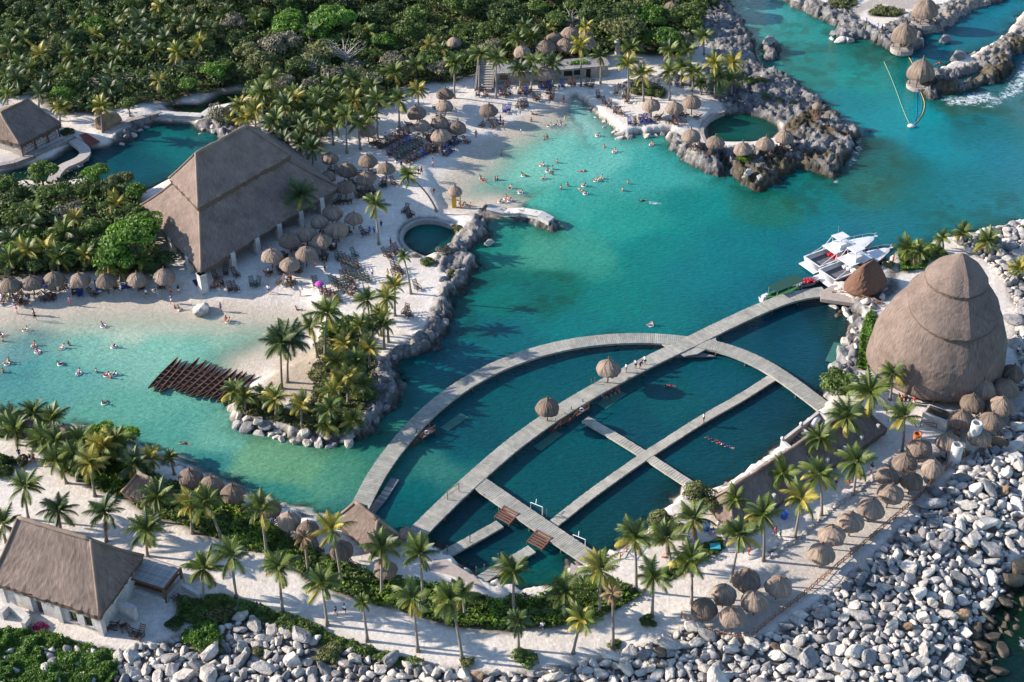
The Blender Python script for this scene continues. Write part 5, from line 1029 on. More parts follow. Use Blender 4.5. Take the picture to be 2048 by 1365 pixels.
def palm(cx, cy, bx=None, by=None, col='g', r=1.0, full=True, dens=1.0, grp='coconut palms'):
    global palm_no
    palm_no += 1; rs = random.Random(palm_no * 7 + 1)
    if bx is None: bx, by = cx + rs.uniform(-3, 3), cy + 34 * (1 if full else .9)
    g = G(bx, by); g.z -= .1
    # crown height: lift above the base until it projects on the crown pixel
    lo_, hi_ = .3, 25.
    for _ in range(22):
        mid = (lo_ + hi_) / 2
        if proj(g.x, g.y, g.z + mid)[1] > cy: lo_ = mid
        else: hi_ = mid
    hgt = lo_; X_ = P(cx, cy, g.z + hgt); top = Vector((X_[0], g.y, g.z + hgt)) - g
    desc = ('tall ' if hgt > 7 else 'short ' if hgt < 3 else '') + PALM_DESC[col]
    root = thing('coconut_palm', 'x', 'palm', g, 0); later(root, desc, cx, cy, 'palm', grp); PALM_PX.append((g.x, g.y))
    mb = MB(); n = 7; bend = Vector((top.x * .3, rs.uniform(-.3, .3), 0)); ctrl = Vector((top.x * .25, rs.uniform(-.25, .25), top.z * .55)); pts = []
    for i in range(n + 1):
        t = i / n; pts.append(ctrl * (2 * t * (1 - t)) + top * t * t)
    mb.tube(pts, [.21 * (1 - .5 * i / n) + (.1 if i == 0 else 0) for i in range(n + 1)], 7); ob('trunk', mb.mesh('trunk', TRUNK, True), root)
    if full: ob('crown_shaft', HEARTM, root, top)
    if full and rs.random() < .5 and col != 'b': ob('coconut_cluster', NUTS, root, top)
    windy = rs.uniform(.15, .6); nf = int((25 if full else 17) * dens * rs.uniform(.85, 1.15))
    for i in range(nf):
        u = i / nf
        tier = 0 if u < .30 else 1 if u < .62 else 2 if u < .88 else 3
        if col == 'b': tier = min(3, tier + 1)
        c = col
        if tier == 3 and col in 'gd': c = rs.choice('yybb') if full else col
        elif tier == 2 and col == 'g' and rs.random() < .22: c = 'y'
        elif col == 'y' and rs.random() < .45: c = 'g'
        elif col == 'g' and rs.random() < .2: c = 'd'
        me = FR[c][tier][rs.randrange(2)]; s = r * rs.uniform(.72, 1.05)
        ob('frond', me, root, top + Vector((0, 0, .1 * (1 - u))), (rs.uniform(-.4, .4), rs.uniform(-.18, .18), wnd(i * 2.399 + rs.uniform(-.35, .35), windy)), (s, s * rs.uniform(.8, 1.1), s))
    return root
FG = [(522, 1020, 534, 1113), (609, 1077, 617, 1143, 'b', .6), (665, 1063, 684, 1167, 'y'), (764, 1097, 764, 1193), (840, 1110, 847, 1213), (557, 1137, 566, 1227), (644, 1170, 655, 1251), (725, 1207, 735, 1283, 'g', .5), (825, 1200, 836, 1303), (900, 1203, 925, 1322), (925, 1190, 930, 1235, 'g', .8),
  (1027, 1147, 1027, 1227), (1131, 1187, 1129, 1240), (1164, 1243, 1146, 1307, 'y', .85), (1201, 1143, 1199, 1227, 'y', 1.1), (1224, 1190, 1226, 1295, 'b', .55), (1269, 1077, 1272, 1182), (1307, 1157, 1304, 1233), (1334, 1080, 1342, 1140), (1387, 1040, 1392, 1083), (1382, 1123, 1383, 1207), (1481, 1073, 1462, 1163), (1471, 1000, 1471, 1040, 'g', .8), (1526, 1033, 1527, 1122), (1036, 1243, 1037, 1300, 'd', .7),
  (1566, 950, 1570, 985), (1638, 950, 1643, 1033), (1603, 1000, 1589, 1077, 'y'), (1713, 927, 1706, 990), (1739, 790, 1742, 850, 'g', 1.35), (1784, 750, 1780, 800, 'g', .9), (1693, 838, 1680, 900, 'g', 1.1), (1809, 835, 1804, 902), (1639, 880, 1650, 925),
  (50, 977, 57, 1040), (118, 1023, 122, 1062, 'd'), (210, 1027, 213, 1083, 'd'), (293, 1063, 295, 1113), (315, 997, 318, 1045), (383, 1010, 385, 1067, 'y', .9), (413, 1010, 443, 1077), (408, 1140, 408, 1200), (463, 1113, 473, 1197), (7, 1050, 12, 1085), (300, 917, 300, 950, 'y', .85), (340, 917, 349, 950, 'g', .5),
  (113, 923, 133, 967), (180, 930, 190, 993, 'y'), (150, 915, 155, 962), (18, 843, 20, 870, 'd'), (68, 828, 72, 865), (103, 842, 105, 880), (110, 885, 114, 925), (233, 885, 235, 930), (205, 895, 208, 945, 'y'), (270, 930, 274, 968, 'd'), (30, 860, 34, 890), (85, 880, 90, 915), (160, 885, 163, 920)]
ISL = [(807, 515, 822, 588, 'g', .5), (735, 602, 739, 640), (790, 575, 790, 632), (774, 598, 777, 685, 'y', .8), (655, 628, 650, 718, 'g', 1.2), (562, 688, 564, 778, 'd', 1.35), (580, 680, 575, 765, 'd', 1.2), (622, 655, 635, 715), (530, 790, 528, 815), (552, 800, 552, 838), (603, 812, 604, 852), (660, 820, 661, 868), (667, 785, 668, 835, 'y'), (697, 757, 696, 810, 'y'), (712, 725, 715, 775), (688, 690, 690, 735, 'y'),
  (745, 655, 747, 698), (720, 655, 722, 690), (767, 650, 769, 698), (760, 632, 762, 672), (680, 768, 680, 815), (706, 842, 707, 870), (738, 700, 740, 738), (470, 785, 475, 818), (490, 795, 492, 830), (700, 680, 704, 722), (672, 725, 675, 765, 'y'), (725, 770, 727, 805), (655, 850, 656, 872, 'g', .8)]
BCH = [(55, 505, 62, 542, 'y'), (117, 518, 118, 545), (170, 512, 170, 540, 'y', .8), (217, 528, 218, 556), (283, 520, 284, 552), (240, 545, 241, 562, 'y', .8), (68, 425, 68, 455), (233, 410, 233, 440, 'y'), (602, 392, 600, 447, 'd', 1.2), (750, 412, 758, 489, 'g', .95), (817, 352, 874, 424, 'g', .8), (693, 234, 694, 307, 'g', 1.), (715, 250, 721, 300), (639, 242, 640, 303), (755, 202, 755, 277), (798, 202, 799, 257), (909, 128, 909, 197), (960, 110, 958, 183), (993, 120, 992, 197), (835, 183, 838, 222, 'y', .9),
  (789, 147, 795, 177), (832, 132, 832, 160), (708, 200, 712, 250, 'y'), (745, 175, 747, 215), (740, 235, 742, 275), (640, 198, 640, 245), (589, 200, 590, 250, 'y'), (632, 215, 632, 260), (552, 240, 553, 290), (572, 213, 573, 262), (542, 160, 543, 215), (525, 187, 526, 235), (510, 225, 512, 262, 'y'), (662, 173, 662, 215), (705, 163, 706, 205), (592, 193, 590, 235), (545, 250, 548, 290, 'd'), (565, 287, 566, 318, 'd'), (602, 287, 603, 322, 'd'), (612, 267, 613, 310), (575, 265, 577, 300, 'd'), (625, 300, 626, 335, 'd'), (597, 250, 598, 290), (560, 200, 560, 240, 'y'), (665, 250, 667, 290), (480, 215, 482, 248, 'y'), (495, 240, 497, 262, 'y'), (676, 205, 677, 245),
  (1161, 93, 1162, 173, 'y'), (1201, 115, 1201, 168), (1171, 57, 1177, 110, 'y', .8), (1106, 130, 1106, 173, 'd'), (1067, 127, 1062, 183), (1039, 140, 1041, 177, 'd'), (1064, 77, 1066, 115), (1036, 80, 1034, 123), (1255, 130, 1257, 197, 'y'), (1284, 150, 1287, 203, 'y'), (1339, 103, 1340, 135), (1339, 145, 1339, 200, 'y'), (1364, 137, 1362, 170), (1374, 103, 1374, 123), (1387, 145, 1384, 183), (1429, 128, 1429, 197, 'y'), (1437, 160, 1437, 192, 'd', 1.3), (1467, 127, 1465, 160, 'y'), (1407, 75, 1408, 110), (1464, 160, 1463, 188), (1400, 170, 1402, 190, 'd', .7), (1262, 100, 1262, 125), (1245, 85, 1246, 108),
  (122, 217, 120, 242, 'y', .8), (203, 215, 206, 265, 'y'), (219, 178, 220, 205, 'd'), (355, 107, 352, 150, 'y'), (1925, 468, 1927, 490, 'g', .8), (1840, 508, 1842, 530, 'g', .9), (1815, 500, 1816, 522), (1975, 485, 1977, 505), (2040, 540, 2041, 560, 'y', .8), (1885, 478, 1886, 500, 'g', .7)]
for q in FG: palm(*q[:4], *(q[4:] or ()), grp='coconut palms on the south shore')
for q in ISL: palm(*q[:4], q[4] if len(q) > 4 else rnd.choice('ggy'), q[5] if len(q) > 5 else .84, grp='coconut palms on the planted spit')
for q in BCH: palm(*q[:4], *(q[4:] or ()), grp='coconut palms round the beach')
FOR = [(97, 47), (193, 70), (233, 113), (197, 107), (100, 160), (33, 158), (147, 73), (120, 90), (83, 110), (40, 127), (187, 23), (232, 53), (280, 40), (347, 27), (387, 53), (447, 30), (300, 67), (50, 77), (363, 50), (283, 97), (220, 148), (317, 163), (17, 97), (60, 140), (10, 150), (140, 110), (165, 135), (255, 90), (310, 100), (330, 80), (90, 25), (30, 60), (150, 40), (268, 72), (400, 90), (15, 190), (80, 190), (130, 145), (245, 30), (320, 15),
  (60, 450), (130, 470), (20, 480), (95, 500), (150, 440), (20, 520), (420, 60), (700, 60), (730, 68), (1050, 60), (1090, 60), (860, 90), (885, 100), (620, 70), (512, 40)]
for q in FOR: palm(q[0], q[1], col=rnd.choice('gggdy'), full=False, r=rnd.uniform(.85, 1.1), grp='coconut palms in the forest')

# ------------------------------------------------------------------ broadleaf trees and shrubs
def crown_mesh(name, m, seed, rx=1., rz=.75, lobes=11, leaves=900, ls=.11, sparse=0.):
    rs = np.random.RandomState(seed); V = []; Fc = []
    cen = []
    for i in range(lobes):
        t = rs.rand() * 6.28; rr = rs.rand() ** .6 * .68; cen.append((rr * math.cos(t) * rx, rr * math.sin(t) * rx, rs.rand() * .55 * rz * (1 - rr * .6), .30 + .2 * rs.rand()))
    per = leaves // lobes
    allv = []
    for cx_, cy_, cz_, cr in cen:
        d = rs.normal(size=(per, 3)); d /= np.linalg.norm(d, axis=1)[:, None]; d[:, 2] = np.abs(d[:, 2]) * .9 - .15
        rad = cr * (0.72 + .36 * rs.rand(per)); p = d * rad[:, None] * np.array([1, 1, rz]) + np.array([cx_, cy_, cz_])
        nrm = d + rs.normal(size=(per, 3)) * .55; nrm /= np.linalg.norm(nrm, axis=1)[:, None]
        a = np.cross(nrm, rs.normal(size=(per, 3))); a /= np.linalg.norm(a, axis=1)[:, None]; b = np.cross(nrm, a); s = ls * (0.6 + .8 * rs.rand(per))[:, None]
        q = np.stack([p - a * s, p + b * s * .55, p + a * s, p - b * s * .55], 1); allv.append(q.reshape(-1, 3))
    v = np.concatenate(allv); nq = len(v) // 4; me = D.meshes.new(name); me.vertices.add(len(v)); me.vertices.foreach_set('co', v.astype(np.float32).ravel())
    me.loops.add(len(v)); me.loops.foreach_set('vertex_index', np.arange(len(v), dtype=np.int32)); me.polygons.add(nq); me.polygons.foreach_set('loop_start', np.arange(0, len(v), 4, dtype=np.int32)); me.polygons.foreach_set('loop_total', np.full(nq, 4, np.int32))
    me.update(calc_edges=True); me.materials.append(m); return me
CR = {k: [crown_mesh('crown', LEAF[k], 10 * i + j, lobes=9 + 2 * j, leaves=2300 if k != 'grey' else 1300, ls=.078) for j in range(3)] for i, k in enumerate(('dark', 'mid', 'bright', 'olive', 'grey', 'lime'))}
mb = MB()
mb.tube([(0, 0, -1.3), (.03, 0, -.6), (0, .02, 0)], [.07, .05, .035], 6)
for k in range(5):
    t = k * 1.257; mb.tube([(0, 0, -.55), (.22 * math.cos(t), .22 * math.sin(t), -.15), (.5 * math.cos(t), .5 * math.sin(t), .15)], [.035, .022, .01], 4)
TRK = mb.mesh('trunk', BARK, True)
TDESC = {'dark': 'dark green leafy tree', 'mid': 'mid green leafy tree', 'bright': 'bright green leafy tree', 'olive': 'olive green leafy tree', 'grey': 'grey thin-leaved tree', 'lime': 'lime green leafy tree'}
def tree(x, y, r, k, ht, px=None, py=None, name='broadleaf_tree', desc=None, cat='tree', grp='broadleaf trees of the forest', trunk=True):
    z = height(x, y); root = thing(name, 'x', cat, (x, y, z), rnd.uniform(0, 6.28))
    c = ob('crown', CR[k][rnd.randrange(3)], root, (0, 0, ht), None, (r, r, r * rnd.uniform(.85, 1.15)))
    if trunk: ob('trunk', TRK, root, (0, 0, ht), None, (r, r, ht / 1.3 * 1.02))
    if px is None: px, py = proj(x, y, z + ht + r * .3)
    later(root, desc or TDESC[k], px, py, cat, grp); return root
def tpx(px, py, r, k, ht=None, **kw):
    ht = r * .55 if ht is None else ht; g = G(px, py, ht + r * .25); return tree(g.x, g.y, r, k, ht, px, py, **kw)
for q in ((258, 470, 5.0, 'bright', 5), (285, 440, 3.2, 'bright', 5), (232, 510, 3.8, 'bright', 3), (205, 868, 3.6, 'lime', 3), (240, 880, 2.8, 'lime', 2.6), (175, 882, 2.6, 'lime', 2.6), (432, 142, 2.8, 'bright', 3.4), (372, 163, 2.3, 'bright', 2.6), (255, 205, 2.4, 'mid', 2.4), (140, 150, 4.2, 'mid', 3), (100, 345, 0, 0, 0), (1322, 70, 4.4, 'bright', 3), (1195, 28, 5, 'dark', 3), (1250, 20, 4.4, 'dark', 3.4), (660, 28, 5.5, 'bright', 4), (640, 55, 4, 'bright', 3),
   (1680, 757, 2.9, 'mid', 2.2), (1700, 775, 2.0, 'mid', 2), (1396, 985, 2.4, 'olive', 2.2), (1412, 1000, 1.7, 'olive', 2), (1322, 1040, 2.1, 'olive', 2), (1345, 1052, 1.8, 'olive', 1.8), (640, 95, 4.2, 'olive', 3), (1345, 22, 3.6, 'mid', 3)):
    if q[2]: tpx(*q[:4], q[4], grp='single trees in the park')
def shrub(px, py, r, k, desc, name='shrub', grp='shrubs'): tpx(px, py, r, k, r * .15, name=name, desc=desc, cat='shrub', grp=grp, trunk=False)
for q in ((400, 1272, 2.6, 'bright', 'large round bright green bush'), (445, 1222, 2.0, 'olive', 'round olive bush'), (853, 520, 1.5, 'mid', 'leafy sea grape bush'), (1050, 1315, 1.6, 'mid', 'low round green bush'), (655, 1310, 1.9, 'olive', 'bush growing between boulders'), (1298, 1242, 1.2, 'mid', 'spiky dark green bush'), (1228, 1288, .9, 'mid', 'small tuft at a palm foot'), (935, 1322, 1.0, 'olive', 'small tuft at a palm foot'), (1262, 1365, 0, 0, 0),
  (1315, 1330, 1.2, 'grey', 'dry bush between boulders'), (520, 1305, 1.2, 'olive', 'bush growing between boulders'), (915, 455, 1.1, 'olive', 'dry cliff-top bush'), (888, 500, 1.6, 'grey', 'dry cliff-top bush'), (905, 545, 1.0, 'olive', 'yellowish cliff-top bush'), (1298, 182, 1.6, 'mid', 'low bush on the ledge'), (1270, 180, 1.5, 'olive', 'low bush on the ledge'), (1318, 186, 1.4, 'mid', 'low bush on the ledge'), (1488, 320, 1.6, 'lime', 'yellow-green reef bush'), (1555, 200, 1.3, 'olive', 'low rock plant'), (1585, 203, 1.1, 'olive', 'low rock plant'), (1530, 190, 1.2, 'mid', 'low rock plant'),
  (1520, 160, 1.7, 'olive', 'low rock plant'), (1500, 155, 1.5, 'mid', 'low rock plant'), (443, 222, 3.2, 'grey', 'grey-green waterside bush'), (455, 238, 2.2, 'olive', 'grey-green waterside bush'), (1850, 500, 2.4, 'mid', 'leafy shoreline bush'), (1825, 505, 2.0, 'olive', 'leafy shoreline bush'), (1870, 505, 2.2, 'mid', 'leafy shoreline bush'), (1778, 527, 1.2, 'olive', 'leafy shoreline bush'), (2040, 455, 1.4, 'olive', 'bush growing between boulders'), (1990, 480, 1.3, 'grey', 'bush growing between boulders'), (350, 1245, 1.3, 'dark', 'dark low bush'), (425, 1300, 1.2, 'olive', 'bush growing between boulders'),
  (575, 665, 1.8, 'mid', 'leafy bush under the palms'), (690, 650, 2.6, 'mid', 'leafy bush under the palms'), (665, 655, 2.2, 'bright', 'leafy bush under the palms'), (645, 775, 1.5, 'mid', 'leafy bush under the palms'), (735, 790, 2., 'mid', 'leafy bush under the palms'), (1880, 836, 1.0, 'bright', 'low green plant in the stone planter'), (60, 862, 1.6, 'dark', 'dark low bush'), (30, 920, 1.8, 'dark', 'dark low bush'), (2, 930, 2.2, 'dark', 'dark low bush'), (180, 200, 1.8, 'dark', 'dark low bush'), (133, 262, 1.4, 'dark', 'dark low bush'), (265, 165, 1.3, 'mid', 'low bush by the forest path'), (830, 510, .7, 'grey', 'dry cliff-top bush')):
    if q[2]: shrub(*q)
FW = [PW(p, 1.2) for p in FOREST]
AV = [G(x, y, 2.5) for (x, y, w_, k) in UMB if k in 'tq' or y < 300] + [G(90, 245)] * 1 + [G(60, 230), G(40, 260), G(115, 235)]
pts = []; rt = random.Random(5); tries = 0
kinds = ['dark'] * 3 + ['mid'] * 8 + ['bright'] * 3 + ['olive'] * 5 + ['grey'] * 2
nT = 0
clear = [[(-20, -20), (75, -20), (60, 15), (10, 20), (-20, 25)], [(130, 190), (170, 160), (230, 145), (330, 130), (420, 115), (400, 140), (300, 158), (260, 175), (190, 200), (140, 215)], [(900, -30), (935, -10), (950, 25), (925, 25)], [(300, 225), (400, 200), (520, 160), (530, 190), (440, 215), (340, 235)]]
CW = [PW(p, 1.2) for p in clear]
while nT < 262 and tries < 60000:
    tries += 1; px, py = rt.uniform(-60, 1440), rt.uniform(-90, 560); 
    if 215 < py < 360: continue
    x, y = P(px, py, 1.2)
    if not any(inpoly(x, y, p) for p in FW) or any(inpoly(x, y, p) for p in CW): continue
    low = py > 340
    r = rt.uniform(2.2, 3.4) if low else rt.uniform(2.7, 5.0); 
    if py > 120 and not low: r *= .72
    if px < 420 and not low: r *= .8
    if any((x - a) ** 2 + (y - b) ** 2 < (.78 * (r + c)) ** 2 for a, b, c in pts): continue
    if any((x - a.x) ** 2 + (y - a.y) ** 2 < (r + 1.5) ** 2 for a in AV): continue
    pts.append((x, y, r)); k = rt.choice(kinds)
    if 560 < px < 900 and 110 < py < 190: k = rt.choice(['grey', 'olive', 'grey', 'mid'])
    if px < 420 and not low and rt.random() < .5: k = 'dark'
    tree(x, y, r, k, r * rt.uniform(.55, .95)); nT += 1
# bare grey tree
def bare_tree(px, py, s, label):
    g = G(px, py + 12); rs = random.Random(px); root = thing('bare_tree', label, 'tree', g); mb = MB(); mb.tube([(0, 0, 0), (.2, 0, 1.5 * s), (.1, .1, 2.6 * s)], [.25, .2, .15], 6); ob('trunk', mb.mesh('trunk', mat('bare_bark', (.34, .31, .28), .9, .2, 4), True), root); mb = MB()
    for k in range(26):
        t = rs.uniform(0, 6.28); a = Vector((.15, .05, rs.uniform(1.2, 2.5) * s)); d = Vector((math.cos(t), math.sin(t), rs.uniform(.15, 1.0))); p1 = a + d * s * 1.2; p2 = p1 + (d + Vector((rs.uniform(-.6, .6), rs.uniform(-.6, .6), .2))) * s * .9
        mb.tube([a, p1, p2], [.1, .06, .02], 4)
        for j in range(3):
            q = a.lerp(p1, .5) if j == 0 else p1.lerp(p2, .5) if j == 1 else p2; mb.tube([q, q + Vector((rs.uniform(-1, 1), rs.uniform(-1, 1), rs.uniform(0, .8))) * s * .7], [.035, .012], 3)
    ob('branches', mb.mesh('branches', MATS['bare_bark']), root, kind='stuff')
bare_tree(692, 128, 1.5, 'bare grey tree with pale twisted branches at the forest edge'); bare_tree(620, 145, 1.1, 'smaller bare grey tree behind the beach palms'); bare_tree(1140, 55, 1.2, 'leafless grey-brown tree behind the terrace cluster')

# ground cover and undergrowth: clumps of leaf faces nobody could count
def cover(name, polys, n, m, hmin, hmax, ls, seed, label=None, z=1.2, only=None):
    rs = np.random.RandomState(seed); out = []; cnt = 0; Ws = [PW(p, z) for p in polys]
    areas = []
    for Wp in Ws:
        x, y = Wp[:, 0], Wp[:, 1]; areas.append(abs(np.dot(x, np.roll(y, 1)) - np.dot(y, np.roll(x, 1))) / 2)
    tot = sum(areas)
    for Wp, ar in zip(Ws, areas):
        k = int(n * ar / tot); lo_, hi_ = Wp.min(0), Wp.max(0); lo_ = np.maximum(lo_, (-134, -77)); hi_ = np.minimum(hi_, (134, 149)); pp = rs.rand(k * 6, 2) * (hi_ - lo_) + lo_; s = sdf(pp[:, 0], pp[:, 1], Wp); pp = pp[s > .1][:k]
        i = np.clip(np.searchsorted(gx, pp[:, 0]) - 1, 0, len(gx) - 1); j = np.clip(np.searchsorted(gy, pp[:, 1]) - 1, 0, len(gy) - 1); zz = H[i, j]; sl = s_land[i, j]; ok = sl > .4; pp = pp[ok]; zz = zz[ok]
        # height of the leaf mass rolls in low mounds
        mh = hmin + (hmax - hmin) * sst(.3, .7, fbm(pp[:, 0] / 1.4, pp[:, 1] / 1.4, seed + 3, 2)); zz = zz + mh * (0.35 + .65 * rs.rand(len(pp)) ** .4)
        c = np.column_stack([pp, zz]); out.append(c)
    c = np.concatenate(out); k = len(c); nrm = rs.normal(size=(k, 3)) * .6 + np.array([0, 0, .8]); nrm /= np.linalg.norm(nrm, axis=1)[:, None]
    a = np.cross(nrm, rs.normal(size=(k, 3))); a /= np.linalg.norm(a, axis=1)[:, None]; b = np.cross(nrm, a); s = ls * (0.6 + .8 * rs.rand(k))[:, None]
    v = np.stack([c - a * s, c + b * s * .6, c + a * s, c - b * s * .6], 1).reshape(-1, 3)
    me = D.meshes.new(name); me.vertices.add(len(v)); me.vertices.foreach_set('co', v.astype(np.float32).ravel()); me.loops.add(len(v)); me.loops.foreach_set('vertex_index', np.arange(len(v), dtype=np.int32)); me.polygons.add(k); me.polygons.foreach_set('loop_start', np.arange(0, len(v), 4, dtype=np.int32)); me.polygons.foreach_set('loop_total', np.full(k, 4, np.int32)); me.update(calc_edges=True); me.materials.append(m)
    o = ob(name, me, kind='stuff'); tag(o, label, name.replace('_', ' ')); return o
cover('undergrowth', [[p if len(p) == 3 else p for p in FOREST[0]], FOREST[1]], 60000, LEAF['dark'], .4, 2.6, .34, 3, 'dark leafy undergrowth filling the forest floor')
cover('undergrowth', FOREST, 38000, LEAF['mid'], .5, 3.0, .32, 4, 'lighter leafy undergrowth between the forest trees')
cover('ground_cover', [BEDS['main']], 42000, LEAF['mid'], .15, 1.1, .20, 5, 'green garden bed between the sand path and the south shore')
cover('ground_cover', [BEDS['main']], 14000, LEAF['lime'], .2, 1.25, .17, 51, 'light green tips over the garden bed')
cover('ground_cover', [BEDS['strip'], BEDS['bank'], BEDS['pen']], 12000, LEAF['mid'], .1, .8, .18, 6, 'low green strips beside the sand path and above the boulders')
cover('ground_cover', [BEDS['lush']], 24000, LEAF['bright'], .3, 1.1, .17, 7, 'lush bright green ground cover below the seaside hut')
cover('ground_cover', [BEDS['isle']], 17000, LEAF['olive'], .1, .9, .19, 8, 'olive undergrowth beneath the palms of the planted spit')
cover('ground_cover', [BEDS['cone'], BEDS['seaside']], 9000, LEAF['bright'], .15, .9, .18, 9, 'bright green plants beside the conical palapa')
cover('ground_cover', [BEDS['ledge'], BEDS['north'], BEDS['mound']], 6000, LEAF['olive'], .15, .8, .20, 10, 'low green patches on the rocky points')

# ------------------------------------------------------------------ boulders
def boulder_mesh(seed, sub, m):
    rs = np.random.RandomState(seed); bm = bmesh.new(); bmesh.ops.create_icosphere(bm, subdivisions=sub, radius=1.0)
    N = rs.normal(size=(12, 3)); N /= np.linalg.norm(N, axis=1)[:, None]; dd = rs.uniform(.55, .97, 12); sc = np.array([rs.uniform(.95, 1.35), rs.uniform(.75, 1.05), rs.uniform(.62, .9)])
    F1 = rs.normal(size=(6, 3)) * 3.2; ph_ = rs.rand(6) * 6.28
    for v in bm.verts:
        d = np.array(v.co); d = d / np.linalg.norm(d); c = N @ d; r = np.min(np.where(c > .05, dd / np.maximum(c, .05), 9)); r = min(r, 1.2)
        r *= 1 + .035 * float(np.sum(np.sin(F1 @ d + ph_))) / 1.5 + rs.uniform(-.012, .012); v.co = Vector(d * r * sc)
    me = D.meshes.new('boulder'); bm.to_mesh(me); bm.free(); me.materials.append(m); return me
BM = [boulder_mesh(i, 3, BOULD) for i in range(9)]; BMs = [boulder_mesh(40 + i, 3, BOULD) for i in range(6)]
zones = [PW(p, 1.4) for p in (boulder_zone_px, boulder_zone2_px, boulder_zone3_px, boulder_zone4_px)]
rb = random.Random(11); B = []; cell = {}
def fits(x, y, r, f):
    for i in range(int(x // 3) - 1, int(x // 3) + 2):
        for j in range(int(y // 3) - 1, int(y // 3) + 2):
            for a, b, c in cell.get((i, j), ()):
                if (x - a) ** 2 + (y - b) ** 2 < (f * (r + c)) ** 2: return False
    return True
bushes = [G(x, y) for x, y in ((400, 1280), (445, 1230), (655, 1312), (1050, 1322))]
lush_w = PW(BEDS['lush'], 1.2)
for k, (r0, r1, tr, f) in enumerate(((1.2, 1.6, 60, .74), (.95, 1.2, 500, .78), (.7, .95, 3000, .76), (.48, .72, 26000, .74), (.3, .48, 52000, .76), (.16, .3, 52000, .82))):
    for _ in range(tr):
        if rb.random() < .03 * (k < 3): px, py = rb.uniform(1650, 1790), rb.uniform(530, 780)
        elif rb.random() < .25: px, py = rb.uniform(1900, 2110), rb.uniform(430, 1000)
        else: px, py = rb.uniform(-60, 2200), rb.uniform(850, 1440) if rb.random() < .8 else rb.uniform(1400, 1600)
        x, y = P(px, py, 1.4)
        zi = next((i for i, z in enumerate(zones) if inpoly(x, y, z)), None)
        if zi is None: continue
        r = rb.uniform(r0, r1) * (1 if zi in (0, 1) else .7)
        if inpoly(x, y, lush_w) and rb.random() < .88: continue
        if any((x - a.x) ** 2 + (y - a.y) ** 2 < 5 for a in bushes): continue
        if not fits(x, y, r, f): continue
        h = height(x, y)
        if h < -2.6: continue
        B.append((x, y, r, h)); cell.setdefault((int(x // 3), int(y // 3)), []).append((x, y, r))
def big(b):
    q = proj(b[0], b[1], b[3]); inside = -10 < q[0] < 2058 and -10 < q[1] < 1372
    dep = (b[1] - CY) * math.cos(TH) + (CH - b[3]) * math.sin(TH); return b[2] / dep if inside else 0
B.sort(key=big, reverse=True)
def rock_xf(x, y, r, h): return Vector((x, y, max(h, -.55) + r * .38)), (rb.uniform(-.5, .5), rb.uniform(-.5, .5), rb.uniform(0, 6.28))
NB = 285
for i, (x, y, r, h) in enumerate(B[:NB]):
    p, e = rock_xf(x, y, r, h); q = proj(x, y, p.z); v = rb.randrange(9)
    o = ob('boulder', BM[v], None, p, e, (r * rb.uniform(.95, 1.25), r * rb.uniform(.75, 1.1), r * rb.uniform(.6, 1.1)))
    u = rb.random(); ds = 'pale limestone boulder'
    if height(x, y) < .15 and x > 45: paint(o, BOULDW); ds = 'dark wet boulder'
    elif u < .26: paint(o, BOULD2); ds = 'grey weathered boulder'
    elif u < .29: paint(o, BOULD3); ds = 'rusty stained boulder'
    ds = ('huge ' if r > 1.2 else 'large ' if r > .95 else '') + ds
    later(o, ds, q[0], q[1], 'boulder', 'boulders of the seawall')
def merged(name, rocks, ms, srcs, label, cat):
    VS = []; FS = []; o = 0; mats_ = []
    cache = []
    for s in srcs:
        v = np.zeros(len(s.vertices) * 3); s.vertices.foreach_get('co', v); f = np.zeros(len(s.polygons) * 3, np.int64); s.polygons.foreach_get('vertices', f); cache.append((v.reshape(-1, 3), f.reshape(-1, 3)))
    MI = []
    for (x, y, r, h) in rocks:
        p, e = rock_xf(x, y, r, h); v, f = cache[rb.randrange(len(cache))]; M = np.array(Matrix.Rotation(e[2], 3, 'Z') @ Matrix.Rotation(e[0], 3, 'X')) * r
        VS.append(v @ M.T + np.array(p)); FS.append(f + o); o += len(v); u = rb.random(); MI.append(np.full(len(f), 2 if (h < .12 and x > 45) else 1 if u < .3 else 0))
    v = np.concatenate(VS); f = np.concatenate(FS); me = D.meshes.new(name); me.vertices.add(len(v)); me.vertices.foreach_set('co', v.astype(np.float32).ravel()); me.loops.add(f.size); me.loops.foreach_set('vertex_index', f.astype(np.int32).ravel())
    me.polygons.add(len(f)); me.polygons.foreach_set('loop_start', np.arange(0, f.size, 3, dtype=np.int32)); me.polygons.foreach_set('loop_total', np.full(len(f), 3, np.int32)); me.update(calc_edges=True)
    for m in ms: me.materials.append(m)
    me.polygons.foreach_set('material_index', np.concatenate(MI).astype(np.int32)); o_ = ob(name, me, kind='stuff'); tag(o_, label, cat); return o_
merged('boulder_rubble', B[NB:], [BOULD, BOULD2, BOULDW], BMs, 'remaining smaller limestone boulders and rubble of the seawall', 'rubble')
print('boulders', len(B))
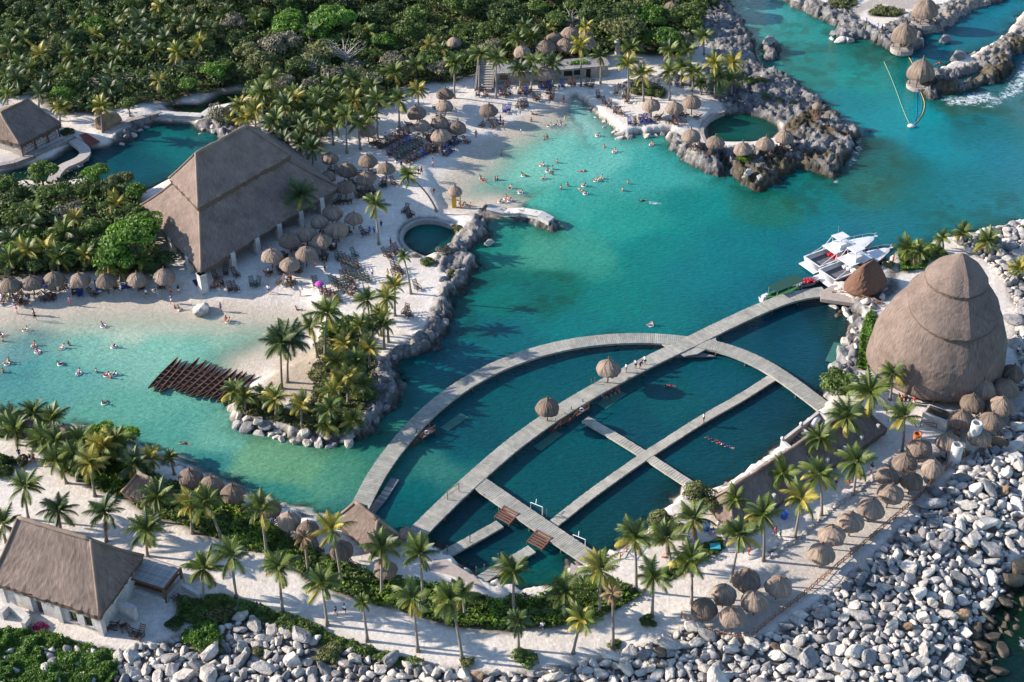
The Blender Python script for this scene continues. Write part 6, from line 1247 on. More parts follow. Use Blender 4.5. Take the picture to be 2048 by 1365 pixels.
# pale rocks lining the planted spit and other shores
def rockline(px, step, r0, r1, desc, grp, rows=2, m=None, jit=5):
    n = 0
    for i in range(len(px) - 1):
        (a, b), (c, d) = px[i], px[i + 1]; k = max(1, int(math.hypot(c - a, d - b) / step))
        for j in range(k):
            for q in range(rows):
                x = a + (c - a) * (j + rb.random() * .6) / k + rb.uniform(-jit, jit); y = b + (d - b) * (j + .5) / k - q * step * .55 + rb.uniform(-2, 2); g = P(x, y, .5); r = rb.uniform(r0, r1) * (1 - .2 * q); h = max(height(*g), -.3)
                o = ob('shore_rock', BM[rb.randrange(9)], None, (g[0], g[1], h + .25 * r), (rb.uniform(-.5, .5), rb.uniform(-.5, .5), rb.uniform(0, 6.28)), (r, r * rb.uniform(.8, 1), r * rb.uniform(.75, 1.1)))
                w_ = rb.random(); ds = desc
                if m: paint(o, m)
                elif w_ < .3: paint(o, BOULD2); ds = desc.replace('pale', 'grey')
                later(o, ds, x, y, 'rock', grp); n += 1
rockline([(466, 842), (512, 858), (545, 868), (579, 876), (622, 884), (655, 889), (690, 885), (715, 879)], 17, .55, 1.15, 'pale rock lining the spit shore', 'rocks lining the planted spit')
rockline([(618, 735), (632, 737), (652, 730), (660, 718)], 7, .28, .42, 'pale stone edging the ring planter', 'stones edging the planter', 1, jit=1)
rockline([(1668, 607), (1690, 614), (1706, 634), (1700, 655)], 15, .5, .9, 'pale rock at the pen corner', 'rocks at the pen corner')
rockline([(1690, 665), (1688, 700), (1676, 735), (1668, 765)], 24, 1.0, 1.7, 'pale flat-topped shore rock', 'shore rocks under the conical palapa', 1)
rockline([(235, 290), (262, 278), (280, 262), (300, 252)], 15, .5, .9, 'pale rock on the lagoon rim', 'rocks on the lagoon rim')
rockline([(400, 262), (425, 266), (445, 258)], 14, .5, .9, 'pale rock on the lagoon rim', 'rocks on the lagoon rim')
rockline([(1237, 270), (1257, 272), (1282, 270), (1307, 267), (1338, 264)], 13, .5, .9, 'pale rounded rock of the beach wall', 'rocks of the beach wall', 1)
rockline([(1160, 203), (1185, 226), (1210, 245), (1232, 265)], 12, .4, .7, 'pale rounded rock of the beach wall', 'rocks of the beach wall', 1)
rockline([(1480, 355), (1505, 370), (1530, 368)], 16, .4, .7, 'grey jagged reef rock', 'jagged reef rocks', 1, BOULD2)
rockline([(1663, 68), (1676, 78), (1700, 76)], 12, .7, 1.3, 'pale rock at the far shore point', 'rocks of the far shore', 2)
rockline([(885, 575), (898, 560), (920, 548), (930, 528)], 15, .45, .85, 'grey cliff rock', 'cliff rocks of the spit', 1, BOULD2)
rockline([(780, 730), (800, 712), (830, 705), (860, 690), (885, 665), (897, 640)], 17, .45, .85, 'grey cliff rock', 'cliff rocks of the spit', 1, BOULD2)
rockline([(745, 850), (765, 828), (785, 810), (792, 780)], 17, .4, .8, 'grey cliff rock', 'cliff rocks of the spit', 1, BOULD2)
rockline([(1535, 1118), (1560, 1096)], 8, .2, .3, 'pale stone of the low kerb', 'kerb stones', 1, jit=1)
for px, py, r, lb in ((400, 622, 1.25, 'lone pale pointed boulder at the edge of the swimming lagoon'), (978, 486, .85, 'single dark-footed rock standing in the channel beside the spit'), (1536, 100, 1.5, 'big pale rock islet in the northern channel'), (218, 262, 2.3, 'large brown rounded rock beside the river lagoon'), (1890, 82, 1.5, 'grey rock beside the red life vests'), (1495, 362, .9, 'white-topped rock at the reef point'), (1915, 123, 1.9, 'flat grey rock mound on the far stone jetty')):
    g = P(px, py, .4); h = max(0, height(*g)); o = ob('boulder', BM[3 if px != 400 else 5], None, (g[0], g[1], h + r * .3), (.2, .1, 1.), (r * 1.15, r, r * (1.05 if px in (400, 218) else .8)))
    if px in (218, 1890, 1915, 1536): paint(o, BOULD2 if px != 218 else BOULD3)
    tag(o, lb, 'boulder')

# ------------------------------------------------------------------ promenade kerb, stick fences, walls, columns, stairs
def rubble_wall(name, label, px, h, th, m=STONE, z=None, stones=False, cat='wall'):
    pts = [G(x, y) for x, y in px]; o = pts[0].copy(); root = thing(name, label, cat, o); L = 0
    if stones:
        mes = [BMs[0], BMs[1], BMs[2]]
        for i in range(len(pts) - 1):
            k = int((pts[i + 1] - pts[i]).length / (th * .95))
            for j in range(k):
                p = pts[i].lerp(pts[i + 1], (j + .5) / k) - o; s = th * rb.uniform(.45, .62); k_ = ob('stone', mes[rb.randrange(3)], root, p + Vector((rb.uniform(-.06, .06), rb.uniform(-.06, .06), s * .3)), (0, 0, rb.uniform(0, 6)), (s, s, s * .9))
    else:
        mb = MB()
        for i in range(len(pts) - 1):
            a = pts[i] - o; b = pts[i + 1] - o; mb.beam(a + Vector((0, 0, h / 2 - .3)), b + Vector((0, 0, h / 2 - .3)), th, h + .6)
        ob('wall_body', mb.mesh('wall_body', m), root)
        mb = MB()
        for i in range(len(pts) - 1):
            a = pts[i] - o; b = pts[i + 1] - o; mb.beam(a + Vector((0, 0, h + .05)), b + Vector((0, 0, h + .05)), th * 1.2, .1)
        ob('coping', mb.mesh('coping', WALL if m is WALL else m), root)
    return root
rubble_wall('stone_kerb', 'low kerb of pale stones dividing the sand from the palapa promenade', [(1536, 1118), (1600, 1075), (1660, 1022), (1720, 978), (1760, 945), (1790, 915)], .4, .62, stones=True, cat='kerb')
def stick_fence(label, px, h=1.05, step=1.4):
    pts = [G(x, y) for x, y in px]; o = pts[0].copy(); root = thing('stick_fence', label, 'fence', o); rs = random.Random(len(px)); L = sum((pts[i + 1] - pts[i]).length for i in range(len(pts) - 1)); n = int(L / step); prev = None
    for i in range(n + 1):
        p, d = poly_at(pts, min(L - 1e-3, L * i / n)); p = p - o; mb = MB(); q = Vector((rs.uniform(-.08, .08), rs.uniform(-.08, .08), h * rs.uniform(.9, 1.15))); mb.tube([p - Vector((0, 0, .3)), p + q], [.075, .06], 5); ob('post', mb.mesh('post', MATS['fence_wood']), root)
        if prev is not None:
            for hh, nm in ((.9, 'top_rail'), (.25, 'bottom_rail')):
                mb = MB(); mb.tube([prev + Vector((0, 0, h * hh)), (prev + p) / 2 + Vector((rs.uniform(-.05, .05), 0, h * hh + rs.uniform(-.06, .06))), p + Vector((0, 0, h * hh))], .045, 5); ob(nm, mb.mesh(nm, MATS['fence_wood']), root)
            mb = MB(); mb.tube([prev + Vector((0, 0, .2)), p + Vector((0, 0, h * .95))], .04, 4); mb.tube([prev + Vector((0, 0, h * .95)), p + Vector((0, 0, .2))], .04, 4); ob('cross_brace', mb.mesh('cross_brace', MATS['fence_wood']), root)
        prev = p
    return root
mat('fence_wood', (.26, .13, .075), .85, .3, 5, .3, 14)
stick_fence('rustic stick fence curving round the five-umbrella corner of the promenade', [(1362, 1236), (1385, 1255), (1430, 1272), (1475, 1283), (1510, 1270), (1545, 1240)])
stick_fence('long rustic stick fence between the palapa promenade and the boulders', [(1550, 1236), (1600, 1200), (1660, 1148), (1720, 1098), (1785, 1042), (1840, 995), (1880, 950), (1930, 915)])
stick_fence('orange-brown stick fence above the pen corner by the dock', [(1662, 598), (1690, 597), (1715, 600), (1740, 606), (1762, 614)])
stick_fence('rustic stick fence along the shore of the small visitor beach', [(1240, 1118), (1262, 1095), (1290, 1075), (1320, 1058), (1350, 1040)])
stick_fence('short stick fence beside the stone planter', [(1840, 855), (1858, 862), (1872, 858)])
for px, py, h_, lb in ((1907, 928, 3.4, 'shorter round white stone column by the promenade umbrellas'), (1941, 903, 5.0, 'taller round white stone column with a hollow top')):
    g = G(px, py); mb = MB(); mb.lathe([(.85, -.3), (.85, .1), (.78, h_ * .5), (.76, h_), (.5, h_ + .02), (.48, h_ - .4), (0, h_ - .4)], 20); tag(ob('stone_column', mb.mesh('stone_column', WALL, True), None, g), lb, 'column')
for px, py, lb in ((2028, 925, 'squared white stone block fallen on the seawall'), (2030, 900, 'grey stone stump standing among the boulders')):
    g = G(px, py); mb = MB(); mb.box((0, 0, .6), (1.5, 1.1, 1.3), .4); tag(ob('stone_block', mb.mesh('stone_block', WALL), None, g), lb, 'stone block')
g = G(1872, 846); root = thing('stone_planter', 'white stone planter box with green plants by the conical palapa', 'planter', g, R(-35)); mb = MB(); mb.box((0, 0, .9), (3.6, 2.3, 1.8)); ob('box', mb.mesh('box', WALL), root); mb = MB(); mb.box((0, 0, 1.85), (3.0, 1.7, .12)); ob('soil', mb.mesh('soil', mat('planter_soil', (.05, .04, .025), .9, .2, 4)), root)
g = G(1833, 880); mb = MB(); mb.lathe([(.5, 0), (.55, .9), (.6, 1.1), (.45, 1.12), (.4, .8), (0, .8)], 14); tag(ob('clay_bin', mb.mesh('clay_bin', mat('terracotta', (.38, .13, .05), .8, .15, 3)), None, g), 'terracotta bin on the sand beside the promenade', 'bin')
# stairwell box on the seawall
q = [v3(1564, 884, 3.0), v3(1638, 826, 3.0), v3(1660, 841, 3.0), v3(1588, 904, 3.0)]; c = sum(q, Vector()) / 4; c.z = 0
root = thing('stairwell', 'open white stone stairwell box on the seawall of the pens', 'stairwell', c)
for i in range(4):
    a, b = q[i] - c, q[(i + 1) % 4] - c; mb = MB(); a.z = b.z = 1.6; mb.beam(a, b, .42, 3.4); ob('wall', mb.mesh('wall', WALL), root)
mb = MB(); a, b = (q[0] + q[1]) / 2 - c, (q[3] + q[2]) / 2 - c; a.z = b.z = 1.5; mb.beam(a, b, .3, 3.1); ob('wall', mb.mesh('wall', WALL), root)
dv = (q[1] - q[0]); ln = dv.length; dn = dv.normalized(); nn_ = (q[3] - q[0]); tm = None
for i in range(9):
    p = (q[0] + nn_ * .5 + dn * (.7 + i * .5)) - c; p.z = 1.0 + i * .2
    if tm is None: mb = MB(); mb.box((0, 0, 0), (.5, nn_.length * .8, .16)); tm = mb.mesh('stair_step', STONE)
    ob('stair_step', tm, root, p, (0, 0, math.atan2(dn.y, dn.x)))
mb = MB(); p = q[0] - c; mb.lathe([(.0, 3.9), (.2, 3.8), (.28, 3.6), (.2, 3.4), (.12, 3.25)], 10, c=(p.x, p.y, 0)); ob('finial', mb.mesh('finial', WALL, True), root)
mb = MB(); p = (q[0] + q[1]) / 2 - c; mb.lathe([(.0, 3.9), (.2, 3.8), (.28, 3.6), (.2, 3.4), (.12, 3.25)], 10, c=(p.x, p.y, 0)); ob('finial', mb.mesh('finial', WALL, True), root)
g = v3(1630, 846, 2.6); mb = MB(); mb.tube([(-1.1, 0, 0), (-.9, 0, .1), (0, 0, .18), (.9, 0, .1), (1.1, 0, 0)], [.15, .42, .5, .42, .15], 10); tag(ob('covered_dinghy', mb.mesh('covered_dinghy', WHITE, True), None, g, (0, 0, R(55))), 'white covered float stored in the stairwell box', 'float')
# beach stairway and terrace wall
a = G(968, 183); b = G(974, 142); root = thing('stone_stairway', 'grey stone stairway rising from the beach to the forest terrace', 'stairway', a); n = 13; tm = None
for i in range(n):
    p = (b - a) * (i / n); p.z = .12 + i * .2
    if tm is None: mb = MB(); mb.box((0, 0, -.1), (3.0, (b - a).length / n * 1.02, .2)); tm = mb.mesh('stair_step', STONE)
    ob('stair_step', tm, root, p, (0, 0, -.05))
for s in (-1, 1):
    mb = MB(); d = b - a; mb.beam((s * 1.7, 0, .3), (s * 1.7 + d.x, d.y, 2.9), .35, .8); ob('side_wall', mb.mesh('side_wall', BOULD2), root)
a = G(990, 168); b = G(1092, 163); c_ = G(1215, 152)
root = thing('terrace_wall', 'pale terrace retaining wall with dark window openings behind the beach', 'wall', a)
for p0, p1 in ((a, b), (b, c_)):
    mb = MB(); mb.beam(p0 - a + Vector((0, 0, 1.1)), p1 - a + Vector((0, 0, 1.1)), .6, 2.6); ob('wall_body', mb.mesh('wall_body', STONE), root)
    mb = MB(); mb.beam(p0 - a + Vector((0, 2.2, 2.3)), p1 - a + Vector((0, 2.2, 2.3)), 4.2, .2); ob('terrace_floor', mb.mesh('terrace_floor', BOULD2), root)
for px, w_ in ((1007, 1.6), (1132, 2.4), (1152, 2.2), (1176, .9)):
    t = (px - 1092) / (1215 - 1092) if px > 1092 else (px - 990) / 102; p = (b.lerp(c_, t) if px > 1092 else a.lerp(b, t)) - a; mb = MB(); mb.box((0, 0, 0), (w_, .1, 1.0 if px != 1176 else 2.0)); ob('window' if px not in (1007, 1176) else 'door', mb.mesh('opening', DARK if px != 1007 else REDWOOD), root, p + Vector((0, -.36, 1.5 if px not in (1176,) else 1.05)))
cover('wall_creeper', [[(30, 1208), (60, 1217), (60, 1222), (30, 1213)], [(92, 1228), (118, 1236), (118, 1242), (92, 1234)], [(150, 1246), (190, 1256), (190, 1262), (150, 1252)]], 1400, LEAF['olive'], 2.0, 3.1, .13, 33, 'green creeper hanging on the white wall of the seaside hut')
cover('hanging_plants', [[(995, 145), (1060, 146), (1060, 152), (995, 152)], [(1080, 148), (1175, 144), (1175, 152), (1080, 156)]], 2600, LEAF['bright'], 1.7, 2.8, .2, 31, 'green plants hanging over the terrace wall edge', z=1.2)
g = G(1235, 108); mb = MB(); mb.lathe([(.6, 0), (.6, 2.4), (.75, 2.5), (.75, 2.9), (.3, 3.2), (0, 3.2)], 12); tag(ob('stone_pillar', mb.mesh('stone_pillar', WALL, True), None, g), 'small white pillar among the trees right of the terrace cluster', 'pillar')

# river lagoon: wall, footbridge, ramp, terrace rims
rubble_wall('river_wall', 'pale stone quay wall below the stone riverside hut', [(-20, 345), (30, 335), (68, 322), (72, 318), (140, 288), (150, 283)], .5, 1.0, STONE)
pts = smooth([v3(*p, .9) for p in ((143, 278), (160, 292), (173, 305), (168, 318), (150, 328), (128, 335), (112, 348), (104, 364))], 3); o = pts[0].copy(); root = thing('footbridge', 'curved pale stone footbridge over the river lagoon', 'footbridge', o); L = sum((pts[i + 1] - pts[i]).length for i in range(len(pts) - 1)); V = []; f = []; n = 24
for i in range(n + 1):
    p, d = poly_at(pts, min(L - 1e-3, L * i / n)); nr = Vector((-d.y, d.x, 0)) * 1.0; p = p - o + Vector((0, 0, .5 * math.sin(math.pi * i / n)))
    V += [tuple(p + nr), tuple(p - nr), tuple(p - nr - Vector((0, 0, .55))), tuple(p + nr - Vector((0, 0, .55)))]
for i in range(n): f += [(i * 4 + k, i * 4 + (k + 1) % 4, i * 4 + 4 + (k + 1) % 4, i * 4 + 4 + k) for k in range(4)]
mb = MB(); mb.add(V, f + [(0, 3, 2, 1), (n * 4, n * 4 + 1, n * 4 + 2, n * 4 + 3)]); ob('bridge_deck', mb.mesh('bridge_deck', mat('pale_bridge', (.36, .325, .29), .9, .2, 2, .5, 8, .1)), root)
for t in (.3, .42, .54, .66, .8):
    p, d = poly_at(pts, L * t); mb = MB(); mb.lathe([(.75, -.2), (.6, .1), (.45, .5), (.4, 1.1)], 9); ob('pier', mb.mesh('pier', STONE), root, (p.x - o.x, p.y - o.y, -o.z - .1))
q = [v3(158, 270, 1.5), v3(172, 266, 1.5), v3(200, 284, .9), v3(179, 295, .9)]; c = q[0].copy(); root = thing('boat_ramp', 'dark red plank ramp sloping into the river lagoon', 'ramp', c)
pm_ = None
for i in range(9):
    t = (i + .5) / 9; a = q[0].lerp(q[3], t) - c; b = q[1].lerp(q[2], t) - c; mb = MB(); mb.beam(a, b, (q[3] - q[0]).length / 9 * .86, .08); ob('plank', mb.mesh('plank', mat('ramp_red', (.15, .045, .03), .7, .2, 4)), root)
rubble_wall('channel_wall', 'pale rounded wall along the narrow channel beside the river lagoon', [(320, 232), (345, 237), (380, 238), (405, 236), (425, 222), (470, 213)], .5, 1.3, WALL)
rubble_wall('lagoon_wall', 'low stone wall on the far bank of the river lagoon', [(222, 262), (262, 250), (300, 238), (322, 228)], .45, .9, STONE)

# plunge pool rim
def rim(name, label, px, wd, z, h, m=WALL):
    pts = smooth([v3(*p, z) for p in px], 2); o = pts[0].copy(); root = thing(name, label, 'pool rim', o); V = []; f = []; n = len(pts)
    for i, p in enumerate(pts):
        d = (pts[min(i + 1, n - 1)] - pts[max(i - 1, 0)]).normalized(); nr = Vector((-d.y, d.x, 0)) * wd / 2; p = p - o
        V += [tuple(p + nr), tuple(p - nr), tuple(p - nr - Vector((0, 0, h))), tuple(p + nr - Vector((0, 0, h)))]
    for i in range(n - 1): f += [(i * 4 + k, i * 4 + (k + 1) % 4, i * 4 + 4 + (k + 1) % 4, i * 4 + 4 + k) for k in range(4)]
    mb = MB(); mb.add(V, f + [(0, 3, 2, 1), (n * 4 - 4, n * 4 - 3, n * 4 - 2, n * 4 - 1)]); ob('rim_wall', mb.mesh('rim_wall', m), root)
    return root
rim('pool_rim', 'curved stone rim of the round plunge pool on the beach', [(905, 450), (885, 442), (860, 438), (834, 440), (812, 451), (802, 467), (803, 485), (818, 501), (842, 513), (860, 517)], .6, .85, 1.4, mat('rim_stone', (.26, .245, .23), .9, .2, 3, .4, 10))
rim('pool_rim', 'curved low wall on the beach side of the natural rock pool', [(1448, 222), (1432, 228), (1416, 238), (1405, 252), (1404, 268), (1412, 284)], .6, .95, 1.6, STONE)
rubble_wall('jetty_kerb', 'pale rounded stone walkway running along the rocky bathing jetty', [(975, 424), (1010, 427), (1045, 436), (1080, 447), (1102, 455)], .12, 1.6, WALL)

# ------------------------------------------------------------------ canoes
def canoe_mesh(L=9.6, W_=.94, inner=False):
    n = 16; V = []; f = []; k = 7; s = .86 if inner else 1
    for i in range(n + 1):
        t = i / n * 2 - 1; wd = W_ / 2 * (1 - abs(t) ** 2.4) * s + .015; rise = .34 * abs(t) ** 3; x = t * L / 2 * (1 if not inner else .97)
        for j in range(k):
            a = math.pi * j / (k - 1); V.append((x, -wd * math.cos(a), .46 + rise - (.46 if not inner else .33) * math.sin(a) ** .7 * (1 - .5 * abs(t) ** 3)))
    for i in range(n):
        for j in range(k - 1): q = (i * k + j, i * k + j + 1, (i + 1) * k + j + 1, (i + 1) * k + j); f.append(q if not inner else q[::-1])
    return V, f
HULL = mat('canoe_brown', (.085, .034, .019), .55, .3, 3, .3, 12, obvar=.3); GUN = mat('canoe_gunwale', (.21, .125, .085), .6, .25, 4)
mb = MB(); mb.add(*canoe_mesh()); hull = mb.mesh('hull', HULL, True)
mb = MB(); mb.add(*canoe_mesh(inner=True)); inner = mb.mesh('inner_hull', mat('canoe_inside', (.06, .028, .02), .7, .35, 5, obvar=.3), True)
mb = MB()
for s in (-1, 1):
    mb.tube([((i / 16 * 2 - 1) * 4.8, s * (0.94 / 2 * (1 - abs(i / 16 * 2 - 1) ** 2.4) + .015), .47 + .34 * abs(i / 16 * 2 - 1) ** 3) for i in range(17)], .04, 5)
gun = mb.mesh('gunwale', GUN, True); mb = MB(); mb.box((0, 0, .40), (.13, 1, .04)); thw = mb.mesh('thwart', mat('thwart_wood', (.11, .055, .035), .7, .25, 4))
C0 = thing('canoe', 'x', 'canoe', group='wooden canoes moored side by side'); ob('hull', hull, C0); ob('inner_hull', inner, C0); ob('gunwale', gun, C0)
for i in range(7):
    t = (i - 3) / 4.2; ob('thwart', thw, C0, (t * 4.8, 0, 0), None, (1, .9 * (1 - abs(t) ** 2.4), 1))
CN = [(297, 780, 357, 718), (308, 786, 364, 722), (319, 788, 376, 726), (338, 780, 399, 719), (347, 785, 414, 724), (358, 788, 425, 729), (369, 791, 437, 733), (379, 797, 447, 740), (392, 797, 463, 740), (407, 801, 475, 743), (421, 801, 486, 746), (434, 808, 494, 748), (447, 808, 510, 752)]
ordn = ['first', 'second', 'third', 'fourth', 'fifth', 'sixth', 'seventh', 'eighth', 'ninth', 'tenth', 'eleventh', 'twelfth', 'thirteenth']
for i, (a, b, c, d) in enumerate(CN):
    A_ = v3(a, b, .3); B_ = v3(c, d, .3); o = C0 if i == 0 else dup(C0, (0, 0, 0)); m_ = (A_ + B_) / 2; o.location = (m_.x, m_.y, -.12); dv = B_ - A_; o.rotation_euler = (rnd.uniform(-.05, .05), 0, math.atan2(dv.y, dv.x)); o.scale = (dv.length / 9.6, 1, 1)
    o['label'] = f'long dark wooden canoe, {ordn[i]} from the open-water end of the moored row'

# ------------------------------------------------------------------ boats
def hull_rings(L, W_, H_, bow=1.3, keel=.5, n=18, k=9):
    V = []; f = []
    for i in range(n + 1):
        t = i / n; x = -L / 2 + L * t; wd = W_ / 2 * (1 if t < .45 else max(0.01, math.cos((t - .45) / .55 * math.pi / 2) ** .62)); sh_ = H_ + (bow - 1) * H_ * max(0, t - .3) ** 1.6
        for j in range(k):
            a = j / (k - 1) * 2 - 1; y = a; dpt = 1 - abs(a) ** 2.6; fl = .72 + .28 * abs(a); V.append((x + (0 if t < .9 else .35 * abs(a)), wd * a * (1 if abs(a) == 1 else .92), sh_ - dpt * (sh_ + keel) * (1 - .35 * t ** 3)))
    for i in range(n):
        for j in range(k - 1): f.append((i * k + j, i * k + j + 1, (i + 1) * k + j + 1, (i + 1) * k + j))
    f.append(tuple(range(k - 1, -1, -1))); return V, f, n, k
def sportboat(label, px0, px1, seed):
    A_ = v3(*px0, .6); B_ = v3(*px1, 1.2); c = (A_ + B_) / 2; dv = B_ - A_; dv.z = 0; c.z = 0; L = dv.length; W_ = L * .30
    root = thing('sport_boat', label, 'boat', c, math.atan2(dv.y, dv.x), 'white sport fishing boats at the dock')
    V, f, n, k = hull_rings(L, W_, 1.35, 1.45); mb = MB(); mb.add(V, f); ob('hull', mb.mesh('hull', WHITE, True), root)
    # foredeck closes the bow half; the cockpit stays open aft
    Vd = []; fd = []
    for i in range(int(n * .52), n + 1):
        a, b = V[i * k], V[i * k + k - 1]; m_ = ((a[0] + b[0]) / 2, 0, (a[2] + b[2]) / 2 + .16); Vd += [a, m_, b]
    for i in range(len(Vd) // 3 - 1): fd += [(i * 3, i * 3 + 1, i * 3 + 4, i * 3 + 3), (i * 3 + 1, i * 3 + 2, i * 3 + 5, i * 3 + 4)]
    mb = MB(); mb.add(Vd, fd); ob('foredeck', mb.mesh('foredeck', WHITE, True), root)
    mb = MB(); mb.box((-L * .22, 0, .55), (L * .55, W_ * .82, .1)); ob('cockpit_floor', mb.mesh('cockpit_floor', mat('cockpit_grey', (.12, .12, .13), .7, .2, 2)), root)
    mb = MB(); mb.box((-L * .53, 0, .38), (L * .09, W_ * .92, .12)); ob('swim_platform', mb.mesh('swim_platform', WHITE), root)
    mb = MB()
    for s in (-1, 1): mb.box((-L * .24, s * W_ * .45, 1.36), (L * .5, .22, .12))
    mb.box((-L * .49, 0, 1.3), (.22, W_ * .9, .14)); ob('coaming', mb.mesh('coaming', WHITE), root)
    # cabin with slanted dark windscreen
    def wedge(x0, x1, x2, x3, z0, z1, w0, w1): return [(x0, -w0, z0), (x0, w0, z0), (x3, w0 * .8, z0), (x3, -w0 * .8, z0), (x1, -w1, z1), (x1, w1, z1), (x2, w1 * .9, z1), (x2, -w1 * .9, z1)]
    bx = [(0, 3, 2, 1), (4, 5, 6, 7), (0, 1, 5, 4), (1, 2, 6, 5), (2, 3, 7, 6), (3, 0, 4, 7)]
    mb = MB(); mb.add(wedge(-L * .03, -L * .03, L * .10, L * .24, 1.4, 2.25, W_ * .40, W_ * .34), bx); ob('windscreen', mb.mesh('windscreen', TINT), root)
    mb = MB(); mb.add(wedge(-L * .04, -L * .03, L * .09, L * .14, 2.26, 2.42, W_ * .40, W_ * .36), bx); ob('cabin_roof', mb.mesh('cabin_roof', WHITE), root)
    mb = MB(); mb.add(wedge(-L * .24, -L * .24, L * .02, L * .05, 2.44, 2.54, W_ * .40, W_ * .40), bx); ob('hardtop', mb.mesh('hardtop', WHITE), root)
    mb = MB(); mb.add(wedge(-L * .14, -L * .12, L * .0, L * .06, 2.56, 3.2, W_ * .28, W_ * .24), bx); ob('flybridge', mb.mesh('flybridge', WHITE), root)
    mb = MB(); mb.add(wedge(-L * .15, -L * .14, L * .02, L * .03, 4.3, 4.42, W_ * .26, W_ * .24), bx); ob('flybridge_top', mb.mesh('flybridge_top', WHITE), root)
    mb = MB()
    for s in (-1, 1):
        mb.tube([(-L * .12, s * W_ * .24, 3.1), (-L * .13, s * W_ * .24, 4.3)], .04, 5); mb.tube([(L * .0, s * W_ * .24, 3.1), (0, s * W_ * .23, 4.3)], .04, 5); mb.tube([(-L * .45, s * W_ * .42, 1.4), (-L * .2, s * W_ * .36, 2.5), (-L * .13, s * W_ * .24, 4.3)], .05, 5); mb.tube([(-L * .22, s * W_ * .40, 1.4), (-L * .2, s * W_ * .38, 2.45)], .06, 5)
    ob('tower_frame', mb.mesh('tower_frame', WHITE), root)
    mb = MB()
    for s in (-1, 1):
        pts = []
        for i in range(int(n * .5), n + 1):
            p = V[i * k + (k - 1 if s > 0 else 0)]; pts.append((p[0], p[1] * .95, p[2] + .62)); 
            if i % 2 == 0: mb.tube([(p[0], p[1] * .95, p[2]), pts[-1]], .03, 4)
        pts.append((L / 2 + .75, 0, pts[-1][2] + .05)); mb.tube(pts, .035, 5)
    ob('bow_rail', mb.mesh('bow_rail', METAL), root)
    mb = MB(); mb.box((L / 2 + .3, 0, V[-1][2] - .02), (1.3, .35, .1)); ob('bow_pulpit', mb.mesh('bow_pulpit', WHITE), root)
    mb = MB(); mb.tube([(-L * .12, 0, 4.4), (-L * .13, 0, 6.6)], .03, 4); ob('antenna', mb.mesh('antenna', WHITE), root)
    mb = MB(); mb.box((L * .12, 0, 2.0), (L * .10, W_ * .45, .12), M=Matrix.Rotation(R(12), 3, 'Y')); ob('deck_hatch', mb.mesh('deck_hatch', TINT), root) if False else None
    for k2 in range(3):
        mb = MB(); mb.box((0, 0, .0), (.8, .55, .35)); ob('seat_cushion', mb.mesh('seat_cushion', CM['red'] if seed == 1 else CM['white']), root, (-L * .12 - k2 * .2, (k2 - 1) * .8, .85))
    return root
sportboat('farther white sport fishing boat with red cushions and a radio mast', (1622, 532), (1745, 480), 1)
sportboat('nearer white sport fishing boat partly hidden by the dockside thatched hut', (1652, 558), (1776, 503), 2)
# canopy boat and dinghy
A_, B_ = v3(1525, 603, .4), v3(1602, 570, .4); c = (A_ + B_) / 2; dv = B_ - A_; c.z = 0; L = dv.length; root = thing('canopy_boat', 'low white tour boat with a dark green flat canopy beside the boardwalk', 'boat', c, math.atan2(dv.y, dv.x))
V, f, n, k = hull_rings(L, 2.0, .7, 1.3); mb = MB(); mb.add(V, f); ob('hull', mb.mesh('hull', WHITE, True), root); mb = MB(); mb.box((0, 0, .35), (L * .8, 1.6, .06)); ob('floor_deck', mb.mesh('floor_deck', mat('green_deck', (.03, .16, .06), .8, .2, 3)), root)
mb = MB(); mb.box((L * .08, 0, 2.0), (L * .72, 2.1, .06)); ob('canopy', mb.mesh('canopy', mat('green_canvas', (.012, .055, .042), .8, .2, 3)), root)
mb = MB()
for x in (-.25, .05, .4):
    for s in (-1, 1): mb.tube([(x * L, s * .95, .5), (x * L, s * .95, 2.0)], .04, 5)
ob('canopy_frame', mb.mesh('canopy_frame', METAL), root)
mb = MB(); mb.box((-L * .48, 0, .8), (.6, .45, .9)); mb.box((-L * .40, .4, .9), (1.0, .5, .5)); ob('outboard_motor', mb.mesh('outboard_motor', WHITE), root)
for s in (-1, 1):
    mb = MB(); mb.box((L * .05, s * .7, .55), (L * .6, .35, .3)); ob('bench', mb.mesh('bench', MATS['green_deck']), root)
A_, B_ = v3(1597, 567, .4), v3(1636, 562, .4); c = (A_ + B_) / 2; dv = B_ - A_; c.z = 0; L = dv.length * 1.1; root = thing('dinghy', 'small open white dinghy filled with red life vests', 'dinghy', c, math.atan2(dv.y, dv.x) + .15)
V, f, n, k = hull_rings(L, 1.9, .7, 1.3); mb = MB(); mb.add(V, f); ob('hull', mb.mesh('hull', WHITE, True), root); mb = MB(); mb.box((-.1, 0, .45), (L * .7, 1.3, .06)); ob('floor_deck', mb.mesh('floor_deck', CM['navy']), root)
VEST = None
for i in range(16):
    if VEST is None: mb = MB(); mb.lathe([(.1, .14), (.3, .10), (.32, 0), (.2, -.1)], 7); VEST = mb.mesh('life_vest', CM['red'], True)
    g = c + Vector((rnd.uniform(-L * .28, L * .28), rnd.uniform(-.45, .45), .62)); o = ob('life_vest', VEST, None, g, (rnd.uniform(-.4, .4), rnd.uniform(-.4, .4), rnd.uniform(0, 6))); tag(o, 'red life vest in the heap filling the small dinghy', 'life vest', 'life vests heaped in the dinghy')
g = G(1808, 84)
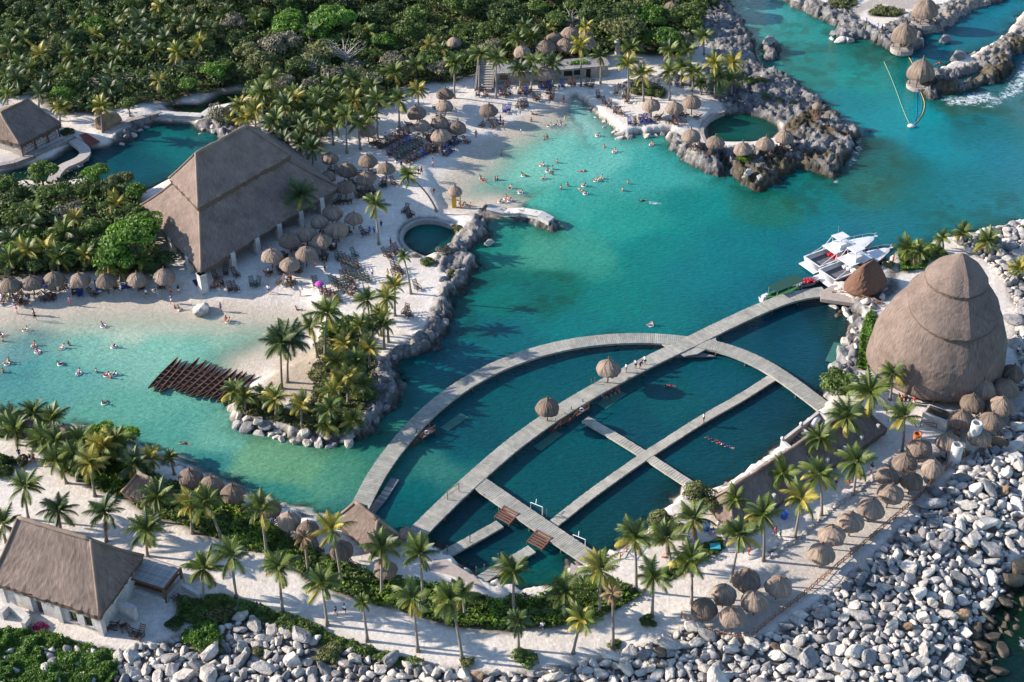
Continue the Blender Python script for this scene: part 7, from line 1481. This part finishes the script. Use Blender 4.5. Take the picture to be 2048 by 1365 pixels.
# floating lines and buoy
def rope(label, px, m, rad=.07, z=.06):
    pts = smooth([v3(*p, z) for p in px], 3); mb = MB(); o = pts[0].copy(); mb.tube([p - o for p in pts], rad, 5); tag(ob('floating_rope', mb.mesh('floating_rope', m), None, o), label, 'rope')
ROY = mat('rope_yellow', (.42, .36, .10), .7, .2, 2); ROB = mat('rope_blue', (.02, .16, .42), .7, .2, 2); ROP = mat('rope_pale_green', (.30, .48, .30), .7, .2, 2)
rope('thick yellow floating rope curving from the far shore past the jetty to the buoy', [(1806, 103), (1816, 112), (1826, 128), (1829, 150), (1830, 165), (1840, 182), (1850, 205), (1848, 222), (1838, 240), (1827, 250)], ROY, .07)
rope('blue floating rope running straight from the far shore to the buoy', [(1816, 100), (1824, 115), (1831, 130), (1832, 165), (1833, 200), (1834, 230), (1828, 248)], ROB, .035)
rope('second blue floating rope bowing outward near the jetty', [(1830, 150), (1836, 180), (1845, 205), (1842, 228), (1828, 249)], ROB, .035)
rope('pale green floating line on the open side of the buoy', [(1768, 124), (1780, 150), (1792, 180), (1806, 220), (1819, 249)], ROP, .04)
rope('faint floating line linking the far shore to the pale green line', [(1804, 106), (1785, 116), (1768, 124)], ROP, .03)
g = v3(1822, 253, .15); mb = MB(); mb.lathe([(.0, .55), (.5, .45), (.75, .15), (.6, -.15), (0, -.2)], 14); tag(ob('buoy', mb.mesh('buoy', WHITE, True), None, g, None, (1, .8, .8)), 'white buoy where the yellow and blue floating ropes meet', 'buoy')
# sun umbrellas and beach clutter
g = G(640, 584); root = thing('sun_parasol', 'magenta parasol open over the deckchairs', 'parasol', g); mb = MB(); mb.lathe([(.03, 1.9), (.45, 1.78), (.75, 1.5), (.73, 1.45)], 10); ob('canopy', mb.mesh('canopy', mat('magenta_cloth', (.40, .05, .30), .7, .15, 3)), root); mb = MB(); mb.tube([(0, 0, 0), (0, 0, 2.1)], .03, 5); ob('pole', mb.mesh('pole', METAL), root)
for px, py, k_, lb in ((1430, 1097, 'turquoise', 'turquoise blue sign panel lying in the green strip by the pens'), (1412, 1060, 'blue', 'blue bin on the small visitor beach'), (1568, 1036, 'blue', 'round blue bin behind the long pen-side hall')):
    g = G(px, py); mb = MB()
    if 'panel' in lb: mb.box((0, 0, .35), (1.3, 1.0, .12)); mb.box((0, 0, .12), (1.0, .8, .3))
    else: mb.lathe([(.4, 0), (.5, .9), (.52, 1.0), (.1, 1.08), (0, 1.08)], 12)
    tag(ob('sign_panel' if 'panel' in lb else 'bin', mb.mesh('bin', CM[k_]), None, g), lb, 'sign' if 'panel' in lb else 'bin')
for i, (px, py) in enumerate(((93, 573), (198, 581), (208, 581), (160, 583), (248, 578), (393, 569), (1084, 176), (1120, 178), (1092, 171), (893, 300), (912, 283), (1302, 246))):
    g = G(px, py); mb = MB(); mb.box((0, 0, .25), (.7, 1.6, .16)); mb.box((0, .5, .36), (.6, .4, .1)); c_ = ['blue', 'white', 'navy'][i % 3]; o = ob('beach_towel', mb.mesh('beach_towel', CM[c_]), None, g, (0, 0, rnd.uniform(0, 3))); later(o, f'{c_} towel bundle on the sand', px, py, 'towel', 'towels left on the beach')
g = G(75, 1268); 
mb = MB(); me = crown_mesh('blossoms', mat('bougainvillea_pink', (.55, .04, .18), .7, .25, 2, trans=.3), 77, leaves=500, ls=.09); o = ob('flowering_bush', me, None, G(77, 1258), None, (1.3, 1.1, 1.2)); tag(o, 'pink flowering bougainvillea bush against the seaside hut wall', 'flowering bush')
# outside seats by the seaside hut
for px, py in ((232, 1258), (250, 1263), (265, 1270), (283, 1272), (352, 1205), (362, 1208)): chair(px, py, 'w', rnd.uniform(0, 6))
rubble_wall('yard_wall', 'white stone yard wall stub beside the seaside hut', [(236, 1222), (275, 1243)], 2.0, .6, WALL)
rubble_wall('yard_wall', 'low white wall running from the veranda to the palms', [(365, 1178), (402, 1198)], .8, .35, WALL)
rubble_wall('yard_wall', 'broken white wall ruins in front of the seaside hut', [(5, 1240), (22, 1222), (60, 1248), (50, 1262)], 1.2, .5, WALL)
finish_labels()
